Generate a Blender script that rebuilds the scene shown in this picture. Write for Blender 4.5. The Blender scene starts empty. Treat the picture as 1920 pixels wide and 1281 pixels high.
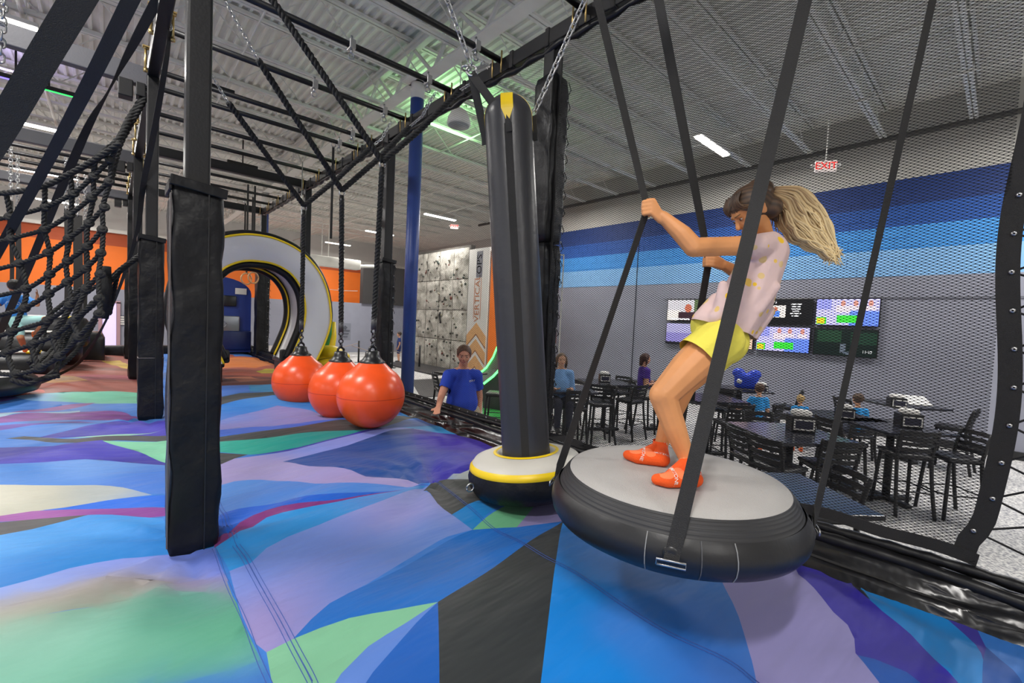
import bpy, bmesh, math, random
import numpy as np
from mathutils import Vector, Matrix, Quaternion
from mathutils.geometry import delaunay_2d_cdt
from mathutils.bvhtree import BVHTree

SC = bpy.context.scene
COL = SC.collection
PI = math.pi
random.seed(7)
V = Vector

# ------------------------------------------------------------ camera, world, lamps, exposure
cam_d = bpy.data.cameras.new('camera')
cam_d.sensor_width = 36.0
cam_d.lens = 15.6306
cam_d.clip_start = 0.05
cam_d.clip_end = 200
cam = bpy.data.objects.new('camera', cam_d)
COL.objects.link(cam)
R_ = V((0.7427, -0.668, 0.0458)); U_ = V((-0.004, 0.0639, 0.9979)); F_ = V((0.6696, 0.7414, -0.0448))
cam.matrix_world = Matrix(((R_.x, U_.x, -F_.x, 0), (R_.y, U_.y, -F_.y, 0), (R_.z, U_.z, -F_.z, 1.25), (0, 0, 0, 1)))
SC.camera = cam
world = bpy.data.worlds.new('hall_air')
SC.world = world
world.use_nodes = True
world.node_tree.nodes['Background'].inputs[0].default_value = (0.62, 0.63, 0.66, 1)
world.node_tree.nodes['Background'].inputs[1].default_value = 0.24
SC.view_settings.view_transform = 'Standard'
SC.view_settings.look = 'None'
SC.view_settings.gamma = 1
SC.view_settings.use_curve_mapping = False
SC.view_settings.exposure = 0.0
LAMP_POWER = 240
LAMP_X = (-12.8, -1.55, 9.75)
LAMP_Y = (-6.2, -0.85, 4.55, 10.0, 15.4, 20.8, 26.2)
LAMP_Z = 5.3
for lx in LAMP_X:
    for ly in LAMP_Y:
        ld = bpy.data.lights.new('strip_lamp', 'AREA')
        ld.shape = 'RECTANGLE'; ld.size = 1.4; ld.size_y = 0.16
        ld.energy = LAMP_POWER
        ld.color = (1.0, 0.97, 0.93)
        lo = bpy.data.objects.new('strip_lamp', ld)
        lo.location = (lx, ly, LAMP_Z - 0.06)
        COL.objects.link(lo)
# green and violet wash bars clipped to the joists (the photograph shows their glow on the deck above)
for (lx, ly, lz, c, e) in ((5.6, 8.6, 5.25, (0.4, 1.0, 0.4), 40), (-1.6, 12.9, 5.3, (0.55, 0.45, 1.0), 16)):
    ld = bpy.data.lights.new('wash_bar_lamp', 'AREA')
    ld.shape = 'RECTANGLE'; ld.size = 1.0; ld.size_y = 0.1; ld.energy = e; ld.color = c
    lo = bpy.data.objects.new('wash_bar_lamp', ld)
    lo.location = (lx, ly, lz); lo.rotation_euler = (PI, 0, 0)
    COL.objects.link(lo)

# ------------------------------------------------------------ materials
def s2l(c):
    if isinstance(c, str):
        c = [int(c[i:i+2], 16)/255 for i in (1, 3, 5)]
    return tuple((x/12.92 if x <= 0.04045 else ((x+0.055)/1.055)**2.4) for x in c)
MATS = {}
def mat(name, col, rough=0.5, metal=0.0, noise=0.0, nscale=8.0, bump=0.0, bscale=40.0, emit=None, es=1.0, spec=0.5, coat=0.0, sheen=0.0, stretch=None):
    if name in MATS: return MATS[name]
    m = bpy.data.materials.new(name); m.use_nodes = True
    nt = m.node_tree; b = nt.nodes['Principled BSDF']
    c = s2l(col) + (1,)
    b.inputs['Base Color'].default_value = c
    b.inputs['Roughness'].default_value = rough
    b.inputs['Metallic'].default_value = metal
    b.inputs['Specular IOR Level'].default_value = spec
    b.inputs['Coat Weight'].default_value = coat
    b.inputs['Sheen Weight'].default_value = sheen
    if emit:
        b.inputs['Emission Color'].default_value = s2l(emit) + (1,)
        b.inputs['Emission Strength'].default_value = es
    tc = nt.nodes.new('ShaderNodeTexCoord')
    src = tc.outputs['Object']
    if stretch:
        mp = nt.nodes.new('ShaderNodeMapping'); mp.inputs['Scale'].default_value = stretch
        nt.links.new(src, mp.inputs['Vector']); src = mp.outputs['Vector']
    if noise > 0:
        n = nt.nodes.new('ShaderNodeTexNoise'); n.inputs['Scale'].default_value = nscale; n.inputs['Detail'].default_value = 4
        nt.links.new(src, n.inputs['Vector'])
        mr = nt.nodes.new('ShaderNodeMapRange')
        mr.inputs['From Min'].default_value = 0.3; mr.inputs['From Max'].default_value = 0.7
        mr.inputs['To Min'].default_value = 1-noise; mr.inputs['To Max'].default_value = 1+noise
        nt.links.new(n.outputs['Fac'], mr.inputs['Value'])
        hs = nt.nodes.new('ShaderNodeHueSaturation'); hs.inputs['Color'].default_value = c
        nt.links.new(mr.outputs['Result'], hs.inputs['Value'])
        nt.links.new(hs.outputs['Color'], b.inputs['Base Color'])
    if bump > 0:
        n2 = nt.nodes.new('ShaderNodeTexNoise'); n2.inputs['Scale'].default_value = bscale; n2.inputs['Detail'].default_value = 3
        nt.links.new(src, n2.inputs['Vector'])
        bp = nt.nodes.new('ShaderNodeBump'); bp.inputs['Strength'].default_value = bump; bp.inputs['Distance'].default_value = 0.02
        nt.links.new(n2.outputs['Fac'], bp.inputs['Height']); nt.links.new(bp.outputs['Normal'], b.inputs['Normal'])
    MATS[name] = m
    return m
M_vinyl = mat('black_vinyl', '#131315', 0.44, spec=0.3, bump=0.5, bscale=11, noise=0.25, nscale=6)
M_vinyl2 = mat('black_vinyl_smooth', '#121214', 0.4, spec=0.35, bump=0.12, bscale=20)
M_gloss = mat('glossy_black_vinyl', '#121214', 0.24, bump=0.45, bscale=5)
M_steel = mat('black_painted_steel', '#161618', 0.42, spec=0.35, bump=0.05, bscale=80)
M_steelg = mat('charcoal_steel', '#4c4c52', 0.45, bump=0.05, bscale=60)
M_strap = mat('black_webbing', '#272625', 0.8, bump=0.4, bscale=300)
M_rope = mat('black_rope', '#171717', 0.75, bump=0.3, bscale=160, noise=0.3, nscale=40)
M_chain = mat('zinc_chain', '#b9b9b9', 0.32, metal=1.0)
M_brass = mat('yellow_zinc_bolt', '#c8ad72', 0.35, metal=1.0)
M_netm = mat('net_twine', '#141416', 0.9)
M_white_paint = mat('white_paint', '#dad9d2', 0.6, noise=0.06, nscale=3)
M_deckroof = mat('ceiling_paint', '#e2e1da', 0.65, noise=0.08, nscale=2)
M_wallw = mat('wall_white', '#cfcdc8', 0.7)
M_wallg = mat('wall_grey', '#9092a0', 0.7, noise=0.05, nscale=2)
M_cream = mat('cream_vinyl', '#ccc8be', 0.5, bump=0.15, bscale=14)
M_white_v = mat('white_vinyl', '#d4d4d6', 0.5, bump=0.1, bscale=8)
M_yellow = mat('yellow_vinyl', '#f0cc14', 0.4)
M_green_v = mat('green_vinyl', '#1e7a30', 0.4)
M_orange_ball = mat('orange_buoy', '#f4561e', 0.3, noise=0.06, nscale=5)
M_plast = mat('black_plastic', '#18181a', 0.35)
M_pad = mat('disc_pad', '#b0adaa', 0.55, bump=0.35, bscale=220, noise=0.04, nscale=3)
M_blue_col = mat('blue_paint', '#2a4690', 0.4)
M_wood = mat('birch_ring', '#c99a6a', 0.4)
M_chair = mat('black_chair_metal', '#1b1b1d', 0.5)
M_seat = mat('black_seat_vinyl', '#202024', 0.4)
M_top = mat('black_tabletop', '#2a2b34', 0.2, noise=0.1, nscale=30)
M_napkin = mat('napkin_paper', '#e6e4e0', 0.8)
M_lens = mat('lamp_lens', '#ffffff', 0.5, emit='#fff8ee', es=14)

# ------------------------------------------------------------ object helpers
def tag(o, label=None, cat=None, group=None, kind=None):
    if label: o['label'] = label
    if cat: o['category'] = cat
    if group: o['group'] = group
    if kind: o['kind'] = kind
    return o
def empty(name, loc=(0, 0, 0), rz=0.0, label=None, cat=None, group=None, kind=None):
    o = bpy.data.objects.new(name, None); COL.objects.link(o)
    o.location = loc; o.rotation_euler = (0, 0, rz); o.empty_display_size = 0.1
    return tag(o, label, cat, group, kind)
class MB:
    """collects shapes into one mesh"""
    def __init__(s): s.v = []; s.f = []; s.sm = []
    def add(s, vs, fs, smooth=True):
        b = len(s.v); s.v.extend([tuple(p) for p in vs]); s.f.extend([tuple(i+b for i in f) for f in fs]); s.sm.extend([smooth]*len(fs)); return s
    def box(s, c, d, rot=None, bev=0.0):
        x, y, z = d[0]/2, d[1]/2, d[2]/2; c = V(c)
        if bev <= 0:
            vs = [V((a*x, b*y, e*z)) for e in (-1, 1) for b in (-1, 1) for a in (-1, 1)]
            fs = [(0, 2, 3, 1), (4, 5, 7, 6), (0, 1, 5, 4), (2, 6, 7, 3), (0, 4, 6, 2), (1, 3, 7, 5)]
        else:
            bm = bmesh.new(); bmesh.ops.create_cube(bm, size=1)
            bmesh.ops.scale(bm, vec=d, verts=bm.verts)
            bmesh.ops.bevel(bm, geom=bm.edges[:], offset=bev, segments=2, affect='EDGES', profile=0.5)
            bm.verts.index_update()
            vs = [v.co.copy() for v in bm.verts]; fs = [[v.index for v in f.verts] for f in bm.faces]; bm.free()
        if rot is not None: vs = [rot @ v for v in vs]
        return s.add([c+v for v in vs], fs, bev >= 0.015)
    def bar(s, a, b, w, h=None, up=(0, 0, 1), bev=0.0):
        a = V(a); b = V(b); d = b-a; L = d.length; d.normalize()
        up = V(up)
        if abs(d.dot(up)) > 0.98: up = V((1, 0, 0)) if abs(d.x) < 0.9 else V((0, 1, 0))
        x = up.cross(d).normalized(); z = d.cross(x)
        m = Matrix((x, d, z)).transposed()
        return s.box((a+b)/2, (w, L, h if h else w), m, bev)
    def tube(s, path, r, n=8, caps=True, closed=False, flat=None):
        P = [V(p) for p in path]; k = len(P)
        rr = r if hasattr(r, '__len__') else [r]*k
        ts = []
        for i in range(k):
            if closed: t = P[(i+1) % k]-P[i-1]
            else: t = P[min(i+1, k-1)]-P[max(i-1, 0)]
            ts.append(t.normalized() if t.length > 1e-9 else V((0, 0, 1)))
        ref = V((0, 0, 1)) if abs(ts[0].z) < 0.9 else V((1, 0, 0))
        x = ref.cross(ts[0]).normalized(); rings = []; vs = []
        for i in range(k):
            x = (x - ts[i]*x.dot(ts[i]))
            if x.length < 1e-6: x = ts[i].orthogonal()
            x.normalize(); y = ts[i].cross(x)
            for j in range(n):
                a = 2*PI*j/n
                ca, sa = math.cos(a), math.sin(a)
                if flat: vs.append(P[i]+x*(ca*rr[i])+y*(sa*rr[i]*flat))
                else: vs.append(P[i]+x*(ca*rr[i])+y*(sa*rr[i]))
        fs = []
        for i in range(k if closed else k-1):
            i2 = (i+1) % k
            for j in range(n):
                j2 = (j+1) % n
                fs.append((i*n+j, i*n+j2, i2*n+j2, i2*n+j))
        if caps and not closed:
            fs.append(tuple(range(n-1, -1, -1))); fs.append(tuple((k-1)*n+j for j in range(n)))
        return s.add(vs, fs, True)
    def lathe(s, prof, c=(0, 0, 0), n=32, axis=None, arc=None):
        """prof: list of (r, z); spun round z, moved to c, optional rotation matrix axis"""
        c = V(c); vs = []; fs = []; k = len(prof)
        for j in range(n):
            a = 2*PI*j/n
            for r, z in prof:
                p = V((r*math.cos(a), r*math.sin(a), z))
                if axis is not None: p = axis @ p
                vs.append(c+p)
        for j in range(n):
            j2 = (j+1) % n
            for i in range(k-1):
                a, b, d, e = j*k+i, j2*k+i, j2*k+i+1, j*k+i+1
                if prof[i][0] < 1e-6: fs.append((a, d, e))
                elif prof[i+1][0] < 1e-6: fs.append((a, b, d))
                else: fs.append((a, b, d, e))
        return s.add(vs, fs, True)
    def ball(s, c, r, rot=None, n=16):
        rx, ry, rz = r if hasattr(r, '__len__') else (r, r, r)
        prof = [(math.sin(PI*i/n), -math.cos(PI*i/n)) for i in range(n+1)]
        prof[0] = (0, -1); prof[-1] = (0, 1)
        m = Matrix(((rx, 0, 0), (0, ry, 0), (0, 0, rz)))
        if rot is not None: m = rot @ m
        return s.lathe(prof, c, n=max(10, n), axis=m)
    def ribbon(s, path, w, th, side):
        """flat strap: path, width, thickness, side = width direction (or list of them)"""
        P = [V(p) for p in path]; k = len(P); vs = []
        for i in range(k):
            t = (P[min(i+1, k-1)]-P[max(i-1, 0)]).normalized()
            sd = V(side[i] if isinstance(side, list) else side); sd = (sd-t*sd.dot(t)).normalized(); nn = t.cross(sd)
            for a, b in ((-1, -1), (1, -1), (1, 1), (-1, 1)):
                vs.append(P[i]+sd*(a*w/2)+nn*(b*th/2))
        fs = []
        for i in range(k-1):
            for j in range(4):
                j2 = (j+1) % 4; fs.append((i*4+j, i*4+j2, i*4+4+j2, i*4+4+j))
        fs.append((3, 2, 1, 0)); fs.append(tuple((k-1)*4+j for j in range(4)))
        return s.add(vs, fs, False)
    def prism(s, poly, z0, z1, m=None):
        n = len(poly); vs = [V((x, y, z0)) for x, y in poly]+[V((x, y, z1)) for x, y in poly]
        if m is not None: vs = [m @ v for v in vs]
        fs = [tuple(range(n-1, -1, -1)), tuple(range(n, 2*n))]+[(i, (i+1) % n, n+(i+1) % n, n+i) for i in range(n)]
        return s.add(vs, fs, False)
    def rope(s, path, R, pitch=None, n=5):
        pitch = pitch or R*6
        P = resample(path, pitch/7); k = len(P)
        ts = [(P[min(i+1, k-1)]-P[max(i-1, 0)]).normalized() for i in range(k)]
        x = ts[0].orthogonal().normalized(); fr = []; L = 0
        for i in range(k):
            x = (x-ts[i]*x.dot(ts[i])).normalized(); fr.append((x.copy(), ts[i].cross(x)))
        for q in range(3):
            pp = []; L = 0
            for i in range(k):
                if i: L += (P[i]-P[i-1]).length
                a = 2*PI*(L/pitch+q/3)
                pp.append(P[i]+fr[i][0]*(math.cos(a)*R*0.5)+fr[i][1]*(math.sin(a)*R*0.5))
            s.tube(pp, R*0.55, n)
        return s
    def mesh(s, name):
        me = bpy.data.meshes.new(name); me.from_pydata(s.v, [], s.f)
        me.polygons.foreach_set('use_smooth', s.sm); me.update(); return me
    def build(s, name, m, parent=None, loc=None, **kw):
        me = s.mesh(name); me.materials.append(m)
        return link(name, me, parent, loc, **kw)
def link(name, me, parent=None, loc=None, label=None, cat=None, group=None, kind=None):
    o = bpy.data.objects.new(name, me); COL.objects.link(o)
    if parent: o.parent = parent
    if loc is not None: o.location = loc
    return tag(o, label, cat, group, kind)
def clone(o, loc=None, rz=None, label=None, group=None):
    def cp(a, par):
        c = a.copy(); COL.objects.link(c); c.parent = par
        for ch in a.children: cp(ch, c)
        return c
    c = cp(o, None)
    if loc is not None: c.location = loc
    if rz is not None: c.rotation_euler = (0, 0, rz)
    if label: c['label'] = label
    if group: c['group'] = group
    return c
def resample(path, step):
    P = [V(p) for p in path]; out = [P[0].copy()]
    for a, b in zip(P, P[1:]):
        n = max(1, int(round((b-a).length/step)))
        for i in range(1, n+1): out.append(a.lerp(b, i/n))
    return out
def smooth_path(path, n=6):
    P = [V(p) for p in path]; out = []
    for i in range(len(P)-1):
        p0 = P[max(i-1, 0)]; p1 = P[i]; p2 = P[i+1]; p3 = P[min(i+2, len(P)-1)]
        for k in range(n):
            t = k/n
            out.append(0.5*((2*p1)+(p2-p0)*t+(2*p0-5*p1+4*p2-p3)*t*t+(3*p1-p0-3*p2+p3)*t**3))
    out.append(P[-1]); return out
def bez_arc(c, r, a0, a1, n, ax=(1, 0, 0), ay=(0, 0, 1)):
    ax = V(ax); ay = V(ay); c = V(c)
    return [c+ax*(r*math.cos(a0+(a1-a0)*i/n))+ay*(r*math.sin(a0+(a1-a0)*i/n)) for i in range(n+1)]
def rotz(a): return Matrix.Rotation(a, 3, 'Z')

# one continuous figure from overlapping tapered capsules
def cap(mb, a, ra, b, rb, n=12):
    a = V(a); b = V(b); d = b-a; L = d.length
    if L < 1e-6: mb.ball(a, ra); return
    k = 5; pr = []
    for i in range(k+1):
        t = PI/2*i/k; pr.append((ra*math.sin(t), -ra*math.cos(t)))
    for i in range(k+1):
        t = PI/2*i/k; pr.append((rb*math.cos(t), L+rb*math.sin(t)))
    pr[0] = (0, -ra); pr[-1] = (0, L+rb)
    z = d/L; x = z.orthogonal().normalized(); y = z.cross(x)
    mb.lathe(pr, a, n=n, axis=Matrix((x, y, z)).transposed())
def chain_caps(mb, pts):
    for (a, ra), (b, rb) in zip(pts, pts[1:]): cap(mb, a, ra, b, rb)
def fuse(mb, vox, it=4, fac=0.5):
    me = mb.mesh('tmp'); o = bpy.data.objects.new('tmp', me); COL.objects.link(o)
    rm = o.modifiers.new('r', 'REMESH'); rm.mode = 'VOXEL'; rm.voxel_size = vox; rm.use_smooth_shade = True
    if it:
        sm = o.modifiers.new('s', 'SMOOTH'); sm.iterations = it; sm.factor = fac
    dg = bpy.context.evaluated_depsgraph_get()
    res = bpy.data.meshes.new_from_object(o.evaluated_get(dg))
    bpy.data.objects.remove(o); bpy.data.meshes.remove(me)
    res.polygons.foreach_set('use_smooth', [True]*len(res.polygons))
    return res
def text_mb(body, size, m, depth=0.0):
    """lettering as a flat mesh, mapped by matrix m (4x4), text in the local xy plane, centred"""
    cu = bpy.data.curves.new('t', 'FONT'); cu.body = body; cu.size = size; cu.align_x = 'CENTER'; cu.align_y = 'CENTER'
    cu.extrude = depth; cu.resolution_u = 3
    o = bpy.data.objects.new('t', cu); COL.objects.link(o)
    dg = bpy.context.evaluated_depsgraph_get()
    me = bpy.data.meshes.new_from_object(o.evaluated_get(dg))
    mb = MB(); mb.add([m @ v.co for v in me.vertices], [tuple(p.vertices) for p in me.polygons], False)
    bpy.data.objects.remove(o); bpy.data.curves.remove(cu); bpy.data.meshes.remove(me)
    return mb
def frame(c, x, y):
    x = V(x).normalized(); y = V(y); y = (y-x*y.dot(x)).normalized(); z = x.cross(y)
    m = Matrix((x, y, z)).transposed().to_4x4(); m.translation = V(c); return m

# ------------------------------------------------------------ the hall: floor, ceiling, walls
FZ = -0.85
def band_mat(name, axis_bands, rough=0.65, brick=None, above=None):
    """paint in horizontal bands: list of (top height, colour), last colour goes on"""
    m = bpy.data.materials.new(name); m.use_nodes = True; nt = m.node_tree; b = nt.nodes['Principled BSDF']
    b.inputs['Roughness'].default_value = rough
    g = nt.nodes.new('ShaderNodeNewGeometry'); sx = nt.nodes.new('ShaderNodeSeparateXYZ')
    nt.links.new(g.outputs['Position'], sx.inputs[0])
    cur = None
    for i, (h, c) in enumerate(axis_bands):
        if cur is None:
            rgb = nt.nodes.new('ShaderNodeRGB'); rgb.outputs[0].default_value = s2l(c)+(1,); cur = rgb.outputs[0]; last = h; continue
        gt = nt.nodes.new('ShaderNodeMath'); gt.operation = 'GREATER_THAN'; gt.inputs[1].default_value = last
        nt.links.new(sx.outputs['Z'], gt.inputs[0])
        mx = nt.nodes.new('ShaderNodeMix'); mx.data_type = 'RGBA'
        nt.links.new(gt.outputs[0], mx.inputs[0]); nt.links.new(cur, mx.inputs[6]); mx.inputs[7].default_value = s2l(c)+(1,)
        cur = mx.outputs[2]; last = h
    n = nt.nodes.new('ShaderNodeTexNoise'); n.inputs['Scale'].default_value = 1.2; nt.links.new(g.outputs['Position'], n.inputs['Vector'])
    mr = nt.nodes.new('ShaderNodeMapRange'); mr.inputs['To Min'].default_value = 0.9; mr.inputs['To Max'].default_value = 1.1
    nt.links.new(n.outputs['Fac'], mr.inputs['Value'])
    hs = nt.nodes.new('ShaderNodeHueSaturation'); nt.links.new(cur, hs.inputs['Color']); nt.links.new(mr.outputs[0], hs.inputs['Value'])
    nt.links.new(hs.outputs['Color'], b.inputs['Base Color'])
    if brick:
        bt = nt.nodes.new('ShaderNodeTexBrick'); bt.inputs['Scale'].default_value = 1
        bt.inputs['Brick Width'].default_value = 0.4; bt.inputs['Row Height'].default_value = 0.2; bt.inputs['Mortar Size'].default_value = 0.006
        mp = nt.nodes.new('ShaderNodeCombineXYZ')
        nt.links.new(sx.outputs[brick], mp.inputs[0]); nt.links.new(sx.outputs['Z'], mp.inputs[1]); nt.links.new(mp.outputs[0], bt.inputs['Vector'])
        bp = nt.nodes.new('ShaderNodeBump'); bp.inputs['Strength'].default_value = 0.35; bp.inputs['Distance'].default_value = 0.01; bp.invert = True
        nt.links.new(bt.outputs['Fac'], bp.inputs['Height']); nt.links.new(bp.outputs[0], b.inputs['Normal'])
    return m
fm = bpy.data.materials.new('speckled_floor'); fm.use_nodes = True
nt = fm.node_tree; b = nt.nodes['Principled BSDF']; b.inputs['Roughness'].default_value = 0.75
tc = nt.nodes.new('ShaderNodeTexCoord'); nn = nt.nodes.new('ShaderNodeTexNoise'); nn.inputs['Scale'].default_value = 38; nn.inputs['Detail'].default_value = 6
cr = nt.nodes.new('ShaderNodeValToRGB'); nt.links.new(tc.outputs['Object'], nn.inputs['Vector']); nt.links.new(nn.outputs['Fac'], cr.inputs[0])
cr.color_ramp.elements[0].position = 0.36; cr.color_ramp.elements[0].color = s2l('#84848a')+(1,)
cr.color_ramp.elements[1].position = 0.62; cr.color_ramp.elements[1].color = s2l('#dad8d4')+(1,)
nt.links.new(cr.outputs[0], b.inputs['Base Color'])
MB().box((0.5, 11, FZ-0.1), (32, 42, 0.2)).build('floor', fm, kind='structure')
# corrugated roof deck, flutes run along y
CZ = 6.12
mb = MB(); x = -14.0; pts = []
while x < 17:
    pts += [(x, CZ), (x+0.045, CZ), (x+0.06, CZ+0.045), (x+0.137, CZ+0.045)]; x += 0.152
n = len(pts)
mb.add([(px, -10, pz) for px, pz in pts]+[(px, 32, pz) for px, pz in pts], [(i, i+1, n+i+1, n+i) for i in range(n-1)], False)
ceiling = mb.build('ceiling', M_deckroof, kind='structure')
# open-web joists: chords and zigzag web, parts of the ceiling
XA, XB = -13.8, 12.2
jt = MB()
for dy in (-0.04, 0.04): jt.bar((XA, dy, CZ-0.03), (XB, dy, CZ-0.03), 0.05, 0.05)
jb = MB()
for dy in (-0.035, 0.035): jb.bar((XA, dy, 5.5), (XB, dy, 5.5), 0.05, 0.045)
jw = MB(); x = XA; k = 0
while x < XB-0.6:
    a, bz = (CZ-0.05, 5.51) if k % 2 == 0 else (5.51, CZ-0.05)
    jw.bar((x, 0, a), (x+0.62, 0, bz), 0.017)
    x += 0.62; k += 1
me_t, me_b, me_w = jt.mesh('joist_chord'), jb.mesh('joist_chord'), jw.mesh('joist_web')
for m_ in (me_t, me_b, me_w): m_.materials.append(M_white_paint)
for k in range(-5, 17):
    y = 2.0+1.335*k
    j = empty('joist', (0, y, 0)); j.parent = ceiling
    link('chord', me_t, j); link('chord', me_b, j); link('web', me_w, j)
for gx in (3.95, -7.5):
    g = empty('girder', (gx, 0, 0)); g.parent = ceiling
    w = MB(); y = -9.0; k = 0
    while y < 29:
        a, bz = (5.98, 5.32) if k % 2 == 0 else (5.32, 5.98)
        w.bar((0, y, a), (0, y+0.68, bz), 0.05); y += 0.68; k += 1
    w.build('web', M_white_paint, g)
    MB().box((0, 10, 6.0), (0.2, 39, 0.05)).box((-0.05, 10, 5.95), (0.02, 39, 0.09)).build('chord', M_white_paint, g)
    MB().box((0, 10, 5.3), (0.22, 39, 0.03)).box((0, 10, 5.34), (0.03, 39, 0.08)).build('chord', M_white_paint, g)
for (x, z, r) in ((8.1, 5.5, 0.03), (9.9, 5.46, 0.022), (6.2, 5.47, 0.015), (1.6, 5.47, 0.015), (-1.0, 5.47, 0.03)):
    MB().tube([(x, -9, z), (x, 29, z)], r, 8).build('conduit', M_white_paint, ceiling)
MB().tube([(12.15, -9, 5.46), (12.15, 16, 5.46)], 0.055, 8).build('conduit', mat('dark_pipe', '#4a4844', 0.6), ceiling)

# right wall: painted blocks above, grey below
ZB = (2.5745, 3.1355, 3.6192, 4.0547, 4.6)
M_rw = band_mat('right_wall_paint', [(ZB[0], '#8c8e9c'), (ZB[1], '#7fb2e2'), (ZB[2], '#3f8fd8'), (ZB[3], '#184e9c'), (ZB[4], '#0f3272'), (9, '#b9b7b0')])
XW = 12.3
wr = MB().box((XW+0.1, 1.6, 2.65), (0.2, 23.2, 7.0)).build('wall_right', M_rw, kind='structure')
me_bl = MB().box((0, 0, 0), (0.02, 0.392, 0.192)).mesh('block'); me_bl.materials.append(M_rw)
me_bh = MB().box((0, 0, 0), (0.02, 0.192, 0.192)).mesh('block'); me_bh.materials.append(M_rw)
for r in range(10):
    z = ZB[0]+0.1+0.2*r
    for q in range(29):
        y = 12.9-0.4*q-(0.2 if r % 2 else 0)
        link('block', me_bl, wr, (XW+random.uniform(-0.0015, 0.0015), y, z))
MB().box((XW-0.012, 0, 0), (0.03, 0.012, 1)).build('control_joint', mat('joint_dark', '#3a3c48', 0.8), wr, (0, 7.8804, 0)).scale = (1, 1, 1)
wr.children[-1].location = (0, 7.8804, 1.9); wr.children[-1].scale = (1, 1, 5.4)
MB().box((XW-0.02, 1.6, FZ+0.075), (0.04, 23.2, 0.15)).build('baseboard_right', mat('baseboard_black', '#1e1e20', 0.5), kind='structure')
# conduit and hooks above the screens
MB().tube([(XW-0.03, 6.9, 2.13), (XW-0.03, -3, 2.13)], 0.012, 6).build('trim_1', mat('grey_conduit', '#6e7078', 0.5), kind='structure')
# back wall
YB = 29.5
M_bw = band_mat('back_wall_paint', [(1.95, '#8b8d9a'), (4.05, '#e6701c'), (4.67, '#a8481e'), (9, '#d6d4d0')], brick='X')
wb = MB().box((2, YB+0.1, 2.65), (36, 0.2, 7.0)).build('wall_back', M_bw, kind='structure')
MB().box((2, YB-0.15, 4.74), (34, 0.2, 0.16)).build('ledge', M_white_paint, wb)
MB().box((-14.2, 10, 2.65), (0.2, 40, 7.0)).build('wall_left', M_wallg, kind='structure')
MB().box((0.5, -9.6, 2.65), (32, 0.2, 7.0)).build('wall_front', M_wallw, kind='structure')
MB().box((16.9, 21, 2.65), (0.2, 18, 7.0)).build('wall_side', M_wallw, kind='structure')
# doorway far behind the left posts, with a notice beside it
dx = (-0.0679, 29.4, -0.3582)
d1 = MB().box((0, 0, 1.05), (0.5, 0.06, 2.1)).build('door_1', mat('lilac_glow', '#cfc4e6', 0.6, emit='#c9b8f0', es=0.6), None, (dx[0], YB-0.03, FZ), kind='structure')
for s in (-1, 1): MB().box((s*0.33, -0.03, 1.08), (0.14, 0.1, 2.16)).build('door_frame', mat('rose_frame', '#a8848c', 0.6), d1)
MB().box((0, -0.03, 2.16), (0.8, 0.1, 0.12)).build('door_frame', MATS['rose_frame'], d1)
no = (0.4007, 29.4, 0.4177)
nb_ = empty('notice_board', (no[0], YB-0.03, no[2]), 0, 'small white notice with grey bars on the far grey wall left of the posts', 'notice')
MB().box((0, 0, 0), (0.42, 0.03, 0.5)).build('panel', mat('notice_frame', '#4a4e60', 0.6), nb_)
for i in range(4): MB().box((0, -0.02, 0.17-0.115*i), (0.36, 0.02, 0.08)).build('strip', M_wallw, nb_)
s2_ = empty('notice_board', (8.6227, 22.0, 0.3671), 0, 'grey notice with a dark figure beside the middle ball rope', 'notice')
MB().box((0, 0, 0), (0.62, 0.03, 0.85)).build('panel', mat('notice_grey', '#7d808c', 0.6), s2_)
MB().box((0, -0.02, 0.05), (0.5, 0.02, 0.06)).box((0, -0.02, -0.1), (0.4, 0.02, 0.05)).box((0.02, -0.02, 0.2), (0.16, 0.02, 0.16), Matrix.Rotation(0.7, 3, 'Y')).box((0, -0.02, -0.25), (0.3, 0.02, 0.05)).build('print', mat('notice_ink', '#50535e', 0.6), s2_)
# charcoal partition block beside the orange wall
a = (10.3652, 24.0, 4.0578); c = (13.6411, 24.0, 1.8849)
tag(MB().box(((a[0]+c[0])/2, 24.2, (a[2]+c[2])/2), (c[0]-a[0], 0.4, a[2]-c[2])).build('partition', mat('charcoal_paint', '#3a3838', 0.7)), 'charcoal upper wall block beside the orange wall, behind the far padded post', 'partition')
tag(MB().box(((a[0]+c[0])/2-0.8, 24.3, (FZ+c[2])/2), (c[0]-a[0]+1.6, 0.3, c[2]-FZ)).build('partition', M_wallg), 'plain grey lower partition behind the rope barrier', 'partition')
# white duct under the ceiling in front of the orange wall
a = (6.7872, 21.0, 3.5996); c = (9.2857, 21.0, 3.6811)
du = empty('air_duct', (0, 0, 0), 0, 'white boxed duct with hangers in front of the far orange wall', 'duct')
MB().box(((a[0]+c[0])/2-0.5, 21, a[2]), (2.6, 0.5, 0.45), None, 0.05).build('body', M_white_paint, du)
MB().tube([(a[0]+1.2, 21, a[2]-0.1), (c[0]+0.8, 21, c[2])], 0.08, 8).build('outlet_pipe', M_white_paint, du)
for q in (0.3, 0.6): MB().box((a[0]+q, 21, (a[2]+6.12)/2), (0.03, 0.03, 6.12-a[2])).build('hanger', M_white_paint, du)
fa = empty('ceiling_fan', (7.6654, 20.0, 2.2854), 0, 'white drop-rod fan hanging in front of the orange wall', 'fan')
MB().box((0, 0, 0.6), (0.08, 0.08, 2.4)).build('rod', M_white_paint, fa)
for q in range(3): MB().bar((0.05*math.cos(q*2.1), 0.05*math.sin(q*2.1), 0), (0.7*math.cos(q*2.1), 0.7*math.sin(q*2.1), 0.04), 0.12, 0.02).build('blade', M_white_paint, fa)

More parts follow.
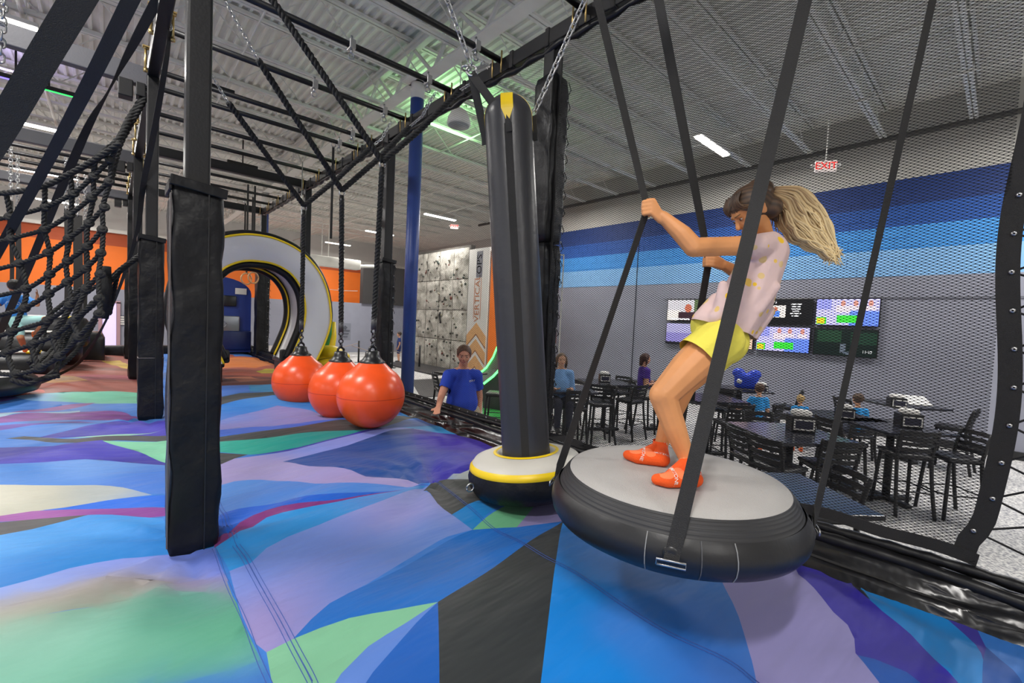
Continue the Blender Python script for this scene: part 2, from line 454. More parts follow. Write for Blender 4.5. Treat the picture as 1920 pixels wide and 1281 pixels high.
# strip lamps: housing and glowing lens, on two rods
seen = {(-1.55, 10.0): 'strip lamp at the top left corner of the view, behind the near grey beam', (-1.55, 15.4): 'strip lamp behind the wide left strap, above the far left pipes',
        (-1.55, 20.8): 'long strip lamp over the cargo net, beyond the chains', (-1.55, 26.2): 'farthest small strip lamp seen through the cargo net',
        (9.75, 4.55): 'bright strip lamp over the dining tables, above the hanging girl', (9.75, 15.4): 'strip lamp left of the exit sign near the tall black pillar',
        (9.75, 20.8): 'small strip lamp behind the padded post with the thick rope', (9.75, 26.2): 'farthest strip lamp above the white duct'}
for lx in LAMP_X:
    for ly in LAMP_Y:
        lab = seen.get((lx, ly), 'strip lamp out of the picture, lighting the hall')
        t = empty('strip_lamp', (lx, ly, LAMP_Z), 0, lab, 'lamp', 'ceiling strip lamps')
        MB().box((0, 0, 0.02), (1.46, 0.2, 0.06), None, 0.01).build('housing', M_white_paint, t)
        MB().box((0, 0, -0.025), (1.42, 0.15, 0.04), None, 0.012).build('lens', M_lens, t)
        for s in (-0.6, 0.6): MB().box((s, 0, 0.43), (0.015, 0.015, 0.8)).build('rod', M_white_paint, t)
for (px, lab, c) in (((-0.8961, 12.4538, 5.25), 'black wash light bar with a green strip under the ceiling, top left', '#30d060'), ((-1.3134, 12.4096, 5.25), 'black wash light bar with a violet strip, half behind the wide strap', '#8070ff'), ((1.3391, 10.0539, 5.3), 'small black wash bar over the left ropes', '#30d060'), ((2.7337, 14.6831, 5.3), 'black wash bar above the thick far crossbeam', '#304030')):
    t = empty('wash_light_bar', px, 0, lab, 'light bar')
    MB().box((0, 0, 0.02), (0.75, 0.09, 0.08), None, 0.01).build('housing', M_plast, t)
    MB().box((0, -0.02, -0.028), (0.7, 0.04, 0.015)).build('lens', mat('wash_'+c, c, 0.5, emit=c, es=2), t)
    MB().box((0, 0, 0.45), (0.03, 0.03, 0.84)).build('bracket', M_plast, t)
# pendant loudspeaker
t = empty('pendant_speaker', (4.05, 5.9677, 4.2875), 0, 'round white pendant loudspeaker left of the black pillar top', 'speaker')
MB().lathe([(0, 0.02), (0.15, 0.0), (0.175, 0.0), (0.185, 0.03), (0.17, 0.12), (0.12, 0.22), (0.06, 0.26), (0, 0.27)], n=28).build('cabinet', M_white_paint, t)
MB().lathe([(0, -0.002), (0.16, -0.002), (0.16, 0.01), (0, 0.01)], n=28).build('grille', mat('grille_grey', '#a6a8a6', 0.7), t)
MB().tube([(0, 0, 0.26), (0, 0, 1.8)], 0.008, 6).build('cable', M_white_paint, t)
# structural columns, blue below, white above
def column(x, y, zb, lab):
    t = empty('column', (x, y, 0), 0, lab, 'column')
    MB().tube([(0, 0, FZ), (0, 0, zb)], 0.115, 24).build('blue_shaft', M_blue_col, t)
    MB().tube([(0, 0, zb), (0, 0, 5.35)], 0.115, 24).build('white_shaft', M_white_paint, t)
    MB().box((0, 0, 5.3), (0.5, 0.3, 0.03)).build('cap_plate', M_white_paint, t)
cx_ = (3.9369, 7.0969, 1.1957)
column(cx_[0], cx_[1], 5.0194, 'tall blue column with white top beside the orange balls')
c2 = (3.95, 17.4526, 4.6094)
column(c2[0], c2[1], c2[2]+0.15, 'distant blue column seen through the white arch')
# exit signs
def exit_sign(loc, rz, lab, rod):
    t = empty('exit_sign', loc, rz, lab, 'exit sign')
    MB().box((0, 0, 0), (0.34, 0.05, 0.2), None, 0.012).build('case', mat('exit_case', '#e8e4de', 0.5, emit='#ffe0d8', es=0.35), t)
    text_mb('EXIT', 0.17, Matrix.Translation((0, -0.028, 0)) @ Matrix.Rotation(PI/2, 4, 'X'), 0.002).build('letters', mat('exit_red', '#e01818', 0.5, emit='#ff1a10', es=1.6), t)
    for s in (-0.2, 0.2): MB().box((s, 0, 0.02), (0.07, 0.06, 0.06), None, 0.02).build('lamp_head', M_white_paint, t)
    MB().box((0, 0, 0.1+rod/2), (0.015, 0.015, rod)).build('rod', M_white_paint, t)
exit_sign((9.5352, 2.3629, 4.2957), -1.0, 'red EXIT sign hanging before the blue wall over the dining tables', 1.75)
exit_sign((10.8746, 16.0445, 5.1874), -0.6, 'small distant red EXIT sign left of the black pillar', 1.9)

# ------------------------------------------------------------ the inflated fabric deck with its printed shapes
PX, PY = 1.7918, 2.8349
def deck_z(x, y):
    x = np.asarray(x, float); y = np.asarray(y, float)
    def lane(u): return np.where((u > 0) & (u < 1), np.sin(np.pi*np.clip(u, 0, 1))**0.9, 0)
    yy = .72+.28*np.cos(2*np.pi*(y-1.15)/1.72)
    h = .11*lane((x-.32)/2.55)*yy+.11*lane((x+2.35)/2.67)*yy
    h = h-.07*np.exp(-((x-PX)**2+(y-PY)**2)/.12)
    return h+.012*np.sin(5.1*x+2.3*y)*np.sin(1.7*x-3.9*y+.6)
def deck_fine(x, y):
    """small gathers: radial folds at the anchor points and puckers along the seam"""
    x = np.asarray(x, float); y = np.asarray(y, float); h = np.zeros_like(x)
    for (ax_, ay_, a, k) in ((PX, PY, .012, 11), (.32, 2.8, .010, 9), (.32, 6.24, .010, 9), (2.85, .6, .010, 8), (.2, 1.2, .006, 7)):
        d = np.hypot(x-ax_, y-ay_); an = np.arctan2(y-ay_, x-ax_)
        h += 1.5*a*np.sin(an*k+1.3*np.sin(3*an))*np.exp(-(d/.75)**2)*np.clip(d/.15, 0, 1)
    h += .006*np.sin(7*(.45*x+y)+2.2*np.sin(2.1*x+.4)+1.1*np.sin(3.3*y))*np.sin(1.9*x-1.1*y+1)+.004*np.sin(15*(.3*x+y)+3*np.sin(2.7*x))*np.sin(2.3*x+.9*y)
    return h
POLY = [([(-3.178,19.477),(0.521,14.143),(0.3,8.047),(0.039,8.216),(-0.3,8.034),(-0.649,7.907),(-0.848,7.792),(-1.42,7.772),(-2.431,9.367)],'#a0584a',[],1),
([(-2.267,8.73),(-0.959,7.777),(-0.979,8.912),(-0.826,9.128),(-0.613,8.03),(-0.649,7.907),(-0.848,7.792),(-0.955,7.749),(-2.049,7.887)],'#e2523a',[],1),
([(-0.864,9.255),(-0.734,9.621),(-0.483,9.734),(-0.26,9.304),(-0.514,9.223),(-0.705,9.239)],'#cc9048',[],1),
([(-0.518,9.843),(-0.119,9.984),(0.375,10.118),(0.357,9.627),(-0.26,9.304)],'#a6505c',[],1),
([(-0.151,12.59),(0.145,12.863),(0.324,11.374),(0.308,10.768),(0.128,11.364)],'#ccaa48',[],1),
([(-0.779,11.055),(-0.352,11.295),(0.239,11.062),(0.306,10.704),(-0.201,10.943),(-0.648,10.512)],'#7c4638',[],1),
([(-0.848,7.792),(-0.649,7.907),(-0.3,8.034),(0.039,8.216),(0.3,8.047),(0.268,7.175),(-0.086,7.282),(-0.367,7.393),(-0.68,7.503)],'#78ccae',[(-0.7,7.68,'#88b4e8'),(-0.29,7.7,'#74ceac'),(0.28,7.64,'#70c8a4')],1),
([(-2.049,7.887),(-0.959,7.777),(-0.806,7.717),(-0.895,7.586),(-1.88,7.231)],'#6a50b8',[],1),
([(-1.785,6.865),(-0.82,6.65),(-0.643,7.094),(-0.135,7.371),(-0.222,7.165),(-0.471,6.969),(-0.723,6.74),(-0.806,6.534),(-1.727,6.638)],'#8c4a98',[],1),
([(-1.651,6.346),(-0.812,6.583),(-0.616,6.802),(-0.257,6.892),(-0.253,6.782),(-0.669,6.569),(-0.786,6.373),(-1.6,6.149)],'#a8cce2',[],1),
([(-1.558,5.983),(-0.79,6.4),(-0.664,6.522),(-0.253,6.782),(0.055,6.606),(0.233,6.211),(0.133,6.045),(-0.23,6.167),(-0.56,6.182),(-0.761,6.165),(-1.506,5.784)],'#84409c',[],1),
([(-1.49,5.72),(-0.752,6.095),(-0.484,6.111),(-0.228,6.124),(-0.102,6.053),(-0.263,6.059),(-0.549,6.059),(-0.734,5.945),(-1.422,5.454)],'#5634a2',[],1),
([(-0.505,5.569),(-0.218,5.848),(0.091,6.02),(0.442,5.943),(0.398,5.326),(-0.027,5.44),(-0.274,5.522)],'#4338b4',[(-0.28,5.57,'#3030a4'),(0.3,5.83,'#5048c4')],1),
([(-0.307,5.517),(-0.028,5.513),(0.367,5.606),(0.208,5.524),(-0.027,5.44)],'#9ad0bc',[],1),
([(-0.668,5.657),(-0.564,5.69),(-0.512,5.65),(-0.237,5.456),(-0.027,5.465),(0.207,5.477),(0.398,5.326),(0.381,5.092),(0.045,5.274),(-0.161,5.227),(-0.363,5.366),(-0.503,5.548)],'#43464a',[],1),
([(-1.49,5.72),(-0.663,5.365),(-0.348,5.152),(-0.197,5.289),(-0.055,5.317),(-0.008,5.185),(0.11,4.951),(0.182,4.791),(0.267,4.57),(0.331,4.407),(0.325,4.328),(0.07,4.487),(-0.142,4.591),(-0.363,4.572),(-0.571,4.62),(-1.278,4.899)],'#4642ba',[(-0.65,5.26,'#383898'),(-0.09,4.9,'#504cc8'),(0.26,4.44,'#3c38a8')],1),
([(-0.054,5.292),(0.381,5.092),(0.331,4.407),(0.267,4.57),(0.182,4.791),(0.11,4.951),(-0.008,5.185)],'#84d2ac',[],1),
([(-1.278,4.899),(-0.571,4.62),(-0.363,4.572),(-0.142,4.591),(0.07,4.487),(0.325,4.328),(0.276,3.65),(0.191,3.71),(0.035,3.939),(-0.072,4.021),(-0.276,4.076),(-0.516,4.171),(-1.146,4.387)],'#6298ea',[(-0.54,4.4,'#4a88d8'),(-0.14,4.48,'#78a8f0'),(0.23,3.9,'#4a80dc')],1),
([(-1.135,4.347),(-0.515,4.163),(-0.373,4.108),(-0.226,4.068),(-0.072,4.021),(0.061,3.904),(0.203,3.672),(-0.017,3.716),(-0.205,3.691),(-0.335,3.681),(-0.456,3.677),(-0.996,3.805)],'#c9cdc0',[(-0.43,3.98,'#d6d4c4'),(-0.02,3.89,'#b8c0c0'),(0.19,3.68,'#9ab0d0'),(-0.34,3.73,'#c8c8b8')],1),
([(-0.293,3.689),(-0.205,3.691),(-0.017,3.716),(0.274,3.631),(0.256,3.378),(0.08,3.495),(-0.134,3.617)],'#1e72ea',[],1),
([(-0.974,3.719),(-0.456,3.677),(-0.336,3.691),(-0.134,3.617),(0.08,3.495),(0.255,3.357),(0.242,3.186),(0.168,3.238),(0.008,3.398),(-0.128,3.468),(-0.258,3.501),(-0.441,3.56),(-0.927,3.535)],'#9c4aa0',[(-0.45,3.65,'#a45aac'),(0.22,3.29,'#8a3c9c')],1),
([(-0.914,3.488),(-0.44,3.55),(-0.258,3.513),(-0.095,3.454),(-0.189,3.4),(-0.303,3.337),(-0.409,3.299),(-0.803,3.056)],'#525254',[],1),
([(-0.803,3.056),(-0.409,3.299),(-0.303,3.337),(-0.189,3.4),(-0.095,3.454),(0.008,3.398),(0.168,3.238),(0.226,3.163),(0.243,2.95),(0.401,2.702),(0.402,2.676),(0.045,2.77),(-0.136,2.754),(-0.247,2.717),(-0.336,2.7),(-0.675,2.562)],'#3c98e8',[(-0.34,3.13,'#50a4ee'),(-0.01,3.2,'#48a0ee'),(-0.11,2.87,'#2088da'),(-0.3,2.75,'#1a80d4'),(0.19,2.87,'#3088dc')],1),
([(-0.675,2.562),(-0.336,2.7),(-0.247,2.717),(-0.136,2.754),(0.045,2.77),(0.402,2.676),(0.397,2.487),(0.403,2.309),(0.221,2.419),(0.078,2.545),(-0.097,2.626),(-0.207,2.6),(-0.269,2.63),(-0.323,2.599),(-0.644,2.44)],'#8098ea',[(-0.29,2.65,'#8ca8f4'),(0.08,2.66,'#90a0ee'),(0.34,2.59,'#5f7cdc')],2),
([(-0.011,2.651),(0.248,2.506),(0.354,2.365),(0.305,2.299),(0.072,2.345),(-0.01,2.458)],'#9a9088',[],2),
([(-0.644,2.44),(-0.323,2.599),(-0.269,2.63),(-0.207,2.6),(-0.097,2.626),(0.078,2.545),(0.203,2.437),(0.094,2.365),(-0.041,2.368),(-0.188,2.365),(-0.299,2.398),(-0.603,2.281)],'#b2a69a',[(-0.26,2.57,'#b8ae9c'),(-0.22,2.42,'#98928a'),(0.02,2.53,'#a89a90'),(0.15,2.46,'#8a8480')],2),
([(0.166,2.444),(0.221,2.429),(0.322,2.433),(0.4,2.365),(0.396,2.171),(0.325,2.302),(0.216,2.366)],'#a08cb4',[],2),
([(-0.603,2.281),(-0.299,2.398),(-0.188,2.365),(-0.041,2.368),(0.074,2.403),(0.217,2.376),(0.325,2.302),(0.396,2.171),(0.391,1.948),(0.398,1.759),(0.401,1.693),(0.324,1.722),(0.193,1.766),(0.084,1.806),(-0.317,1.793),(-0.476,1.786)],'#66b498',[(-0.15,2.27,'#84bca8'),(0.3,2.27,'#4f9c88'),(-0.13,1.99,'#78bca4'),(0.32,1.9,'#5aa888')],2),
([(-0.317,1.793),(0.084,1.806),(0.193,1.766),(0.324,1.722),(0.401,1.693),(0.398,1.525),(0.362,1.28)],'#3a78d2',[],2),
([(2.465,16.398),(2.298,12.867),(3.94,13.325),(4.372,8.908),(3.364,6.832),(2.27,7.64),(1.907,7.766),(1.329,7.793),(1.178,7.784)],'#a84e38',[],1),
([(1.94,12.594),(3.03,12.912),(3.015,11.612),(2.276,10.547),(1.625,10.527)],'#da7c3a',[],1),
([(2.051,9.497),(2.837,10.794),(3.1,10.464),(2.387,9.357),(2.106,9.336)],'#c8b434',[],1),
([(1.423,9.21),(2.28,8.933),(2.11,7.645),(1.202,7.768)],'#6c3028',[],1),
([(1.458,9.027),(1.866,9.027),(1.995,8.131),(1.509,8.011)],'#b46a4c',[],1),
([(1.172,7.744),(1.388,7.736),(1.576,7.755),(1.513,7.368),(1.31,7.288),(1.077,7.104)],'#5c8cea',[],0),
([(1.576,7.755),(2.629,7.705),(3.396,6.17),(3.097,5.618),(2.146,6.278),(1.769,7.136),(1.513,7.368)],'#4aa0da',[],1),
([(1.069,7.051),(1.372,7.269),(1.78,7.181),(2.146,6.278),(2.056,6.011),(1.702,6.865),(1.216,6.435),(0.951,6.261)],'#3c4244',[],1),
([(0.947,6.234),(1.075,6.285),(1.697,6.874),(2.056,6.011),(3.097,5.618),(2.931,5.312),(1.862,4.922),(1.8,5.623),(1.53,5.968),(1.031,5.713),(0.843,5.534)],'#3088e2',[(1.04,6.09,'#2c84e0'),(1.54,6.22,'#4c94e4'),(0.92,5.65,'#4a80d8')],1),
([(0.843,5.534),(1.031,5.713),(1.53,5.968),(1.8,5.623),(1.887,4.91),(1.434,4.797),(1.114,5.114),(0.791,5.188)],'#908cd2',[(0.96,5.62,'#7c90dc'),(1.55,5.57,'#9490d0'),(1.0,5.29,'#8a88cc')],1),
([(0.791,5.188),(1.114,5.114),(1.434,4.797),(1.912,4.897),(2.387,5.112),(2.931,5.312),(2.151,4.6),(1.386,4.634),(1.036,4.749),(0.735,4.816)],'#3e6cda',[],1),
([(0.732,4.792),(1.036,4.749),(1.386,4.634),(1.886,4.83),(2.184,4.674),(2.818,4.966),(2.938,4.909),(2.132,4.302),(1.688,4.316),(1.137,4.409),(0.707,4.625)],'#383d3f',[],1),
([(0.707,4.625),(1.137,4.409),(1.688,4.316),(1.947,4.28),(1.515,4.12),(1.228,4.092),(0.98,4.11),(0.869,4.15),(0.668,4.362)],'#1f9e98',[(0.71,4.37,'#2cae9c'),(1.67,4.26,'#269492')],1),
([(1.947,4.28),(2.151,4.343),(2.955,4.808),(3.064,4.159),(3.012,3.742),(2.855,3.773),(2.686,3.928),(2.569,4.171),(2.256,4.246)],'#4a6cba',[],1),
([(2.673,5.002),(2.991,5.349),(3.001,4.819),(2.881,4.812)],'#4a9ee8',[],1),
([(2.239,4.273),(2.585,4.31),(2.88,4.328),(3.015,4.197),(3.012,3.742),(2.855,3.773),(2.686,3.928),(2.569,4.171)],'#3c9ee2',[],1),
([(0.646,4.365),(0.852,4.162),(0.751,4.132),(0.592,3.993)],'#3b3d3f',[],1),
([(0.592,3.993),(0.751,4.132),(0.898,4.101),(1.133,4.063),(1.411,4.096),(1.743,4.187),(1.988,4.245),(2.278,4.289),(2.569,4.171),(1.888,4.025),(1.597,3.947),(1.332,3.859),(1.029,3.823),(1.141,3.532),(1.262,3.362),(1.343,3.206),(1.414,2.994),(1.557,2.904),(1.743,2.765),(1.564,2.797),(1.192,2.927),(0.98,3.246),(0.808,3.522),(0.658,3.609),(0.536,3.601)],'#a49cd8',[(0.63,3.85,'#aca0d4'),(0.95,3.66,'#aaa0d4'),(1.37,3.98,'#8898e6'),(2.09,4.23,'#8494e4'),(1.37,2.99,'#a89cd4')],1),
([(0.866,4.137),(1.228,4.092),(1.58,4.164),(2.013,4.299),(2.261,4.292),(1.743,4.187),(1.411,4.096),(1.133,4.063)],'#3c3aaa',[],1),
([(1.029,3.823),(1.291,3.867),(1.597,3.947),(1.911,4.078),(2.198,4.192),(2.44,4.234),(2.329,3.674),(1.758,2.753),(1.557,2.904),(1.414,2.994),(1.343,3.206),(1.262,3.362),(1.141,3.532)],'#1a4c9c',[(1.25,3.63,'#1c50a0'),(1.92,3.46,'#204a96'),(2.14,4.03,'#1c4488')],3),
([(2.408,4.234),(2.675,4.015),(2.989,3.76),(3.174,3.443),(2.43,2.62),(1.95,2.758),(1.739,2.752),(1.839,3.003),(2.104,3.57)],'#4229ac',[(2.02,3.35,'#2c3aa0'),(2.56,3.38,'#4229b0')],3),
([(1.739,2.752),(1.967,2.782),(2.115,2.805),(2.258,2.823),(2.353,2.533),(2.01,2.669),(1.865,2.775)],'#aab2b4',[(1.79,2.77,'#6a90d8'),(2.04,2.74,'#b0b4b0')],1),
([(0.536,3.601),(0.658,3.609),(0.808,3.522),(0.98,3.246),(1.192,2.927),(1.739,2.752),(1.306,2.76),(0.989,2.847),(0.721,3.001),(0.503,3.039),(0.448,2.992)],'#4e8ade',[(0.57,3.48,'#6098e8'),(0.71,3.22,'#4c80d0'),(1.17,2.87,'#5088dc')],1),
([(0.448,2.992),(0.503,3.039),(0.721,3.001),(0.989,2.847),(1.306,2.76),(1.733,2.742),(1.084,2.74),(0.854,2.819),(0.688,2.856),(0.544,2.816),(0.412,2.742)],'#1662d2',[],1),
([(0.412,2.742),(0.544,2.816),(0.688,2.856),(0.854,2.819),(1.084,2.74),(1.733,2.742),(1.075,2.717),(0.839,2.767),(0.673,2.792),(0.525,2.718),(0.401,2.666)],'#80307c',[],1),
([(0.401,2.666),(0.525,2.718),(0.673,2.792),(0.839,2.767),(1.075,2.717),(1.733,2.742),(1.281,2.552),(0.871,2.495),(0.711,2.513),(0.604,2.494),(0.512,2.399),(0.421,2.389),(0.415,2.515)],'#2e92de',[(0.5,2.56,'#3494e0'),(0.81,2.66,'#3090d8'),(1.34,2.67,'#4c90dc')],1),
([(0.421,2.389),(0.512,2.399),(0.604,2.494),(0.711,2.513),(0.871,2.495),(1.281,2.552),(1.727,2.746),(1.645,2.684),(1.551,2.357),(1.549,2.191),(1.554,1.986),(1.402,2.011),(1.098,1.937),(0.868,1.858),(0.736,1.829),(0.634,1.788),(0.535,1.727),(0.51,1.712),(0.423,1.718),(0.404,1.787),(0.398,1.983)],'#7292de',[(0.45,2.33,'#7c94e4'),(0.73,2.4,'#7896e2'),(1.31,2.46,'#7c96e0'),(1.32,2.11,'#6c90dc'),(0.68,1.94,'#6484d0'),(1.29,2.39,'#b098c6'),(0.62,2.03,'#a094cc'),(0.51,1.92,'#a894c8'),(0.42,1.82,'#a894c8'),(0.5,2.23,'#7c94e4'),(0.95,1.99,'#6c8edc'),(1.17,2.08,'#6c90dc'),(0.81,1.96,'#6486d6'),(0.66,1.86,'#6484d0'),(0.67,2.35,'#7494e4')],4),
([(0.51,1.712),(0.684,1.821),(0.87,1.851),(1.088,1.897),(1.38,1.978),(1.554,1.986),(1.682,1.9),(2.055,1.734),(1.36,1.554),(1.01,1.502),(0.706,1.667)],'#106ec6',[],1),
([(1.549,2.191),(1.957,2.286),(1.972,2.164),(1.554,1.986)],'#2482ca',[],0),
([(1.645,2.684),(1.813,2.767),(2.01,2.669),(2.316,2.493),(1.981,2.286),(1.549,2.191),(1.551,2.357)],'#393b3b',[],1),
([(1.554,1.986),(2.278,2.228),(2.277,2.109),(1.761,1.835)],'#70b88c',[],0),
([(1.761,1.835),(2.247,2.102),(2.472,1.98),(2.055,1.734)],'#9088b8',[],0),
([(1.01,1.502),(1.36,1.554),(2.055,1.734),(1.584,1.37),(1.006,0.911),(0.866,0.794),(0.673,0.958),(0.899,1.321)],'#303436',[],1),
([(0.51,1.712),(0.706,1.667),(0.857,1.582),(1.01,1.502),(0.849,1.481),(0.697,1.475),(0.584,1.433),(0.493,1.37),(0.394,1.245),(0.362,1.28),(0.398,1.525),(0.423,1.718)],'#84c49e',[],1),
([(1.01,1.502),(0.879,1.452),(0.763,1.399),(0.663,1.356),(0.564,1.293),(0.457,1.176),(0.394,1.245),(0.493,1.37),(0.584,1.433),(0.697,1.475),(0.849,1.481)],'#628ada',[],1),
([(1.01,1.502),(0.899,1.321),(0.673,0.958),(0.457,1.176),(0.564,1.293),(0.663,1.356),(0.763,1.399),(0.879,1.452)],'#2062be',[],1),
([(2.055,1.734),(2.472,1.98),(2.584,1.532),(2.306,0.926),(2.154,0.829),(1.958,0.673),(1.752,0.547),(1.621,0.484),(1.377,0.371),(0.866,0.794),(1.006,0.911),(1.584,1.37)],'#0e86dc',[(1.46,1.2,'#0a86dc'),(1.19,0.91,'#0c8ae4'),(1.83,1.21,'#3c80d0'),(1.48,0.89,'#4484dc'),(1.69,0.7,'#2a74d0'),(1.61,0.57,'#4478d0')],1),
([(2.584,1.532),(3.0,0.726),(2.721,0.677),(2.444,0.497),(2.35,0.427),(2.311,0.368),(2.236,0.331),(2.133,0.309),(2.091,0.279),(1.985,0.207),(1.77,0.052),(1.377,0.371),(1.621,0.484),(1.752,0.547),(1.958,0.673),(2.154,0.829),(2.306,0.926)],'#9c96ce',[],1),
([(2.721,0.677),(3.075,0.746),(2.923,0.52),(2.724,0.402),(2.659,0.35),(2.501,0.187),(2.35,0.104),(2.19,0.022),(1.924,-0.091),(1.77,0.052),(2.019,0.176),(2.091,0.279),(2.133,0.309),(2.236,0.331),(2.311,0.368),(2.35,0.427),(2.444,0.497)],'#3a30aa',[],1),
([(2.125,0.301),(2.147,0.253),(2.142,0.162),(2.08,0.087),(1.87,-0.04),(1.77,0.052),(1.985,0.207),(2.091,0.279)],'#165cbc',[],1),
([(2.923,0.52),(2.909,0.48),(2.764,0.388),(2.658,0.346),(2.69,0.383),(2.775,0.432)],'#1e2230',[],1),
([(2.935,0.522),(2.926,0.371),(2.862,0.118),(2.671,0.002),(2.491,-0.021),(2.207,-0.025),(1.881,-0.051),(1.924,-0.091),(2.19,0.022),(2.35,0.104),(2.501,0.187),(2.658,0.346),(2.823,0.419)],'#1488d6',[],1),
([(2.85,0.126),(2.824,0.005),(2.584,-0.044),(2.491,-0.021),(2.671,0.002)],'#4038a2',[],1),
([(2.491,-0.021),(2.683,-0.028),(2.493,-0.098),(2.022,-0.183),(1.881,-0.051),(2.207,-0.025)],'#1c54a8',[],1)]
SEAMS = [[(0.405,2.662),(0.403,2.346),(0.405,2.02),(0.402,1.739),(0.403,1.547),(0.399,1.421)],[(0.517,3.35),(0.496,2.811),(0.511,2.394),(0.509,1.918),(0.508,1.665),(0.507,1.461),(0.499,1.338)],[(0.499,3.322),(0.479,2.828),(0.493,2.399),(0.494,1.92),(0.494,1.676),(0.495,1.468)],[(1.856,2.991),(1.708,2.407),(1.663,2.057),(1.618,1.618),(1.58,1.367),(1.572,1.119),(1.574,0.839),(1.662,0.614),(1.641,0.494),(1.618,0.434)]]
def smooth_poly(P, step=0.07):
    P = [V((x, y, 0)) for x, y in P]; n = len(P); out = []
    cor = []
    for i in range(n):
        a = P[i]-P[i-1]; b = P[(i+1) % n]-P[i]
        cor.append(a.length < 1e-5 or b.length < 1e-5 or a.angle(b) > 0.75)
    for i in range(n):
        p1 = P[i]; p2 = P[(i+1) % n]; L = (p2-p1).length
        m0 = (p2-p1) if cor[i] else (p2-P[i-1])*0.5*min(1, 2*L/max(1e-4, (p2-P[i-1]).length))
        p3 = P[(i+2) % n]
        m1 = (p2-p1) if cor[(i+1) % n] else (p3-p1)*0.5*min(1, 2*L/max(1e-4, (p3-p1).length))
        k = max(1, min(14, int(L/step)))
        for q in range(k):
            t = q/k
            out.append((2*t**3-3*t*t+1)*p1+(t**3-2*t*t+t)*m0+(-2*t**3+3*t*t)*p2+(t**3-t*t)*m1)
    return out
def build_deck():
    x0, x1, y0, y1 = -3.4, 2.9, -0.5, 14.1
    co = []; ed = []; polys = []
    yy = y0
    while yy < y1:
        st = 0.055 if yy < 5 else 0.09
        xx = x0
        while xx <= x1+1e-6:
            e = 0 if (xx == x0 or yy == y0) else 0.3*st
            co.append(V((min(x1, xx+random.uniform(-e, e)), yy+random.uniform(-e, e)))); xx += st
        yy += st
    for P, c, stops, sm in POLY:
        Q = smooth_poly(P) if sm else smooth_poly([(a, b) for a, b in P])
        Q = [V((min(x1, max(x0, q.x)), min(y1, max(y0, q.y)))) for q in Q]
        b = len(co); n = len(Q); co.extend(Q)
        ed.extend([(b+i, b+(i+1) % n) for i in range(n)])
        polys.append((np.array([(q.x, q.y) for q in Q]), c, stops))
    r = delaunay_2d_cdt(co, ed, [], 0, 1e-5)
    vs = np.array([(v.x, v.y) for v in r[0]]); fs = np.array([list(f) for f in r[2] if len(f) == 3])
    cen = vs[fs].mean(1)
    own = np.full(len(fs), -1)
    for i, (Q, c, stops) in enumerate(polys):
        mn, mx = Q.min(0), Q.max(0)
        idx = np.where((cen[:, 0] > mn[0]) & (cen[:, 0] < mx[0]) & (cen[:, 1] > mn[1]) & (cen[:, 1] < mx[1]))[0]
        if not len(idx): continue
        p = cen[idx]; ins = np.zeros(len(idx), bool)
        for (xa, ya), (xb, yb) in zip(Q, np.roll(Q, -1, 0)):
            c1 = (ya > p[:, 1]) != (yb > p[:, 1])
            if ya != yb: ins ^= c1 & (p[:, 0] < (xb-xa)*(p[:, 1]-ya)/(yb-ya)+xa)
        own[idx[ins]] = i
    z = deck_z(vs[:, 0], vs[:, 1])+deck_fine(vs[:, 0], vs[:, 1])
    me = bpy.data.meshes.new('inflated_deck')
    me.from_pydata(np.column_stack([vs, z]).tolist(), [], fs.tolist()); me.update()
    nv = len(me.loops); lv = np.zeros(nv, int); me.loops.foreach_get('vertex_index', lv)
    cols = np.zeros((nv, 4)); cols[:, 3] = 1
    own_l = np.repeat(own, 3)
    lx = vs[lv]
    cols[:, :3] = s2l('#3c80d8')
    for i, (Q, c, stops) in enumerate(polys):
        sel = np.where(own_l == i)[0]
        if not len(sel): continue
        if not stops: cols[sel, :3] = s2l(c); continue
        w = np.full(len(sel), 0.35); acc = np.outer(w, s2l(c)); q = lx[sel]
        for sx_, sy_, sc in stops:
            wt = 0.02/(0.02+((q[:, 0]-sx_)**2+(q[:, 1]-sy_)**2))**2
            acc += np.outer(wt, s2l(sc)); w = w+wt
        cols[sel, :3] = acc/w[:, None]
    # dye runs softly across some borders of the print
    for g in (2, 3, 4):
        ids = [i for i, p in enumerate(POLY) if p[3] == g]
        sel = np.isin(own_l, ids)
        if not sel.any(): continue
        nvx = len(vs); cnt = np.bincount(lv[sel], minlength=nvx).astype(float)
        vc = np.stack([np.bincount(lv[sel], cols[sel, c], minlength=nvx) for c in range(3)], 1)/np.maximum(cnt, 1)[:, None]
        tri = fs[np.isin(own, ids)]; e = np.concatenate([tri[:, [0, 1]], tri[:, [1, 2]], tri[:, [2, 0]]]); e = np.concatenate([e, e[:, ::-1]])
        deg = np.maximum(np.bincount(e[:, 0], minlength=nvx), 1)[:, None]
        for _ in range(7):
            nb = np.stack([np.bincount(e[:, 0], vc[e[:, 1], c], minlength=nvx) for c in range(3)], 1)/deg
            vc = 0.4*vc+0.6*nb
        cols[sel, :3] = vc[lv[sel]]
    lum = cols[:, :3].mean(1, keepdims=True)
    cols[:, :3] = np.clip(lum+(cols[:, :3]-lum)*1.06, 0, 1)*0.74
    at = me.color_attributes.new('print', 'FLOAT_COLOR', 'CORNER')
    at.data.foreach_set('color', cols.ravel())
    me.polygons.foreach_set('use_smooth', [True]*len(me.polygons))
    m = bpy.data.materials.new('printed_fabric'); m.use_nodes = True; nt = m.node_tree; b = nt.nodes['Principled BSDF']
    an = nt.nodes.new('ShaderNodeAttribute'); an.attribute_name = 'print'
    b.inputs['Roughness'].default_value = 0.55; b.inputs['Sheen Weight'].default_value = 0.08; b.inputs['Specular IOR Level'].default_value = 0.35
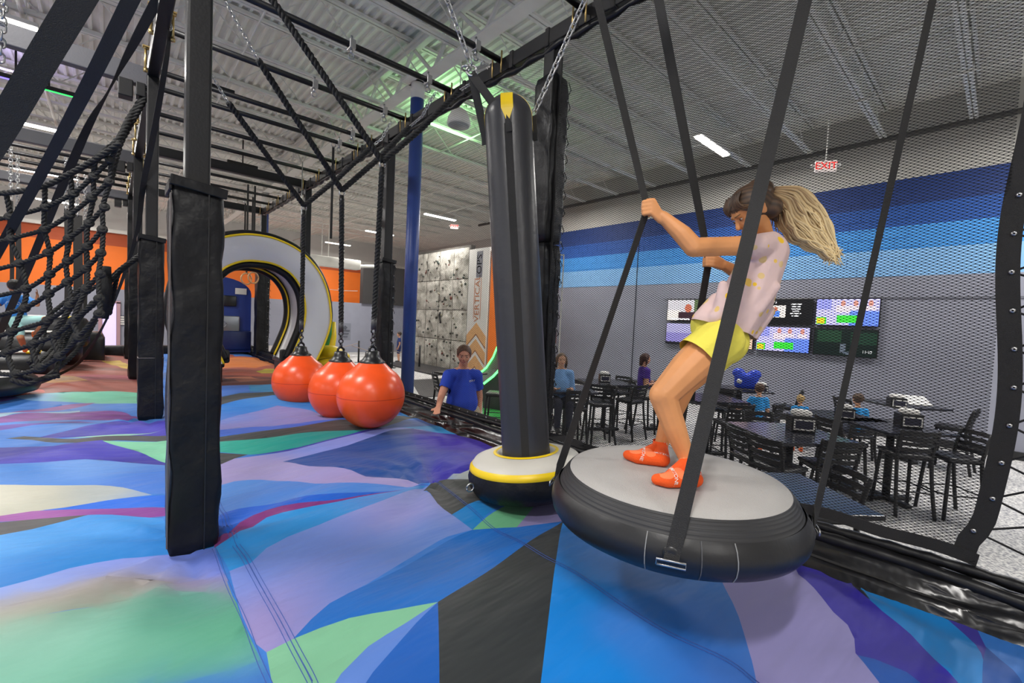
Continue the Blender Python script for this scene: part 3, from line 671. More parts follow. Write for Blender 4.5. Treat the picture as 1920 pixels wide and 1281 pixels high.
    tc = nt.nodes.new('ShaderNodeTexCoord')
    w1 = nt.nodes.new('ShaderNodeTexNoise'); w1.inputs['Scale'].default_value = 3.0; w1.inputs['Detail'].default_value = 3
    mp = nt.nodes.new('ShaderNodeMapping'); mp.inputs['Rotation'].default_value = (0, 0, 0.9); mp.inputs['Scale'].default_value = (0.5, 2.2, 1)
    nt.links.new(tc.outputs['Object'], mp.inputs[0]); nt.links.new(mp.outputs[0], w1.inputs['Vector'])
    w2 = nt.nodes.new('ShaderNodeTexNoise'); w2.inputs['Scale'].default_value = 420; nt.links.new(tc.outputs['Object'], w2.inputs['Vector'])
    b1 = nt.nodes.new('ShaderNodeBump'); b1.inputs['Strength'].default_value = 0.9; b1.inputs['Distance'].default_value = 0.03
    b2 = nt.nodes.new('ShaderNodeBump'); b2.inputs['Strength'].default_value = 0.12; b2.inputs['Distance'].default_value = 0.002
    nt.links.new(w1.outputs[0], b1.inputs['Height']); nt.links.new(w2.outputs[0], b2.inputs['Height'])
    nt.links.new(b1.outputs[0], b2.inputs['Normal']); nt.links.new(b2.outputs[0], b.inputs['Normal'])
    nt.links.new(an.outputs['Color'], b.inputs['Base Color'])
    me.materials.append(m)
    d = link('inflated_deck', me, None, None, 'soft inflated play deck printed with blue, purple, green and black shapes', 'play deck')
    dark = mat('seam_thread', '#3a56a0', 0.8)
    for i, sl in enumerate(SEAMS):
        P = [V((x, y, 0)) for x, y in sl]; P = resample(smooth_path(P, 6), 0.04)
        for p in P: p.z = float(deck_z(p.x, p.y)+deck_fine(p.x, p.y))+0.003
        mb = MB()
        for off in ((-0.006, 0.006) if i else (-0.012, 0.0)):
            mb.ribbon([p+V((off*1.3, off*0.4, 0)) for p in P], 0.0022, 0.0015, (1, 0.3, 0))
        mb.build('seam', dark, d)
    return d
deck = build_deck()
# platform under the deck (skirt the deck is stretched over)
und = MB().box((-0.3, 6.8, FZ/2-0.12), (6.3, 14.7, -FZ-0.2)).build('deck_plinth', M_vinyl2, deck)

# ------------------------------------------------------------ play frame: posts, rails, crossbars
XL, XR = 0.32, 2.98
RZ = 3.84
def puffy(mb, w, d, z0, z1, nz=26, amp=0.008, seed=0, cx=0, cy=0):
    """vinyl pad sleeve: rounded square tube with wrinkles"""
    rnd = random.Random(seed); ph = [rnd.uniform(0, 6.3) for _ in range(6)]
    sec = []
    m = 5; r = 0.022
    for (sx, sy, a0) in ((1, 1, 0), (-1, 1, PI/2), (-1, -1, PI), (1, -1, 1.5*PI)):
        for i in range(m+1):
            a = a0+PI/2*i/m; sec.append((sx*(w/2-r)+r*math.cos(a), sy*(d/2-r)+r*math.sin(a)))
        if (sx, sy) != (1, -1): pass
    full = []
    for i in range(len(sec)):
        a = sec[i]; b = sec[(i+1) % len(sec)]; full.append(a)
        if math.hypot(b[0]-a[0], b[1]-a[1]) > 0.05:
            for q in range(1, 6): full.append((a[0]+(b[0]-a[0])*q/6, a[1]+(b[1]-a[1])*q/6))
    n = len(full); vs = []
    for k in range(nz+1):
        t = k/nz; z = z0+(z1-z0)*t
        for i, (x, y) in enumerate(full):
            u = i/n*2*PI
            e = amp*(math.sin(9*t*3+2*math.sin(u*2+ph[0])+ph[1])*0.5+math.sin(23*t*2+3*u+ph[2])*0.3*(0.3+abs(2*t-1)**2*1.6)+math.sin(14*t+5*u+ph[3])*0.3)
            f = 1+(e-(amp*1.2 if k in (0, nz) else 0))/max(w, d)*2
            vs.append((cx+x*f, cy+y*f, z+0.004*math.sin(u*2+ph[4])*(k == nz)))
    fs = [(k*n+i, k*n+(i+1) % n, (k+1)*n+(i+1) % n, (k+1)*n+i) for k in range(nz) for i in range(n)]
    fs += [tuple(range(n-1, -1, -1)), tuple(nz*n+i for i in range(n))]
    return mb.add(vs, fs, True)
def play_post(x, y, lab, pad_w=0.2, pad_top=1.84, tube=0.12, top=RZ, seed=1, group='padded steel posts', lacing=False, z0=-0.02, upper=False):
    t = empty('padded_post', (x, y, 0), 0, lab, 'post', group)
    MB().box((0, 0, (top-0.3)/2), (tube, tube, top+0.3), None, 0.012).build('steel_tube', M_steel, t)
    zb = float(deck_z(x, y))+z0
    puffy(MB(), pad_w, pad_w, zb, pad_top, seed=seed).build('pad', M_vinyl, t)
    fl = MB()
    if upper: fl = None
    if fl: fl.box((0, -pad_w/2-0.006, pad_top-0.012), (pad_w+0.02, 0.014, 0.05), Matrix.Rotation(0.12, 3, 'Y'), 0.005)
    if fl: fl.box((-pad_w/2-0.006, 0, pad_top-0.02), (0.014, pad_w, 0.05), None, 0.005)
    if fl: fl.build('top_flap', M_vinyl, t)
    MB().box((pad_w*0.18, -pad_w/2-0.006, (pad_top+zb)/2), (0.006, 0.006, pad_top-zb-0.03)).build('seam', M_plast, t)
    if upper:
        puffy(MB(), pad_w*0.98, pad_w*0.98, pad_top+0.02, upper, seed=seed+5, nz=20).build('upper_pad', M_vinyl, t)
    if lacing:
        gm = MB(); lm = MB(); z = zb+0.1; k = 0; zt = upper or pad_top
        zz = []
        while z < zt:
            gm.lathe([(0.006, 0), (0.0105, 0.002), (0.0105, 0.004), (0.006, 0.005)], (pad_w*0.36, -pad_w/2-0.008, z), 10, Matrix.Rotation(PI/2, 3, 'X'))
            lm.tube([(pad_w*0.36, -pad_w/2-0.012, z), (pad_w*0.52, -pad_w/2-0.01, z-0.05), (pad_w*0.6, -pad_w/2+0.03, z-0.07)], 0.004, 5)
            z += 0.16; k += 1
        gm.build('grommets', M_chain, t, kind='stuff'); lm.build('lacing', M_strap, t, kind='stuff')
    return t
t = play_post(XL, 2.8, 'nearest tall black padded post standing in the deck, creased vinyl sleeve', 0.215, 1.85, 0.105, 3.9, 3)
MB().box((-0.112, -0.098, 0.92), (0.008, 0.016, 1.74), None, 0.003).build('edge_strip', mat('strip_grey', '#6e6866', 0.35, metal=0.4), t, label='grey corner strip')
t = play_post(XL, 6.24, 'second black padded post, behind the nearest one on its left side', 0.215, 1.97, 0.105, 3.75, 8)
MB().box((0, 0, 0.68), (0.222, 0.222, 0.008), None, 0.003).build('pad_joint', mat('strip_grey', '#6e6866', 0.35, metal=0.4), t)
play_post(XL, 9.78, 'third black padded post in the row, mostly hidden by the second', 0.215, 2.0, 0.12, 3.75, 12)
play_post(XL, 13.3, 'fourth and thinnest visible post at the far end of the left row', 0.2, 2.0, 0.12, 3.75, 17)
play_post(XR+0.02, 2.93, 'black padded net post with laced edge right behind the leaning pillar', 0.23, 1.97, 0.13, RZ, 21, lacing=True, upper=3.48)
play_post(XR, 6.12, 'padded net post with silver grommets behind the nearest orange ball', 0.2, 2.06, 0.13, RZ, 25, lacing=True)
play_post(XR, 9.75, 'padded net post rising behind the white arch', 0.22, 2.0, 0.13, RZ, 29, lacing=True)
play_post(XR, 13.3, 'farthest padded net post, seen through the white arch', 0.3, 2.6, 0.13, RZ, 33, lacing=True)
play_post(XR+0.02, -0.28, 'padded net post just beyond the right edge of the picture', 0.22, 1.97, 0.13, RZ, 37)
for yy in (6.24, 9.78, 13.3):
    play_post(-2.6, yy, {6.24: 'far side post of the left lane outside the view', 9.78: 'dark padded post behind the climbing kid at the far left', 13.3: 'far left end post of the rope lane'}[yy], 0.2, 2.0, 0.12, 3.75, int(yy*10))
# long rails
t = empty('top_rail', (XR, 0, RZ), 0, 'black wrapped top rail of the net wall running away above the balls', 'rail')
MB().box((0, 6.3, 0), (0.1, 14.4, 0.14), None, 0.01).build('beam', M_steel, t)
for k in range(34):
    y = -0.6+0.4*k+random.uniform(-0.05, 0.05)
    MB().box((0, y, 0), (0.122, 0.05, 0.165), None, 0.008).build('wrap_strap', M_strap, t)
mb = MB(); pth = [(-0.03, -0.8+0.1*i, -0.1-0.012*math.sin(i*1.7)-0.02*abs(math.sin(i*0.27))) for i in range(142)]
mb.tube(pth, [0.028+0.01*math.sin(i*2.1) for i in range(142)], 7).build('net_hem_roll', M_vinyl2, t)
t = empty('top_rail', (XL, 0, 3.72), 0, 'dark bolted top rail over the left row of posts', 'rail')
MB().box((0, 6.3, 0), (0.1, 14.4, 0.13), None, 0.01).build('beam', M_steel, t)
for k in range(12):
    y = 3.4+0.85*k
    b = MB()
    for s in (-0.075, 0.075): b.tube([(s, y, -0.11), (s, y, 0.12)], 0.011, 8).tube([(s, y, -0.13), (s, y, -0.1)], 0.02, 6).tube([(s, y, 0.09), (s, y, 0.115)], 0.02, 6)
    b.box((0, y, 0.11), (0.2, 0.07, 0.012)).build('bolted_clamp', M_brass, t)
# pipes between the rails
pipes = [(0.2, 0.03), (1.5, 0.03), (2.55, 0.03), (3.62, 0.03), (4.5, 0.03), (5.58, 0.03), (6.62, 0.03), (7.12, 0.03), (8.05, 0.03), (8.9, 0.03), (9.82, 0.07), (10.75, 0.03), (11.65, 0.03), (12.5, 0.03), (13.35, 0.07)]
ordn = ['out of view above the camera', 'next to the camera, above the view', 'above the pillar, out of view', 'crossing the top edge beside the pillar chain', 'bearing the chain of the nearest orange ball', 'bearing the chain of the middle orange ball', 'bearing the chain of the farthest orange ball', 'just beyond the farthest ball pipe', 'two pipes before the thick beam', 'last thin one before the thick beam', 'thick square beam over the white arch', 'first one beyond the thick beam', 'second one beyond the thick beam', 'third one beyond the thick beam', 'far end beam before the distant blue column']
def clamp(par, x, y, z, r):
    c = MB(); c.box((x, y, z), (0.06, 2*r+0.03, 2*r+0.03), None, 0.006).tube([(x, y, z+r), (x, y, z+r+0.06)], 0.012, 6).tube([(x, y, z-r-0.05), (x, y, z-r)], 0.014, 6)
    c.tube(bez_arc((x, y, z-r-0.075), 0.03, 0, 2*PI, 12), 0.007, 5)
    c.build('eye_clamp', M_chain, par)
for (y, r), o_ in zip(pipes, ordn):
    t = empty('crossbar', (0, y, 3.9), 0, ('square black crossbeam, ' if r > 0.05 else 'round black crossbar, ')+o_, 'crossbar', 'crossbars between the rails')
    if r > 0.05: MB().box((1.65, 0, -0.04), (2.7, 0.12, 0.16), None, 0.01).build('tube', M_steel, t)
    else: MB().tube([(XL-0.05, 0, 0), (XR+0.02, 0, 0)], r, 12).build('tube', M_steel, t)
    for s in (-0.07, 0.07): MB().tube([(XR-0.09, s, -0.16), (XR-0.09, s, 0.05)], 0.009, 6).build('u_bolt', M_brass, t)
    if r < 0.05 and 3 < y < 8:
        clamp(t, 2.62, 0, 0, r)
        if y in (4.5, 5.58): clamp(t, 1.75, 0, 0, r)
# grey tubes and pipes over the left lane
for (y, z, lab) in ((6.3, 3.6, 'near grey rectangular beam over the left lane'), (9.85, 3.6, 'second grey rectangular beam over the left lane'), (13.4, 3.6, 'far grey beam over the rope ladders')):
    t = empty('lane_beam', (0, y, z), 0, lab, 'beam')
    MB().box((-1.35, 0, 0.06), (3.3, 0.1, 0.2), None, 0.01).build('tube', M_steelg, t)
    MB().box((0.1, -0.02, -0.12), (0.12, 0.14, 0.18), None, 0.01).build('bracket', M_steel, t)
    MB().box((0.22, -0.02, -0.1), (0.08, 0.14, 0.14), None, 0.008).build('bracket', M_steel, t)
for i, y in enumerate((10.5, 11.1, 11.7, 12.3, 12.9)):
    t = empty('lane_pipe', (0, y, 3.78), 0, ['first', 'second', 'third', 'fourth', 'fifth'][i]+' black pipe counted beyond the second grey beam, over the climbing kid', 'pipe', 'pipes over the left lane')
    MB().tube([(-2.7, 0, 0), (XL, 0, 0)], 0.03, 10).build('tube', M_steel, t)

# ------------------------------------------------------------ safety net (real knotted mesh) and its borders
def hexnet(y0, y1, z0f, z1, sy, sz, r, bulge):
    """zigzag twine: rows of slanted strands joined by upright knots"""
    ny = int((y1-y0)/sy); ys = y0+sy*np.arange(ny+1)
    zb = np.array([z0f(y) for y in ys]); zmin = zb.min(); nz = int((z1-zmin)/sz)
    I, Jg = np.meshgrid(np.arange(ny+1), np.arange(nz), indexing='ij')
    odd = (I+Jg) % 2
    Y = ys[I]; Z = zmin+Jg*sz+np.where(odd, 0.30, -0.30)*sz; X = XR+bulge(Y, Z)
    ok = Z >= zb[I]-sz
    C = np.stack([X, Y, Z], -1)
    sv = C[:, :, None, :]+np.array([(-r, 0, -r*1.2), (r, 0, 0), (-r, 0, r*1.2)])
    idx = np.arange((ny+1)*nz*3).reshape(ny+1, nz, 3)
    A_, B_ = idx[:-1], idx[1:]; m = (ok[:-1] & ok[1:])
    q = [np.stack([A_[..., k], A_[..., (k+1) % 3], B_[..., (k+1) % 3], B_[..., k]], -1)[m] for k in range(3)]
    base = sv.reshape(-1, 3); n0 = len(base)
    K = (odd[:, :-1] == 1) & ok[:, :-1]
    p0 = C[:, :-1][K]; p1 = C[:, 1:][K]; R2 = r*1.6
    of = np.array([(-R2, -R2, 0), (R2, 0, 0), (-R2, R2, 0)])
    kv = np.concatenate([p0[:, None]+of, p1[:, None]+of], 1).reshape(-1, 3)
    kb = n0+6*np.arange(len(p0))[:, None]
    kq = [kb+np.array([[k, (k+1) % 3, 3+(k+1) % 3, 3+k]]) for k in range(3)]
    fs = np.concatenate(q+kq); vs = np.concatenate([base, kv])
    me = bpy.data.meshes.new('mesh')
    me.vertices.add(len(vs)); me.vertices.foreach_set('co', vs.ravel())
    me.loops.add(fs.size); me.loops.foreach_set('vertex_index', fs.ravel().astype(np.int32))
    me.polygons.add(len(fs)); me.polygons.foreach_set('loop_start', np.arange(0, fs.size, 4, dtype=np.int32))
    me.update(calc_edges=True); me.materials.append(M_netm); return me
def netbase(y): return 0.235+0.02*math.sin(y*3.1)-0.03*max(0, min(1, y-0.3))
def bul(y, z): return 0.03*np.sin(z*1.7+0.4)*np.sin(y*2.1)+0.05*np.exp(-((z-0.25)/0.2)**2)*np.sin(y*9+z*20)*0.3
t = empty('safety_net', (0, 0, 0), 0, 'black safety net panel between the girl and the dining tables', 'net')
NET_SY, NET_SZ, NET_R = 0.0143, 0.0078, 0.00128
link('mesh', hexnet(0.03, 2.82, netbase, 3.75, NET_SY, NET_SZ, NET_R, bul), t, kind='stuff')
# webbing border, wavy, with grommets
side = [(XR-0.01+0.008*math.sin(z*7), -0.005+0.022*math.sin(z*4.3+0.5)+0.05*math.exp(-((z-0.28)/0.10)**2), z) for z in np.linspace(0.27, 3.75, 60)]
MB().ribbon(side, 0.075, 0.006, (0.15, 1, 0)).build('side_border', M_strap, t)
bot = [(XR-0.012+0.006*math.sin(y*9), y, netbase(y)+0.01+0.008*math.sin(y*13)) for y in np.linspace(0.02, 2.84, 60)]
MB().ribbon(bot, 0.06, 0.006, (0, 0.1, 1)).build('bottom_border', M_strap, t)
lef = [(XR-0.01, 2.825+0.01*math.sin(z*5), z) for z in np.linspace(0.2, 3.75, 40)]
MB().ribbon(lef, 0.05, 0.006, (0.1, 1, 0)).build('side_border', M_strap, t)
gm = MB(); lc = MB()
for k in range(16):
    z = 0.38+k*0.17; i = min(59, int((z-0.27)/3.48*59)); p = side[i]
    gm.lathe([(0.004, 0), (0.011, 0.002), (0.011, 0.004), (0.004, 0.005)], (p[0]-0.006, p[1]-0.012, z), 12, Matrix.Rotation(-PI/2, 3, 'Y'))
    lc.tube([(p[0], p[1]-0.012, z), (XR+0.02, -0.16, z+0.09), (XR+0.02, -0.2, z+0.1)], 0.005, 5)
    lc.tube([(p[0], p[1]-0.012, z), (XR+0.02, -0.16, z-0.07)], 0.005, 5)
gm.build('grommets', M_chain, t, kind='stuff'); lc.build('lacing', M_strap, t, kind='stuff')
t = empty('safety_net', (0, 0, 0), 0, 'finer looking net panel past the pillar, before the man in the blue polo', 'net')
nb2 = lambda y: 0.2
link('mesh', hexnet(3.05, 6.0, nb2, 3.75, 0.020, 0.011, 0.0006, bul), t, kind='stuff')
MB().ribbon([(XR, y, 0.215) for y in np.linspace(3.05, 6.0, 20)], 0.05, 0.006, (0, 0, 1)).build('bottom_border', M_strap, t)
g2 = MB()
for k in range(18): g2.lathe([(0.004, 0), (0.011, 0.002), (0.011, 0.004), (0.004, 0.005)], (XR-0.008, 3.15+0.165*k, 0.215), 10, Matrix.Rotation(-PI/2, 3, 'Y'))
g2.build('grommets', M_chain, t, kind='stuff')
# padded kerb under the net, one pad per bay
def edge_pad(y0, y1, lab, seed):
    t = empty('edge_pad', (0, 0, 0), 0, lab, 'edge pad', 'vinyl pads along the net')
    rnd = random.Random(seed)
    def sweep(sec, name, m, amp):
        n = len(sec); k = int((y1-y0)/0.035); vs = []
        for i in range(k+1):
            y = y0+(y1-y0)*i/k
            for j, (x, z) in enumerate(sec):
                e = amp*(math.sin(y*7+j*1.3+seed)+0.9*math.sin(y*15+2*j+2*math.sin(y*3))+0.35*math.sin(y*31+j*2.7+seed))*(0.3+0.8*max(0, math.sin(y*2.2+seed)))*(0.4+1.2*math.sin(PI*j/(n-1)))
                vs.append((x-e*0.7, y, z+e))
        fs = [(i*n+j, i*n+j+1, (i+1)*n+j+1, (i+1)*n+j) for i in range(k) for j in range(n-1)]
        MB().add(vs, fs, True).build(name, m, t)
    sweep([(2.70, -0.10), (2.79, -0.015), (2.805, 0.03), (2.825, 0.055), (2.835, 0.058)], 'face_panel', M_gloss, 0.008)
    sweep([(2.83, 0.052), (2.845, 0.075), (2.86, 0.10), (2.875, 0.125), (2.89, 0.135)], 'face_panel', M_gloss, 0.008)
    MB().ribbon([(2.832, y, 0.060) for y in np.linspace(y0, y1, 50)], 0.012, 0.004, (0.5, 0, 1)).build('stitched_seam', M_strap, t)
    MB().tube([(2.915+0.004*math.sin(y*7), y, 0.145+0.006*math.sin(y*5)) for y in np.linspace(y0, y1, 70)], [0.034+0.003*math.sin(i*1.9) for i in range(70)], 12).build('roll', M_vinyl2, t)
    MB().tube([(2.965+0.006*math.sin(y*6+2), y, 0.185+0.008*math.sin(y*4+1)) for y in np.linspace(y0, y1, 70)], [0.026+0.004*math.sin(i*2.3) for i in range(70)], 10).build('roll', M_vinyl, t)
    MB().box((3.02, (y0+y1)/2, -0.35), (0.1, y1-y0, 1.0)).build('skirt', M_vinyl2, t)
edge_pad(-0.7, 2.86, 'shiny wrinkled black kerb pad under the near net panel, lower right', 2)
edge_pad(2.9, 6.05, 'black kerb pad with strips between the pillar and the orange balls', 5)
edge_pad(6.1, 9.7, 'black kerb pad behind the orange balls', 9)
edge_pad(9.75, 14.0, 'far black kerb pad behind the white arch', 13)
t = empty('end_kerb', (0, 14.2, 0), 0, 'black padded kerb closing the far end of the deck', 'edge pad')
MB().box((-0.3, 0, 0.06), (6.6, 0.35, 0.36), None, 0.05).build('pad', M_vinyl, t)
MB().box((-0.3, 1.6, 0.0), (6.6, 2.6, 0.1), None, 0.02).build('landing', M_steelg, t)

# ------------------------------------------------------------ chains
def link_mesh(L=0.042, w=0.026, r=0.0045):
    P = []
    hl = L/2-w/2
    for i in range(7): a = -PI/2+PI*i/6; P.append((w/2*math.cos(a)*0.9, 0, hl+w/2*math.sin(a)+0) if False else (w/2*math.sin(a), 0, hl+w/2*math.cos(a)))
    for i in range(7): a = PI/2+PI*i/6; P.append((w/2*math.sin(a), 0, -hl+w/2*math.cos(a)))
    mb = MB(); mb.tube(P, r, 5, closed=True); me = mb.mesh('link'); me.materials.append(M_chain); return me
ME_LINK = link_mesh()
def chain(par, path, size=1.0, single=True):
    P = resample(path, 0.031*size)
    if single:
        for i, (a, b) in enumerate(zip(P, P[1:])):
            o = link('link', ME_LINK, par); d = (b-a).normalized()
            q = d.to_track_quat('Z', 'Y') @ Quaternion((0, 0, 1), PI/2*(i % 2))
            o.rotation_mode = 'QUATERNION'; o.rotation_quaternion = q; o.location = (a+b)/2-par.location; o.scale = (size,)*3
    else:
        mb = MB()
        for i, (a, b) in enumerate(zip(P, P[1:])):
            d = (b-a).normalized(); q = (d.to_track_quat('Z', 'Y') @ Quaternion((0, 0, 1), PI/2*(i % 2))).to_matrix()
            mb.add([(a+b)/2+q @ (v.co*size)-par.location for v in ME_LINK.vertices], [tuple(p.vertices) for p in ME_LINK.polygons])
        mb.build('chain', M_chain, par)

# ------------------------------------------------------------ orange wrecking balls on ropes
def wrecking_ball(c, J, lab, left, lefth, right, righth, n_link):
    c = V(c); J = V(J); R = 0.34
    t = empty('wrecking_ball', (c.x, c.y, c.z-R), 0, lab, 'ball', 'hanging orange balls')
    prof = [(0, 0)]
    for i in range(1, 25):
        a = PI*0.74*i/24; prof.append((R*math.sin(a), R-R*math.cos(a)))
    prof += [(0.20, R+R*0.79), (0.155, 0.652), (0.118, 0.688)]
    MB().lathe(prof, n=48).build('ball', M_orange_ball, t)
    MB().lathe([(R*1.001, R-0.003), (R*1.003, R), (R*1.001, R+0.003)], n=48).build('mould_line', mat('buoy_dark', '#c8381a', 0.35), t)
    MB().lathe([(0.128, 0.672), (0.13, 0.69), (0.10, 0.712), (0.075, 0.75), (0.07, 0.79), (0.05, 0.80), (0, 0.80)], n=28).build('cap', M_plast, t)
    MB().tube(bez_arc((0, 0, 0.81), 0.035, 0, 2*PI, 16, (1, 0, 0), (0, 0, 1)), 0.014, 8).build('eye', M_plast, t)
    top = J-t.location
    dirv = (top-V((0, 0, 0.84))).normalized(); p = V((0, 0, 0.84))
    sh = MB()
    for k in range(4):
        sh.tube(bez_arc(p+dirv*(0.03+0.045*k), 0.024, 0, 2*PI, 12, (1, 0, 0) if k % 2 else (0, 1, 0), dirv), 0.008, 6)
    sh.build('shackle', M_plast if False else mat('dark_chain', '#4a4a4c', 0.35, metal=0.9), t)
    a = p+dirv*0.2
    MB().tube([a-dirv*0.02, a+dirv*0.1], 0.028, 10).build('rope_sleeve', mat('sleeve', '#3a3a3c', 0.5), t)
    MB().rope([a+dirv*0.08, top-dirv*0.1], 0.030, 0.115).build('rope', M_rope, t)
    MB().tube([top-dirv*0.2, top-dirv*0.06], 0.026, 8).build('rope_sleeve', M_plast, t)
    MB().tube(bez_arc(top-dirv*0.03, 0.03, 0, 2*PI, 12), 0.008, 6).build('ring', M_chain, t)
    lo = V(left)-t.location; md = V(lefth)-t.location if lefth else lo
    MB().rope([top, md], 0.033, 0.125).build('bridle_rope', M_rope, t)
    if lefth: chain(t, [V(lefth), V(left)], 1.15, False)
    md = V(righth); lo = V(right); mid = (md+lo)/2-V((0, 0, 0.07))
    MB().rope([top, (top+md-t.location)/2-V((0, 0, 0.03)), md-t.location], 0.033, 0.125).build('bridle_rope', M_rope, t)
    chain(t, [md, mid, lo], 1.15, False)
    return t
wrecking_ball((2.0091, 4.3669, 0.4202), (2.0543, 4.377, 2.8237), 'nearest and largest-looking orange ball hanging from a thick black rope', (0.8702, 4.5, 4.1554), None, (2.72, 3.62, 3.80), (2.7552, 4.0659, 3.687), 0)
wrecking_ball((1.9878, 5.1646, 0.3552), (1.9662, 5.216, 2.6685), 'middle orange ball, partly hidden behind the nearest one', (0.7594, 4.9, 4.0082), (1.0339, 4.95, 3.6401), (2.72, 4.5, 3.80), (2.6569, 4.9546, 3.5317), 0)
wrecking_ball((1.8658, 6.2179, 0.3379), (1.8613, 6.2258, 2.6329), 'farthest orange ball in front of the white arch', (0.6243, 5.75, 3.903), (0.9335, 5.8, 3.4834), (2.72, 5.58, 3.80), (2.5735, 5.7701, 3.5041), 0)

# ------------------------------------------------------------ leaning black pillar on its round cushion
PB = V((2.1258, 2.1514, 0.3207)); PT = V((2.0045, 2.383, 2.7881))
ax_z = (PT-PB).normalized(); view = (PB-V((0, 0, 1.25))); view.z = 0; view.normalize()
ax_y = (view-ax_z*view.dot(ax_z)).normalized(); ax_x = ax_y.cross(ax_z); PM = Matrix((ax_x, ax_y, ax_z)).transposed(); PL = (PT-PB).length
t = empty('hanging_pillar', PB, 0, 'tall leaning black inflatable pillar with yellow tips on a round white cushion', 'pillar')
def pil_r(a, z):
    R = 0.172
    lobe = abs(math.cos(2*(a+PI/4)))   # seams face the four ways
    seam = 1-lobe
    e = 1.0
    k = (PL-z)/0.16
    if k < 1: e = math.sqrt(max(0.0, 1-(1-k)**2))*0.93+0.07*k
    s_ = abs(math.sin(2*a))
    return R*e*(0.90+0.10*s_**0.6)
mb = MB(); nz, na = 60, 72; vs = []
for i in range(nz+1):
    z = -0.02+(PL+0.02)*(i/nz if i < 40 else i/nz)
    z = PL*(1-(1-i/nz)**1.6)
    for j in range(na):
        a = 2*PI*j/na; r = pil_r(a, z); vs.append(PM @ V((r*math.cos(a), r*math.sin(a), z)))
fs = [(i*na+j, i*na+(j+1) % na, (i+1)*na+(j+1) % na, (i+1)*na+j) for i in range(nz) for j in range(na)]
vs.append(PM @ V((0, 0, PL))); fs += [(nz*na+j, nz*na+(j+1) % na, len(vs)-1) for j in range(na)]
mb.add(vs, fs, True).build('column', mat('pillar_black', '#333336', 0.36, bump=0.1, bscale=25), t)
for q in range(4):
    a = q*PI/2
    P = []; W = []
    for i in range(14):
        z = PL*(1.0-0.0-0.105*(i/13)) if i else PL-0.002
        r = pil_r(a, z)+0.004
        P.append(PM @ V((r*math.cos(a), r*math.sin(a), z)))
        W.append(0.08 if i < 8 else 0.08*(13.2-i)/5.2)
    # yellow pointed strip
    sd = PM @ V((-math.sin(a), math.cos(a), 0)); nn = PM @ V((math.cos(a), math.sin(a), 0.3))
    vs = []
    for p, w in zip(P, W): vs += [p-sd*w/2, p+sd*w/2, p+sd*w/2+nn*0.004, p-sd*w/2+nn*0.004]
    n = len(P); fs = [(i*4+k, i*4+(k+1) % 4, i*4+4+(k+1) % 4, i*4+4+k) for i in range(n-1) for k in range(4)]
    MB().add(vs, fs, False).build('yellow_tip', M_yellow, t, label='yellow pointed strip')
    P = [PM @ V((pil_r(a, z)*math.cos(a)+0.004*math.cos(a), (pil_r(a, z)+0.004)*math.sin(a), z)) for z in np.linspace(0.05, PL-0.26, 24)]
    MB().ribbon(P, 0.05, 0.006, sd).build('seam_strap', M_strap, t)
cush = [(0.19, 0.05), (0.20, 0.075), (0.235, 0.07)]
MB().lathe([(0.17, 0.0), (0.19, 0.045), (0.21, 0.05), (0.30, 0.035), (0.355, 0.015), (0.375, -0.01)], n=56, axis=PM).build('cushion_top', M_cream, t)
MB().lathe([(0.372, -0.006), (0.388, -0.022), (0.394, -0.045), (0.388, -0.052)], n=56, axis=PM).build('yellow_piping', M_yellow, t)
MB().lathe([(0.2, 0.046), (0.21, 0.058), (0.225, 0.05)], n=48, axis=PM).build('yellow_piping', M_yellow, t)
MB().lathe([(0.39, -0.045), (0.405, -0.09), (0.40, -0.15), (0.37, -0.2), (0.30, -0.215), (0, -0.215)], n=56, axis=PM).build('cushion_side', M_vinyl, t)
cl = MB()
for a in (-0.5, -2.6):
    d = PM @ V((math.cos(a), math.sin(a), 0)); c = PM @ V((0.405*math.cos(a), 0.405*math.sin(a), -0.12))
    cl.tube(bez_arc(c+d*0.02, 0.025, 0, 2*PI, 12, d, (0, 0, 1)), 0.006, 6)
cl.build('clip', M_chain, t)
LP = V((1.7984, 2.5224, 2.9077))-PB
def sling(a, top):
    e = PM @ V(((pil_r(a, PL-0.27)+0.01)*math.cos(a), (pil_r(a, PL-0.27)+0.01)*math.sin(a), PL-0.27))
    MB().ribbon(resample([top, (top+e)/2, e, e-ax_z*0.05], 0.05), 0.055, 0.007, view.cross((e-top).normalized())*0.9+view*0.3).build('sling_strap', M_strap, t)
sling(-PI/2, LP); sling(PI, LP)
RP = V((2.1772, 2.3018, 2.6856))-PB
sling(0, RP)
MB().tube(bez_arc(LP+V((0, 0, 0.02)), 0.035, 0, 2*PI, 16, R_, U_), 0.007, 6).build('ring', M_chain, t)
MB().tube(bez_arc(LP+V((-0.03, 0.02, 0.03)), 0.03, 0, 2*PI, 16, R_, F_), 0.007, 6).build('ring', M_chain, t)
for (a, b, lab) in ((PB+LP+V((-0.01, 0, 0.06)), (1.26, 2.55, 3.84), 'chain rising from the sling ring at the left of the pillar top'), (PB+RP, (2.20, 1.5, 3.84), 'chain slanting up to the right from behind the pillar top')):
    c = empty('chain', b, 0, lab, 'chain', 'chains holding the pillar'); chain(c, [a, V(b)], 1.25, True)
c = empty('chain', (2.9, 3.62, 3.8), 0, 'short slack chain by the crossbar clamp left of the pillar sling', 'chain'); chain(c, [PB+LP+V((0.03, 0, 0.03)), V((2.3, 3.0, 3.35)), V((2.72, 3.55, 3.72))], 1.2, True)

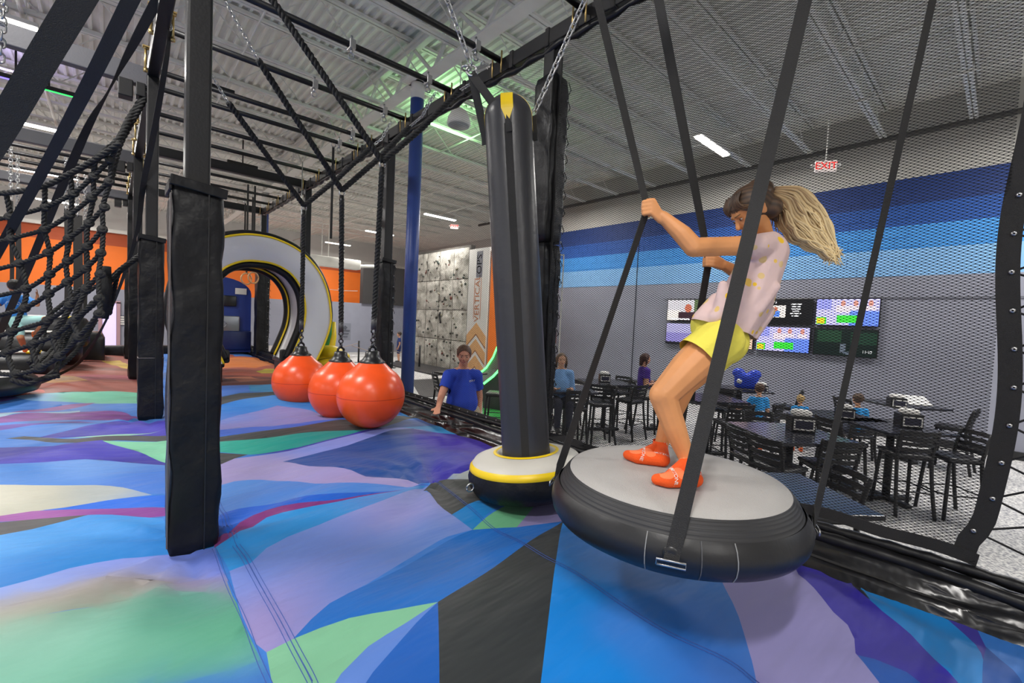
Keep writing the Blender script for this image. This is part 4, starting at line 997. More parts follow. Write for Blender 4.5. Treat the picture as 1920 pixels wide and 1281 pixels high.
# ------------------------------------------------------------ hanging inflatable disc
DC = V((1.8245, 0.9326, 0.62))
t = empty('hanging_disc', DC, 0, 'round swinging disc with pale grey top and black inflated rim, under the girl', 'disc')
disc = t
DS = 0.958
MB().lathe([(r*DS, z*DS) for r, z in [(0, 0.012), (0.2, 0.011), (0.38, 0.006), (0.462, 0.0), (0.468, -0.008)]], n=96).build('pad', M_pad, t)
pr_ = [(0.462, -0.004)]
for i in range(7):
    r = 0.466+0.008*i; z = -0.004-0.006*i-0.0012*i*i
    pr_ += [(r, z), (r+0.003, z-0.0005), (r+0.0035, z-0.0035)]
MB().lathe([(r*DS, z*DS) for r, z in pr_], n=96).build('ribbed_band', mat('ribbed_rubber', '#28282a', 0.55), t)
rim = [(0.515, -0.062), (0.532, -0.085), (0.543, -0.115), (0.545, -0.14), (0.538, -0.17), (0.52, -0.197), (0.49, -0.215), (0.44, -0.222), (0, -0.222)]
rim = [(r*DS, z*DS) for r, z in rim]
MB().lathe(rim, n=96).build('rim', mat('disc_rubber', '#18181a', 0.4, bump=0.06, bscale=30), t)
va = math.atan2(-DC.y, -DC.x)      # towards the camera
for da in (-0.14, 0.42, 0.20, 1.4):
    a = va+da; s = MB()
    s.ribbon([V(((r+0.0015)*math.cos(a), (r+0.0015)*math.sin(a), z)) for r, z in rim[:6]], 0.003, 0.002, (-math.sin(a), math.cos(a), 0))
    s.build('glue_seam', mat('seam_grey', '#8a8a88', 0.6) if da in (0.42, -0.14) else mat('seam_dark', '#505052', 0.6), t)
HAND_L = V((1.6641, 1.0359, 1.7481)); HAND_R = V((2.1249, 0.974, 1.584))
def up_to(p, q, z):
    p = V(p); q = V(q); k = (z-p.z)/(q.z-p.z); return p+(q-p)*k
straps = (
 (va-PI/2-0.02, [HAND_L], (1.78, 1.457, 2.8576), 0.036, 0.5, 'left'),
 (va+PI, [HAND_R], (2.0054, 1.2542, 2.8715), 0.045, 0.5, 'far'),
 (va+0.02, [], (1.9862, 0.6043, 2.5435), 0.048, 0.0, 'near'),
 (va+PI/2, [], (2.9014, 0.3371, 2.8722), 0.040, 0.9, 'right'))
for a, mids, q, w, tw, nm in straps:
    d = V((math.cos(a), math.sin(a), 0)); s_ = V((-math.sin(a), math.cos(a), 0))
    e0 = (d*0.50+V((0, 0, -0.205)))*DS; e1 = (d*0.552+V((0, 0, -0.13)))*DS; e2 = (d*0.553+V((0, 0, -0.07)))*DS
    top = up_to(e2+DC if not mids else mids[-1], q, 3.86)-DC
    pth = [e0, e1]+([m-DC for m in mids] if mids else [])+[top]
    P = resample(pth, 0.08)
    n = len(P); sides = []
    for i, p in enumerate(P):
        k = i/(n-1); f = (p+DC-V((0, 0, 1.25))).normalized(); sv = f.cross(V((0, 0, 1))).normalized()
        ang = tw*PI/2*math.sin(k*5.0)*1.1 if nm != 'right' else 1.05
        sides.append(s_ if i < 2 else sv*math.cos(ang)+f*math.sin(ang))
    MB().ribbon(P, w, 0.004, sides).build('strap', M_strap, t)
    c = e1+d*0.012
    MB().tube([c-s_*0.045+V((0, 0, -0.014)), c+s_*0.045+V((0, 0, -0.014)), c+s_*0.045+V((0, 0, 0.004)), c-s_*0.045+V((0, 0, 0.004)), c-s_*0.045+V((0, 0, -0.014))], 0.004, 6).build('buckle', M_chain, t)
    MB().lathe([(0.03, 0), (0.027, 0.005), (0.015, 0.008), (0, 0.009)], (d*0.54+V((0, 0, -0.115)))*DS, 18, frame((0, 0, 0), s_, (0, 0, 1)).to_3x3()).build('anchor_patch', M_plast, t)
# a second disc at the left edge and the wide straps of its neighbours
def edge_disc(c, lab):
    t = empty('hanging_disc', c, 0, lab, 'disc')
    MB().lathe([(0, 0.012), (0.2, 0.011), (0.38, 0.006), (0.462, 0.0)], n=64).build('pad', M_pad, t)
    MB().lathe([(0.462, -0.004), (0.515, -0.05), (0.543, -0.115), (0.545, -0.14), (0.52, -0.197), (0.44, -0.222), (0, -0.222)], n=64).build('rim', MATS['disc_rubber'], t)
    return t
ed = edge_disc((-1.1785, 7.8625, 0.36), 'rim of another black and cream disc at the left edge of the picture')
for (P, w, sd, lab) in (
  ([(-0.4041, 2.5743, 1.6492), (-0.3002, 2.4656, 1.8515), (-0.1881, 2.3105, 2.0747), (-0.0721, 2.1521, 2.3028), (0.0352, 2.0006, 2.5172)], 0.08, 1, 'widest blurred black strap crossing the top left corner'),
  ([(-0.9798, 7.1022, 1.4574), (-0.4694, 5.7501, 2.3354), (-0.123, 4.2459, 2.7103), (0.0882, 3.5366, 3.0568), (0.2295, 3.1557, 3.3293)], 0.075, 1, 'second wide black strap from the top edge down across the cargo net'),
  ([(-1.2732, 9.1856, 0.2995), (-0.7656, 7.9954, 1.5818), (-0.4273, 6.9296, 2.394), (-0.1747, 6.0601, 2.9415), (-0.0213, 5.5305, 3.1675), (0.1138, 5.1544, 3.4257), (0.2825, 4.7526, 3.7616), (0.4168, 4.3758, 3.9977)], 0.07, 2, 'twisting black strap crossing from the near post top down over the cargo net'),
  ([(-0.7717, 8.6307, 0.12), (-0.6034, 9.3391, 0.14), (-0.3476, 9.2969, 0.351), (-0.0992, 8.1609, 0.8891), (0.0628, 7.2366, 1.4066), (0.2071, 6.6045, 2.0328), (0.2429, 6.1955, 2.4953), (0.3113, 5.7596, 3.0005), (0.3589, 5.2054, 3.4687), (0.3698, 5.0729, 3.6713)], 0.058, 3, 'long loose strap curving from the near chain down onto the red deck print')):
    Q = resample(smooth_path(P, 5), 0.12); n = len(Q)
    o = MB(); sides = []
    for i, p in enumerate(Q):
        f = (p-V((0, 0, 1.25))).normalized(); tt = (Q[min(i+1, n-1)]-Q[max(i-1, 0)]).normalized(); sv = f.cross(tt).normalized()
        k = i/(n-1); ang = 0 if sd == 1 else (1.45*math.exp(-((k-0.72)/0.12)**2) if sd == 2 else 0.5+0.9*abs(math.sin(k*4)))
        sides.append(sv*math.cos(ang)+f*math.sin(ang))
    tag(o.ribbon(Q, w, 0.004, sides).build('hanging_strap', M_strap), lab, 'strap')
c = empty('chain', (0.3582, 4.9764, 4.1324), 0, 'bright steel chain hanging beside the top of the nearest post', 'chain'); chain(c, [V((0.3582, 4.9764, 4.1324)), V((0.3663, 5.076, 3.6711))], 1.4, True)
c = empty('chain', (-0.5584, 4.6745, 3.2941), 0, 'silver chain with an open carabiner at the very left edge', 'chain'); chain(c, [V((-0.5453, 4.6671, 3.3668)), V((-0.5576, 4.6618, 3.0966)), V((-0.5741, 4.7305, 2.8713))], 1.5, True)

# ------------------------------------------------------------ rope climbing net on the left
NODES = [[(-1.0102, 6.6378, 2.247), (-0.7556, 6.4076, 2.2425), (-0.4827, 6.1661, 2.3247), (-0.2961, 6.0053, 2.4519), (-0.1058, 5.8429, 2.6095), (0.0545, 5.7076, 2.7652)], [(-0.9831, 6.6626, 1.9457), (-0.7221, 6.4321, 2.0331), (-0.4687, 6.2098, 2.1403), (-0.2724, 6.0412, 2.2847), (-0.1291, 5.9222, 2.4564), (-0.0124, 5.8267, 2.6213)], [(-0.9509, 6.6605, 1.7224), (-0.7149, 6.4538, 1.8292), (-0.4788, 6.2467, 1.9309), (-0.3002, 6.0947, 2.0854), (-0.1445, 5.9646, 2.259), (-0.0193, 5.8612, 2.4205)], [(-0.9353, 6.6589, 1.4839), (-0.6636, 6.4202, 1.5933), (-0.4572, 6.2407, 1.709), (-0.3083, 6.1152, 1.8572), (-0.1633, 5.9938, 2.0154), (-0.0528, 5.9038, 2.1767)], [(-0.9151, 6.6259, 1.238), (-0.6167, 6.363, 1.3491), (-0.4448, 6.2172, 1.5038), (-0.3151, 6.1083, 1.6405), (-0.1739, 5.9897, 1.7882), (-0.0673, 5.9037, 1.9596)], [(-0.9101, 6.5826, 1.0433), (-0.6207, 6.3285, 1.1637), (-0.4496, 6.183, 1.3126), (-0.3166, 6.0702, 1.4335), (-0.1837, 5.9583, 1.5698), (-0.0775, 5.8721, 1.7301)], [(-0.889, 6.4699, 0.8345), (-0.7013, 6.3067, 0.937), (-0.4499, 6.0869, 1.0587), (-0.2925, 5.9542, 1.2149), (-0.1766, 5.8591, 1.3736), (-0.0794, 5.7802, 1.5211)], [(-0.844, 6.3258, 0.6843), (-0.7259, 6.2226, 0.7412), (-0.5414, 6.0617, 0.8371), (-0.3864, 5.9274, 0.9311), (-0.2538, 5.8166, 1.0784), (-0.0846, 5.6764, 1.2876)], [(-0.7968, 6.2079, 0.5559), (-0.6506, 6.0759, 0.5551), (-0.4865, 5.9318, 0.6241), (-0.3517, 5.8172, 0.7404), (-0.2209, 5.7102, 0.9252), (-0.083, 5.5992, 1.1497)]]
t = empty('cargo_net', (0, 0, 0), 0, 'knotted black rope climbing net hanging from the second post on the left', 'cargo net')
def rope_piece(P, R, name='rope', par=None):
    return MB().rope(P, R, R*5).build(name, M_rope, par or t)
nr, nc = len(NODES), len(NODES[0])
RR = 0.022
for j in range(nr):
    P = smooth_path([V(p) for p in NODES[j]], 4)
    rope_piece(P, RR*(1.25 if j == 0 else 1.0))
for i in range(nc):
    P = []
    for j in range(nr):
        p = V(NODES[j][i]); P.append(p+V((0.012*math.sin(j*2+i), 0.01, 0)))
    rope_piece(smooth_path(P, 4), RR)
kn = MB()
for j in range(1, nr):
    for i in range(nc):
        p = V(NODES[j][i]); kn = MB()
        kn.tube(bez_arc(p, 0.028, 0, 2*PI, 10, (0.8, 0.2, 0.5), (-0.4, 0.3, 0.8)), 0.019, 6)
        kn.ball(p, 0.03, n=8).build('knot', M_rope, t)
rope_piece(smooth_path([V(p) for p in [(-0.1096, 6.0516, 2.658), (0.0462, 6.1281, 2.905), (0.1421, 6.2624, 3.211), (0.2392, 6.255, 3.4237)]], 4), 0.032)
rope_piece(smooth_path([V(p) for p in [(-0.0122, 6.1553, 2.4811), (0.0597, 6.2504, 2.8985), (0.1846, 6.2664, 3.243), (0.2559, 6.2406, 3.4359)]], 4), 0.03)
for P in [[(-0.6505, 6.075, 0.5404), (-0.5097, 6.2139, 0.4803), (-0.4023, 6.5262, 0.5566), (-0.2549, 6.8098, 0.7568), (-0.1302, 6.9847, 1.0503)], [(-0.5545, 6.127, 0.6054), (-0.4544, 6.4488, 0.7296), (-0.3573, 6.778, 0.9327), (-0.2171, 6.9336, 1.1385), (-0.0767, 6.9513, 1.2979)], [(-0.4983, 6.0765, 0.6089), (-0.4032, 6.5403, 0.7769), (-0.387, 6.9464, 1.042), (-0.2675, 7.1229, 1.2861), (-0.0882, 7.1079, 1.485)], [(-0.4042, 6.2567, 0.5329), (-0.3865, 6.7939, 0.7584), (-0.3056, 7.0042, 0.9834), (-0.1538, 7.0188, 1.2626)], [(-0.587, 6.2934, 0.6403), (-0.5378, 6.7991, 0.8151), (-0.5464, 7.2244, 1.0284), (-0.4207, 7.3919, 1.2155), (-0.2314, 7.3699, 1.4491)], [(-0.079, 6.4136, 1.2936), (-0.0255, 6.4433, 1.4681), (0.055, 6.4461, 1.6018), (0.2363, 6.3616, 1.7966)], [(-0.0502, 6.3944, 1.408), (0.025, 6.4012, 1.5281), (0.1317, 6.3809, 1.6697), (0.245, 6.353, 1.7855)], [(-0.0159, 6.4813, 1.1261), (0.0133, 6.4673, 1.3291), (0.0382, 6.4552, 1.503), (0.0635, 6.4392, 1.6138)], [(-0.6786, 6.0311, 0.5129), (-0.5772, 6.0045, 0.4712), (-0.492, 5.9972, 0.5072), (-0.3758, 6.0956, 0.5246)]]: rope_piece(smooth_path([V(p) for p in P], 4), 0.024)
kk = MB().tube([V(p) for p in [(-0.05, 6.2725, 1.6249), (-0.0449, 6.2529, 1.3773), (-0.0478, 6.2379, 1.0852)]], [0.05, 0.058, 0.03], 10); kk.build('rope_bundle', M_rope, t)
MB().tube(bez_arc((0.2725, 6.2285, 3.482), 0.045, 0, 2*PI, 14, R_, U_), 0.008, 6).build('carabiner', M_chain, t)
chain(t, [V((0.2724, 6.2295, 3.4989)), V((0.283, 6.2999, 3.7053))], 1.5, False)

# ------------------------------------------------------------ far left: stepping tubes, hanging straps
ST = ((-1.1019, 10.3, 0.4316), (-1.0034, 11.1, 0.7126), (-0.5194, 11.9, 0.96))
for k, (p, x1, lab) in enumerate(((ST[0], -0.7077, 'lowest black stepping tube with a cream top and yellow end, far left'), (ST[1], -0.4159, 'middle black stepping tube with a cream top, behind the cargo net'), (ST[2], -0.3351, 'topmost black stepping tube with a cream top, behind the cargo net'))):
    t = empty('stepping_tube', (0, p[1], p[2]-0.3), 0, lab, 'stepping tube', 'inflatable steps')
    x0 = -2.4
    pr = [(0.0, x0), (0.2, x0), (0.3, x0+0.05), (0.3, x1-0.1), (0.27, x1-0.02), (0.18, x1+0.03), (0, x1+0.04)]
    MB().lathe(pr, (0, 0, 0), 28, Matrix(((0, 0, 1), (0, 1, 0), (-1, 0, 0)))).build('tube', M_vinyl2, t)
    MB().box(((x0+x1)/2-0.1, -0.02, 0.292), (x1-x0-0.3, 0.24, 0.03), None, 0.012).build('cream_top', M_cream, t)
    MB().box((x1-0.2, -0.02, 0.29), (0.16, 0.25, 0.035), None, 0.012).build('yellow_end', M_yellow, t)
t = empty('landing_block', (-0.7019, 12.6, 0.4454), 0, 'big rounded black cushion behind the stepping tubes', 'cushion')
MB().box((-0.2, 0.5, -0.2), (1.6, 1.0, 0.75), None, 0.14).build('body', M_vinyl2, t)
for (x, y0, y1, Y, w, lab) in ((20, 268, 560, 11.1, 0.05, 'thin black strap on a chain at the far left'), (33, 285, 545, 11.7, 0.07, 'black strap with chain, second from the left edge'), (118, 258, 585, 11.1, 0.05, 'slim strap hanging from a chain behind the middle of the cargo net'), (148, 275, 640, 11.7, 0.13, 'broad dark strap and pole behind the cargo net'), (160, 300, 580, 12.3, 0.06, 'strap hanging just left of the white post strip')):
    a = {20: (-1.2364, 11.1, 3.7969), 33: (-1.2231, 11.7, 3.8034), 118: (-0.5937, 11.1, 4.0973), 148: (-0.4724, 11.7, 4.2402), 160: (-0.3904, 12.3, 3.725)}[x]; z1 = {20: 1.2488, 33: 1.3961, 118: 1.0552, 148: 0.5035, 160: 1.1054}[x]
    tp = V((a[0], Y, 3.74)); t = empty('hanging_strap', tp, 0, lab, 'strap')
    chain(t, [tp, V((a[0], Y, tp.z-0.9))], 1.6, False)
    MB().ribbon([V((0, 0, -0.88)), V((0.01, 0, -2.0)), V((0, 0.02, z1-tp.z))], w, 0.02 if w > 0.1 else 0.006, (1, 0, 0)).build('strap', M_strap, t)

# ------------------------------------------------------------ white arch
AY = 8.0; AC = 1.7493
t = empty('inflatable_arch', (AC, AY, 0.4), 0, 'white horseshoe arch with yellow piping behind the orange balls', 'arch')
out_h = [(1.02, .40), (1.17, .70), (1.27, 1.0), (1.285, 1.25), (1.2, 1.65), (1.0, 2.0), (.67, 2.27), (.3, 2.4), (0, 2.43)]
in_h = [(.58, .40), (.73, .70), (.85, 1.0), (.88, 1.3), (.81, 1.6), (.62, 1.84), (.40, 1.96), (.2, 2.01), (0, 2.02)]
def loop(h):
    H = [V((x, 0, z-0.4)) for x, z in h]; H = H+[V((-p.x, 0, p.z)) for p in reversed(H[:-1])]
    return smooth_path(H, 5)
LO, LI = loop([(x*0.88, z) for x, z in out_h]), loop([(x*0.80, z) for x, z in in_h])
def strip(A, B, name, m, bulge=(0, 0, 0), smooth=True):
    n = len(A); vs = []; b = V(bulge)
    for p, q in zip(A, B): vs += [p, p.lerp(q, 0.33)+b, p.lerp(q, 0.67)+b, q]
    fs = [(i*4+k, i*4+k+1, i*4+5+k, i*4+4+k) for i in range(n-1) for k in range(3)]
    return MB().add(vs, fs, True).build(name, m, t)
def off(L, dy): return [p+V((0, dy, 0)) for p in L]
AD = 1.0
strip(LO, LI, 'front_face', M_white_v, (0, -0.035, 0))
strip(off(LO, AD), off(LI, AD), 'rear_face', M_white_v, (0, 0.035, 0))
strip(LO, off(LO, AD), 'outer_wall', M_vinyl2)
strip(LI, off(LI, AD), 'inner_wall', M_white_v)
for L in (LO, LI): MB().tube(off(L, -0.012), 0.016, 8).build('piping', M_yellow, t)
inn = [p.lerp(V((0, 0, 0.9)), 0.06) for p in LI]
MB().tube(off(inn, 0.09), 0.062, 12).build('inner_tube', M_vinyl2, t)
MB().tube(off(inn, 0.9), 0.062, 12).build('inner_tube', M_vinyl2, t)
MB().tube(off(inn, 0.18), 0.014, 6).build('piping', M_yellow, t); MB().tube(off(inn, 0.81), 0.014, 6).build('piping', M_yellow, t)
MB().tube([p+V((0.02 if p.x > 0 else -0.02, 0.1, 0.03)) for p in LO], 0.05, 8).build('outer_tube', M_vinyl2, t)
for s in (-1, 1):
    MB().box((s*0.68, AD/2, -0.02), (0.46, AD, 0.08), None, 0.02).build('foot', M_vinyl2, t)
    MB().box((s*0.42, 0.15, 0.1), (0.1, 0.18, 0.2), None, 0.03).build('buckle_strap', M_strap, t)
    MB().tube([(s*0.75, 0.5, 1.75), (s*0.75, 0.5, 3.5)], 0.008, 6).build('hanger', M_chain, t)
    MB().box((s*0.66, 0.5, -0.2), (0.4, 0.8, 0.36), None, 0.03).build('stand', M_vinyl, t)
# green and yellow inflatables behind it
t = empty('inflatable_slide', (3.3487, 9.2, 0.6795), 0, 'green edged yellow inflatable peeking out right of the white arch', 'inflatable')
MB().tube([(-0.25, 0, -0.7), (-0.08, 0, -0.25), (0.0, 0, 0.1), (0.02, 0, 0.4)], [0.16, 0.13, 0.09, 0.05], 12).build('yellow_tube', M_yellow, t)
MB().tube([(-0.36, -0.06, -0.7), (-0.18, -0.06, -0.2), (-0.09, -0.06, 0.15), (-0.06, -0.06, 0.45)], [0.08, 0.08, 0.06, 0.04], 10).build('green_edge', M_green_v, t)
t = empty('inflatable_bump', (3.089, 8.6, 0.3902), 0, 'yellow inflatable bump on the deck between the arch and the middle ball', 'inflatable')
me = fuse(MB().ball((0, 0, 0.1), (0.26, 0.3, 0.15)).ball((0.18, 0, 0.04), (0.2, 0.26, 0.1)).ball((-0.15, 0, -0.08), (0.26, 0.3, 0.16)), 0.02, 4); me.materials.append(M_yellow)
link('body', me, t)
MB().tube([(-0.3, -0.28, 0.0), (0.0, -0.3, 0.06), (0.3, -0.26, 0.02)], 0.01, 5).build('seam', mat('yellow_dark', '#b89a10', 0.5), t)
# blue padded target behind the arch, rings
bp_ = (2.2702, 12.6, 0.9813)
t = empty('padded_backboard', (bp_[0]-0.22, 13.75, 0.1), 0, 'blue round-topped padded board with a silver box, seen through the white arch', 'backboard')
pl = [(-0.75, 0), (0.75, 0), (0.75, 1.55)]+[(0.75*math.cos(PI*i/14), 1.55+0.42*math.sin(PI*i/14)) for i in range(1, 15)]
MB().prism(pl, -0.1, 0.1, Matrix.Rotation(PI/2, 3, 'X')).build('board', mat('target_blue', '#17327f', 0.5), t)
MB().box((0.0, -0.14, 0.75), (0.95, 0.08, 0.42), None, 0.02).build('silver_box', mat('brushed_steel', '#8a8d92', 0.35, metal=0.6), t)
MB().tube(bez_arc((0.08, -0.2, 0.75), 0.09, 0, 2*PI, 16), 0.012, 6).build('handle', M_chain, t)
MB().box((0.25, -0.13, 1.35), (0.3, 0.06, 0.28), None, 0.02).build('black_hood', M_plast, t)
MB().box((0.5, -0.12, 1.62), (0.26, 0.02, 0.16)).build('label_plate', M_white_paint, t)
MB().box((0, -0.16, 0.32), (1.5, 0.1, 0.5), None, 0.03).build('lower_pad', mat('target_navy', '#0f2158', 0.45), t)
for (p, lab) in (((2.1075, 10.75, 1.8907), 'left wooden gymnastic ring hanging inside the white arch'), ((2.2357, 10.75, 1.9258), 'right wooden gymnastic ring hanging inside the white arch')):
    t = empty('gym_ring', p, 0, lab, 'ring', 'gymnastic rings')
    MB().tube(bez_arc((0, 0, 0), 0.115, 0, 2*PI, 28, (0.9, 0.4, 0), (0, 0, 1)), 0.016, 8, closed=False).build('hoop', M_wood, t)
    MB().ribbon([(0, 0, 0.1), (0, 0, 3.85-p[2])], 0.035, 0.004, (1, 0, 0)).build('strap', M_strap, t)
for (x, y0, Y, lab) in ((398, 320, 11.65, 'thin dropper with a silver clip right of the nearest post'), (459, 335, 12.5, 'first thin dropper over the arch'), (474, 330, 11.65, 'second thin dropper over the arch'), (624, 240, 7.12, 'slim loose strap tapering down between the ball ropes')):
    p = {398: (1.6032, 11.65, 4.1776), 459: (2.4004, 12.5, 4.3369), 474: (2.3839, 11.65, 4.2222), 624: (2.5345, 7.12, 4.1007)}[x]
    t = empty('dropper', (p[0], Y, 3.86), 0, lab, 'strap')
    MB().tube(bez_arc((0, 0, -0.015), 0.035, 0, 2*PI, 10), 0.008, 5).build('clip', M_chain, t)
    L = 1.45 if x == 624 else 1.3
    MB().ribbon([(0, 0, -0.04), (0, 0, -L*0.6), (0.0, 0, -L)], 0.035, 0.008, (1, 0, 0)).build('strap', M_strap, t)

# ------------------------------------------------------------ dining area: tables, stools, napkin boxes
def make_stool():
    t = empty('bar_stool', (0, 0, 0), 0, 'x', 'bar stool', 'black ladder-back bar stools')
    sm = MB(); me = bmesh.new()
    sm.box((0, 0.0, 0.715), (0.40, 0.40, 0.05), None, 0.022); sm.build('seat', M_seat, t)
    MB().tube([(0.17, 0.17, 0.685), (-0.17, 0.17, 0.685), (-0.17, -0.17, 0.685), (0.17, -0.17, 0.685)], 0.014, 6, closed=True).build('seat_frame', M_chair, t)
    for s in (-1, 1):
        MB().tube([(s*0.165, 0.165, 0.69), (s*0.2, 0.21, 0.0)], 0.02, 7).build('leg', M_chair, t)
        P = smooth_path([(s*0.20, -0.27, 0.0), (s*0.185, -0.21, 0.35), (s*0.18, -0.175, 0.68), (s*0.185, -0.20, 0.86), (s*0.19, -0.25, 1.04)], 3)
        MB().tube(P, 0.02, 7).build('rear_leg', M_chair, t)
    for k in range(4):
        z = 0.80+0.07*k; y = -0.185-0.02*k-(0.008 if k > 1 else 0)
        P = [(x, y-0.035*(1-(x/0.19)**2), z) for x in np.linspace(-0.185, 0.185, 7)]
        MB().ribbon(P, 0.046 if k < 3 else 0.052, 0.012, (0, -0.1, 1)).build('slat', M_chair, t)
    MB().tube(smooth_path([(0.19, 0.2, 0.3), (0, 0.225, 0.3), (-0.19, 0.2, 0.3), (-0.215, 0, 0.3), (-0.195, -0.215, 0.3), (0, -0.215, 0.3), (0.195, -0.215, 0.3), (0.215, 0, 0.3), (0.19, 0.2, 0.3)], 3), 0.009, 6).build('foot_ring', M_chair, t)
    return t
STOOL0 = [make_stool()]
def stool(x, y, fx, fy, lab):
    rz = math.atan2(-fx, fy)
    if len(STOOL0) == 1: s = STOOL0[0]; s.location = (x, y, FZ); s.rotation_euler = (0, 0, rz); s['label'] = lab; STOOL0.append(s)
    else: s = clone(STOOL0[0], (x, y, FZ), rz, lab)
    return s
TT = 0.98
def table(x, y, rz, lab, s=0.9):
    t = empty('dining_table', (x, y, FZ), rz, lab, 'table', 'black square dining tables')
    MB().box((0, 0, TT-0.018), (s, s, 0.036), None, 0.008).build('table_top', M_top, t)
    MB().tube([(0, 0, 0.05), (0, 0, TT-0.03)], 0.045, 12).build('column', M_chair, t)
    b = MB()
    for a in range(2):
        d = rotz(a*PI/2); b.box((0, 0, 0.03), (0.66, 0.09, 0.05), d, 0.015)
    b.build('base', M_chair, t)
    MB().box((0, 0, TT-0.05), (0.4, 0.4, 0.025)).build('bracket', M_chair, t)
    return t
def napkins(x, y, rz, lab, s=1.0):
    t = empty('napkin_dispenser', (x, y, FZ+TT), rz, lab, 'napkin box', 'napkin dispensers on the tables')
    MB().box((0, 0, 0.075*s), (0.2*s, 0.16*s, 0.15*s), None, 0.012).build('case', M_plast, t)
    MB().box((0, 0, 0.165*s), (0.16*s, 0.13*s, 0.07*s), None, 0.03*s).build('napkins', M_napkin, t)
    f = MB()
    for dx, dz, w, h in ((0, 0.115, 0.17, 0.012), (0, 0.028, 0.17, 0.012), (-0.08, 0.072, 0.012, 0.09), (0.08, 0.072, 0.012, 0.09)):
        f.box((dx*s, -0.083*s, dz*s), (w*s, 0.004, h*s))
    f.build('card_border', M_napkin, t)
    MB().box((0, -0.082*s, 0.072*s), (0.15*s, 0.003, 0.08*s)).build('card', mat('card_navy', '#23233a', 0.5), t)
T1 = (5.7896, 1.5827, 0.13)
table(T1[0], T1[1], -0.65, 'black dining table nearest the net, in front of the three blue-shirted children', 0.98)
napkins(5.9793, 1.5359, -0.95, 'napkin box on the table nearest the net, before the blond child', 1.25)
stool(5.2081+0.15, 1.88-0.1, 0.8, -0.58, 'bar stool seen side-on at the left end of the nearest table')
stool(5.0437+0.17, 1.5972-0.08, 0.86, -0.3, 'bar stool with its slatted back turned to us, left front of the nearest table')
stool(5.5946+0.14, 1.0584+0.15, 0.74, 0.67, 'bar stool with its back turned to us, right front of the nearest table')
stool(T1[0]+0.5, T1[1]+0.42, -0.74, -0.67, 'bar stool on the far side of the nearest table')
T2 = (7.55, 0.92)
table(T2[0], T2[1], -0.68, 'black dining table at the right with two white-topped napkin boxes', 0.9)
napkins(7.5995, 0.7674, -1.0, 'napkin box at the front of the right-hand table', 1.2)
stool(7.56, 0.34, -0.69, 0.72, 'rightmost bar stool, standing clear by the wall side of the right-hand table')
stool(7.24, 0.74, 0.8, 0.6, 'bar stool with its back to us at the front of the right-hand table')
stool(7.15, 1.35, 0.75, -0.5, 'bar stool tucked at the left of the right-hand table')
T4 = (10.0944, 1.2314, 0.13)
table(T4[0]+0.2, T4[1]-0.1, -0.68, 'black dining table by the grey wall behind the right-hand table')
napkins(9.593, 1.133, -1.0, 'napkin box on the back table by the grey wall', 1.1)
MB_ = (10.1371, 0.9389, 0.13)
tag(MB().box((MB_[0], MB_[1], FZ+TT+0.1), (0.34, 0.26, 0.02), rotz(-0.9) @ Matrix.Rotation(0.5, 3, 'X'), 0.004).build('menu_card', M_napkin), 'white slanted menu sheet behind the front napkin box of the right-hand table', 'menu')
stool(T4[0]+0.1, T4[1]-0.75, 0.1, 1, 'bar stool leaning dark against the grey wall, right of the back table')
stool(T4[0]-0.45, T4[1]+0.45, 0.7, -0.6, 'bar stool left of the back table')
T3 = (7.4747, 1.4094, 0.13)
table(T3[0]+0.25, T3[1]+0.1, -0.68, 'black dining table between the blond child and the dark-haired seated child', 0.8)
napkins(T3[0], T3[1], -1.0, 'napkin box beside the seated dark-haired child', 1.0)
T0 = (3.5865, 0.992, 0.13)
table(T0[0], T0[1], -0.68, 'black table edge just outside the net, under the disc rim', 0.8)
stool(4.1351+0.05, 0.8162+0.1, -0.75, 0.6, 'low black slatted stool back right outside the net')
T5 = (5.9194, 5.0795, 0.13)
table(T5[0], T5[1], -0.6, 'black dining table in front of the woman in light blue')
napkins(5.7733, 5.1478, -0.75, 'napkin box on the table of the woman in light blue', 1.15)
stool(5.6341+0.12, 4.5811+0.2, 0.5, 0.86, 'nearest left bar stool, its slatted back towards us, beside the pillar')
stool(T5[0]+0.55, T5[1]-0.3, -0.8, 0.4, 'bar stool right of the light blue woman\'s table')
T6 = (7.3648, 5.309, 0.13)
table(T6[0], T6[1], -0.6, 'black dining table between the two seated women')
napkins(7.3425, 5.3187, -0.75, 'napkin box on the table between the two seated women', 1.05)
stool(T6[0]-0.55, T6[1]-0.35, 0.8, 0.45, 'bar stool before the table between the women, left one')
stool(T6[0]-0.05, T6[1]-0.62, 0.1, 1, 'bar stool before the table between the women, right one with its side to us')
stool(T6[0]+0.55, T6[1]+0.1, -1, 0.0, 'bar stool behind the table between the women')
stool(T6[0]-0.35, T6[1]+0.62, 0.4, -1, 'bar stool left behind the table between the women')
T7 = (8.4252, 4.683, 0.13)
table(T7[0], T7[1], -0.6, 'black dining table before the woman in purple')
T8 = (7.4844, 3.2704, 0.13)
table(T8[0], T8[1], -0.65, 'black dining table hidden behind the girl\'s legs')
napkins(6.9849, 3.414, -2.4, 'black-backed napkin box right of the girl\'s knee', 1.2)
tag(MB().tube([(T8[0]+0.1, T8[1]+0.05, FZ+TT), (T8[0]+0.1, T8[1]+0.05, FZ+TT+0.08)], [0.06, 0.075], 12).build('paper_cup', M_napkin), 'white paper cup on the table behind the girl\'s legs', 'cup')
stool(T8[0]-0.45, T8[1]-0.55, 0.6, 0.8, 'bar stool at the front of the table behind the girl')
stool(T8[0]+0.1, T8[1]-0.8, 0.0, 1, 'bar stool right of the table behind the girl')
stool(T8[0]+0.6, T8[1]+0.1, -1, 0, 'bar stool beyond the table behind the girl')
T9 = (9.304, 3.4964, 0.13)
table(T9[0], T9[1], -0.65, 'far black table with the blue bag on it')
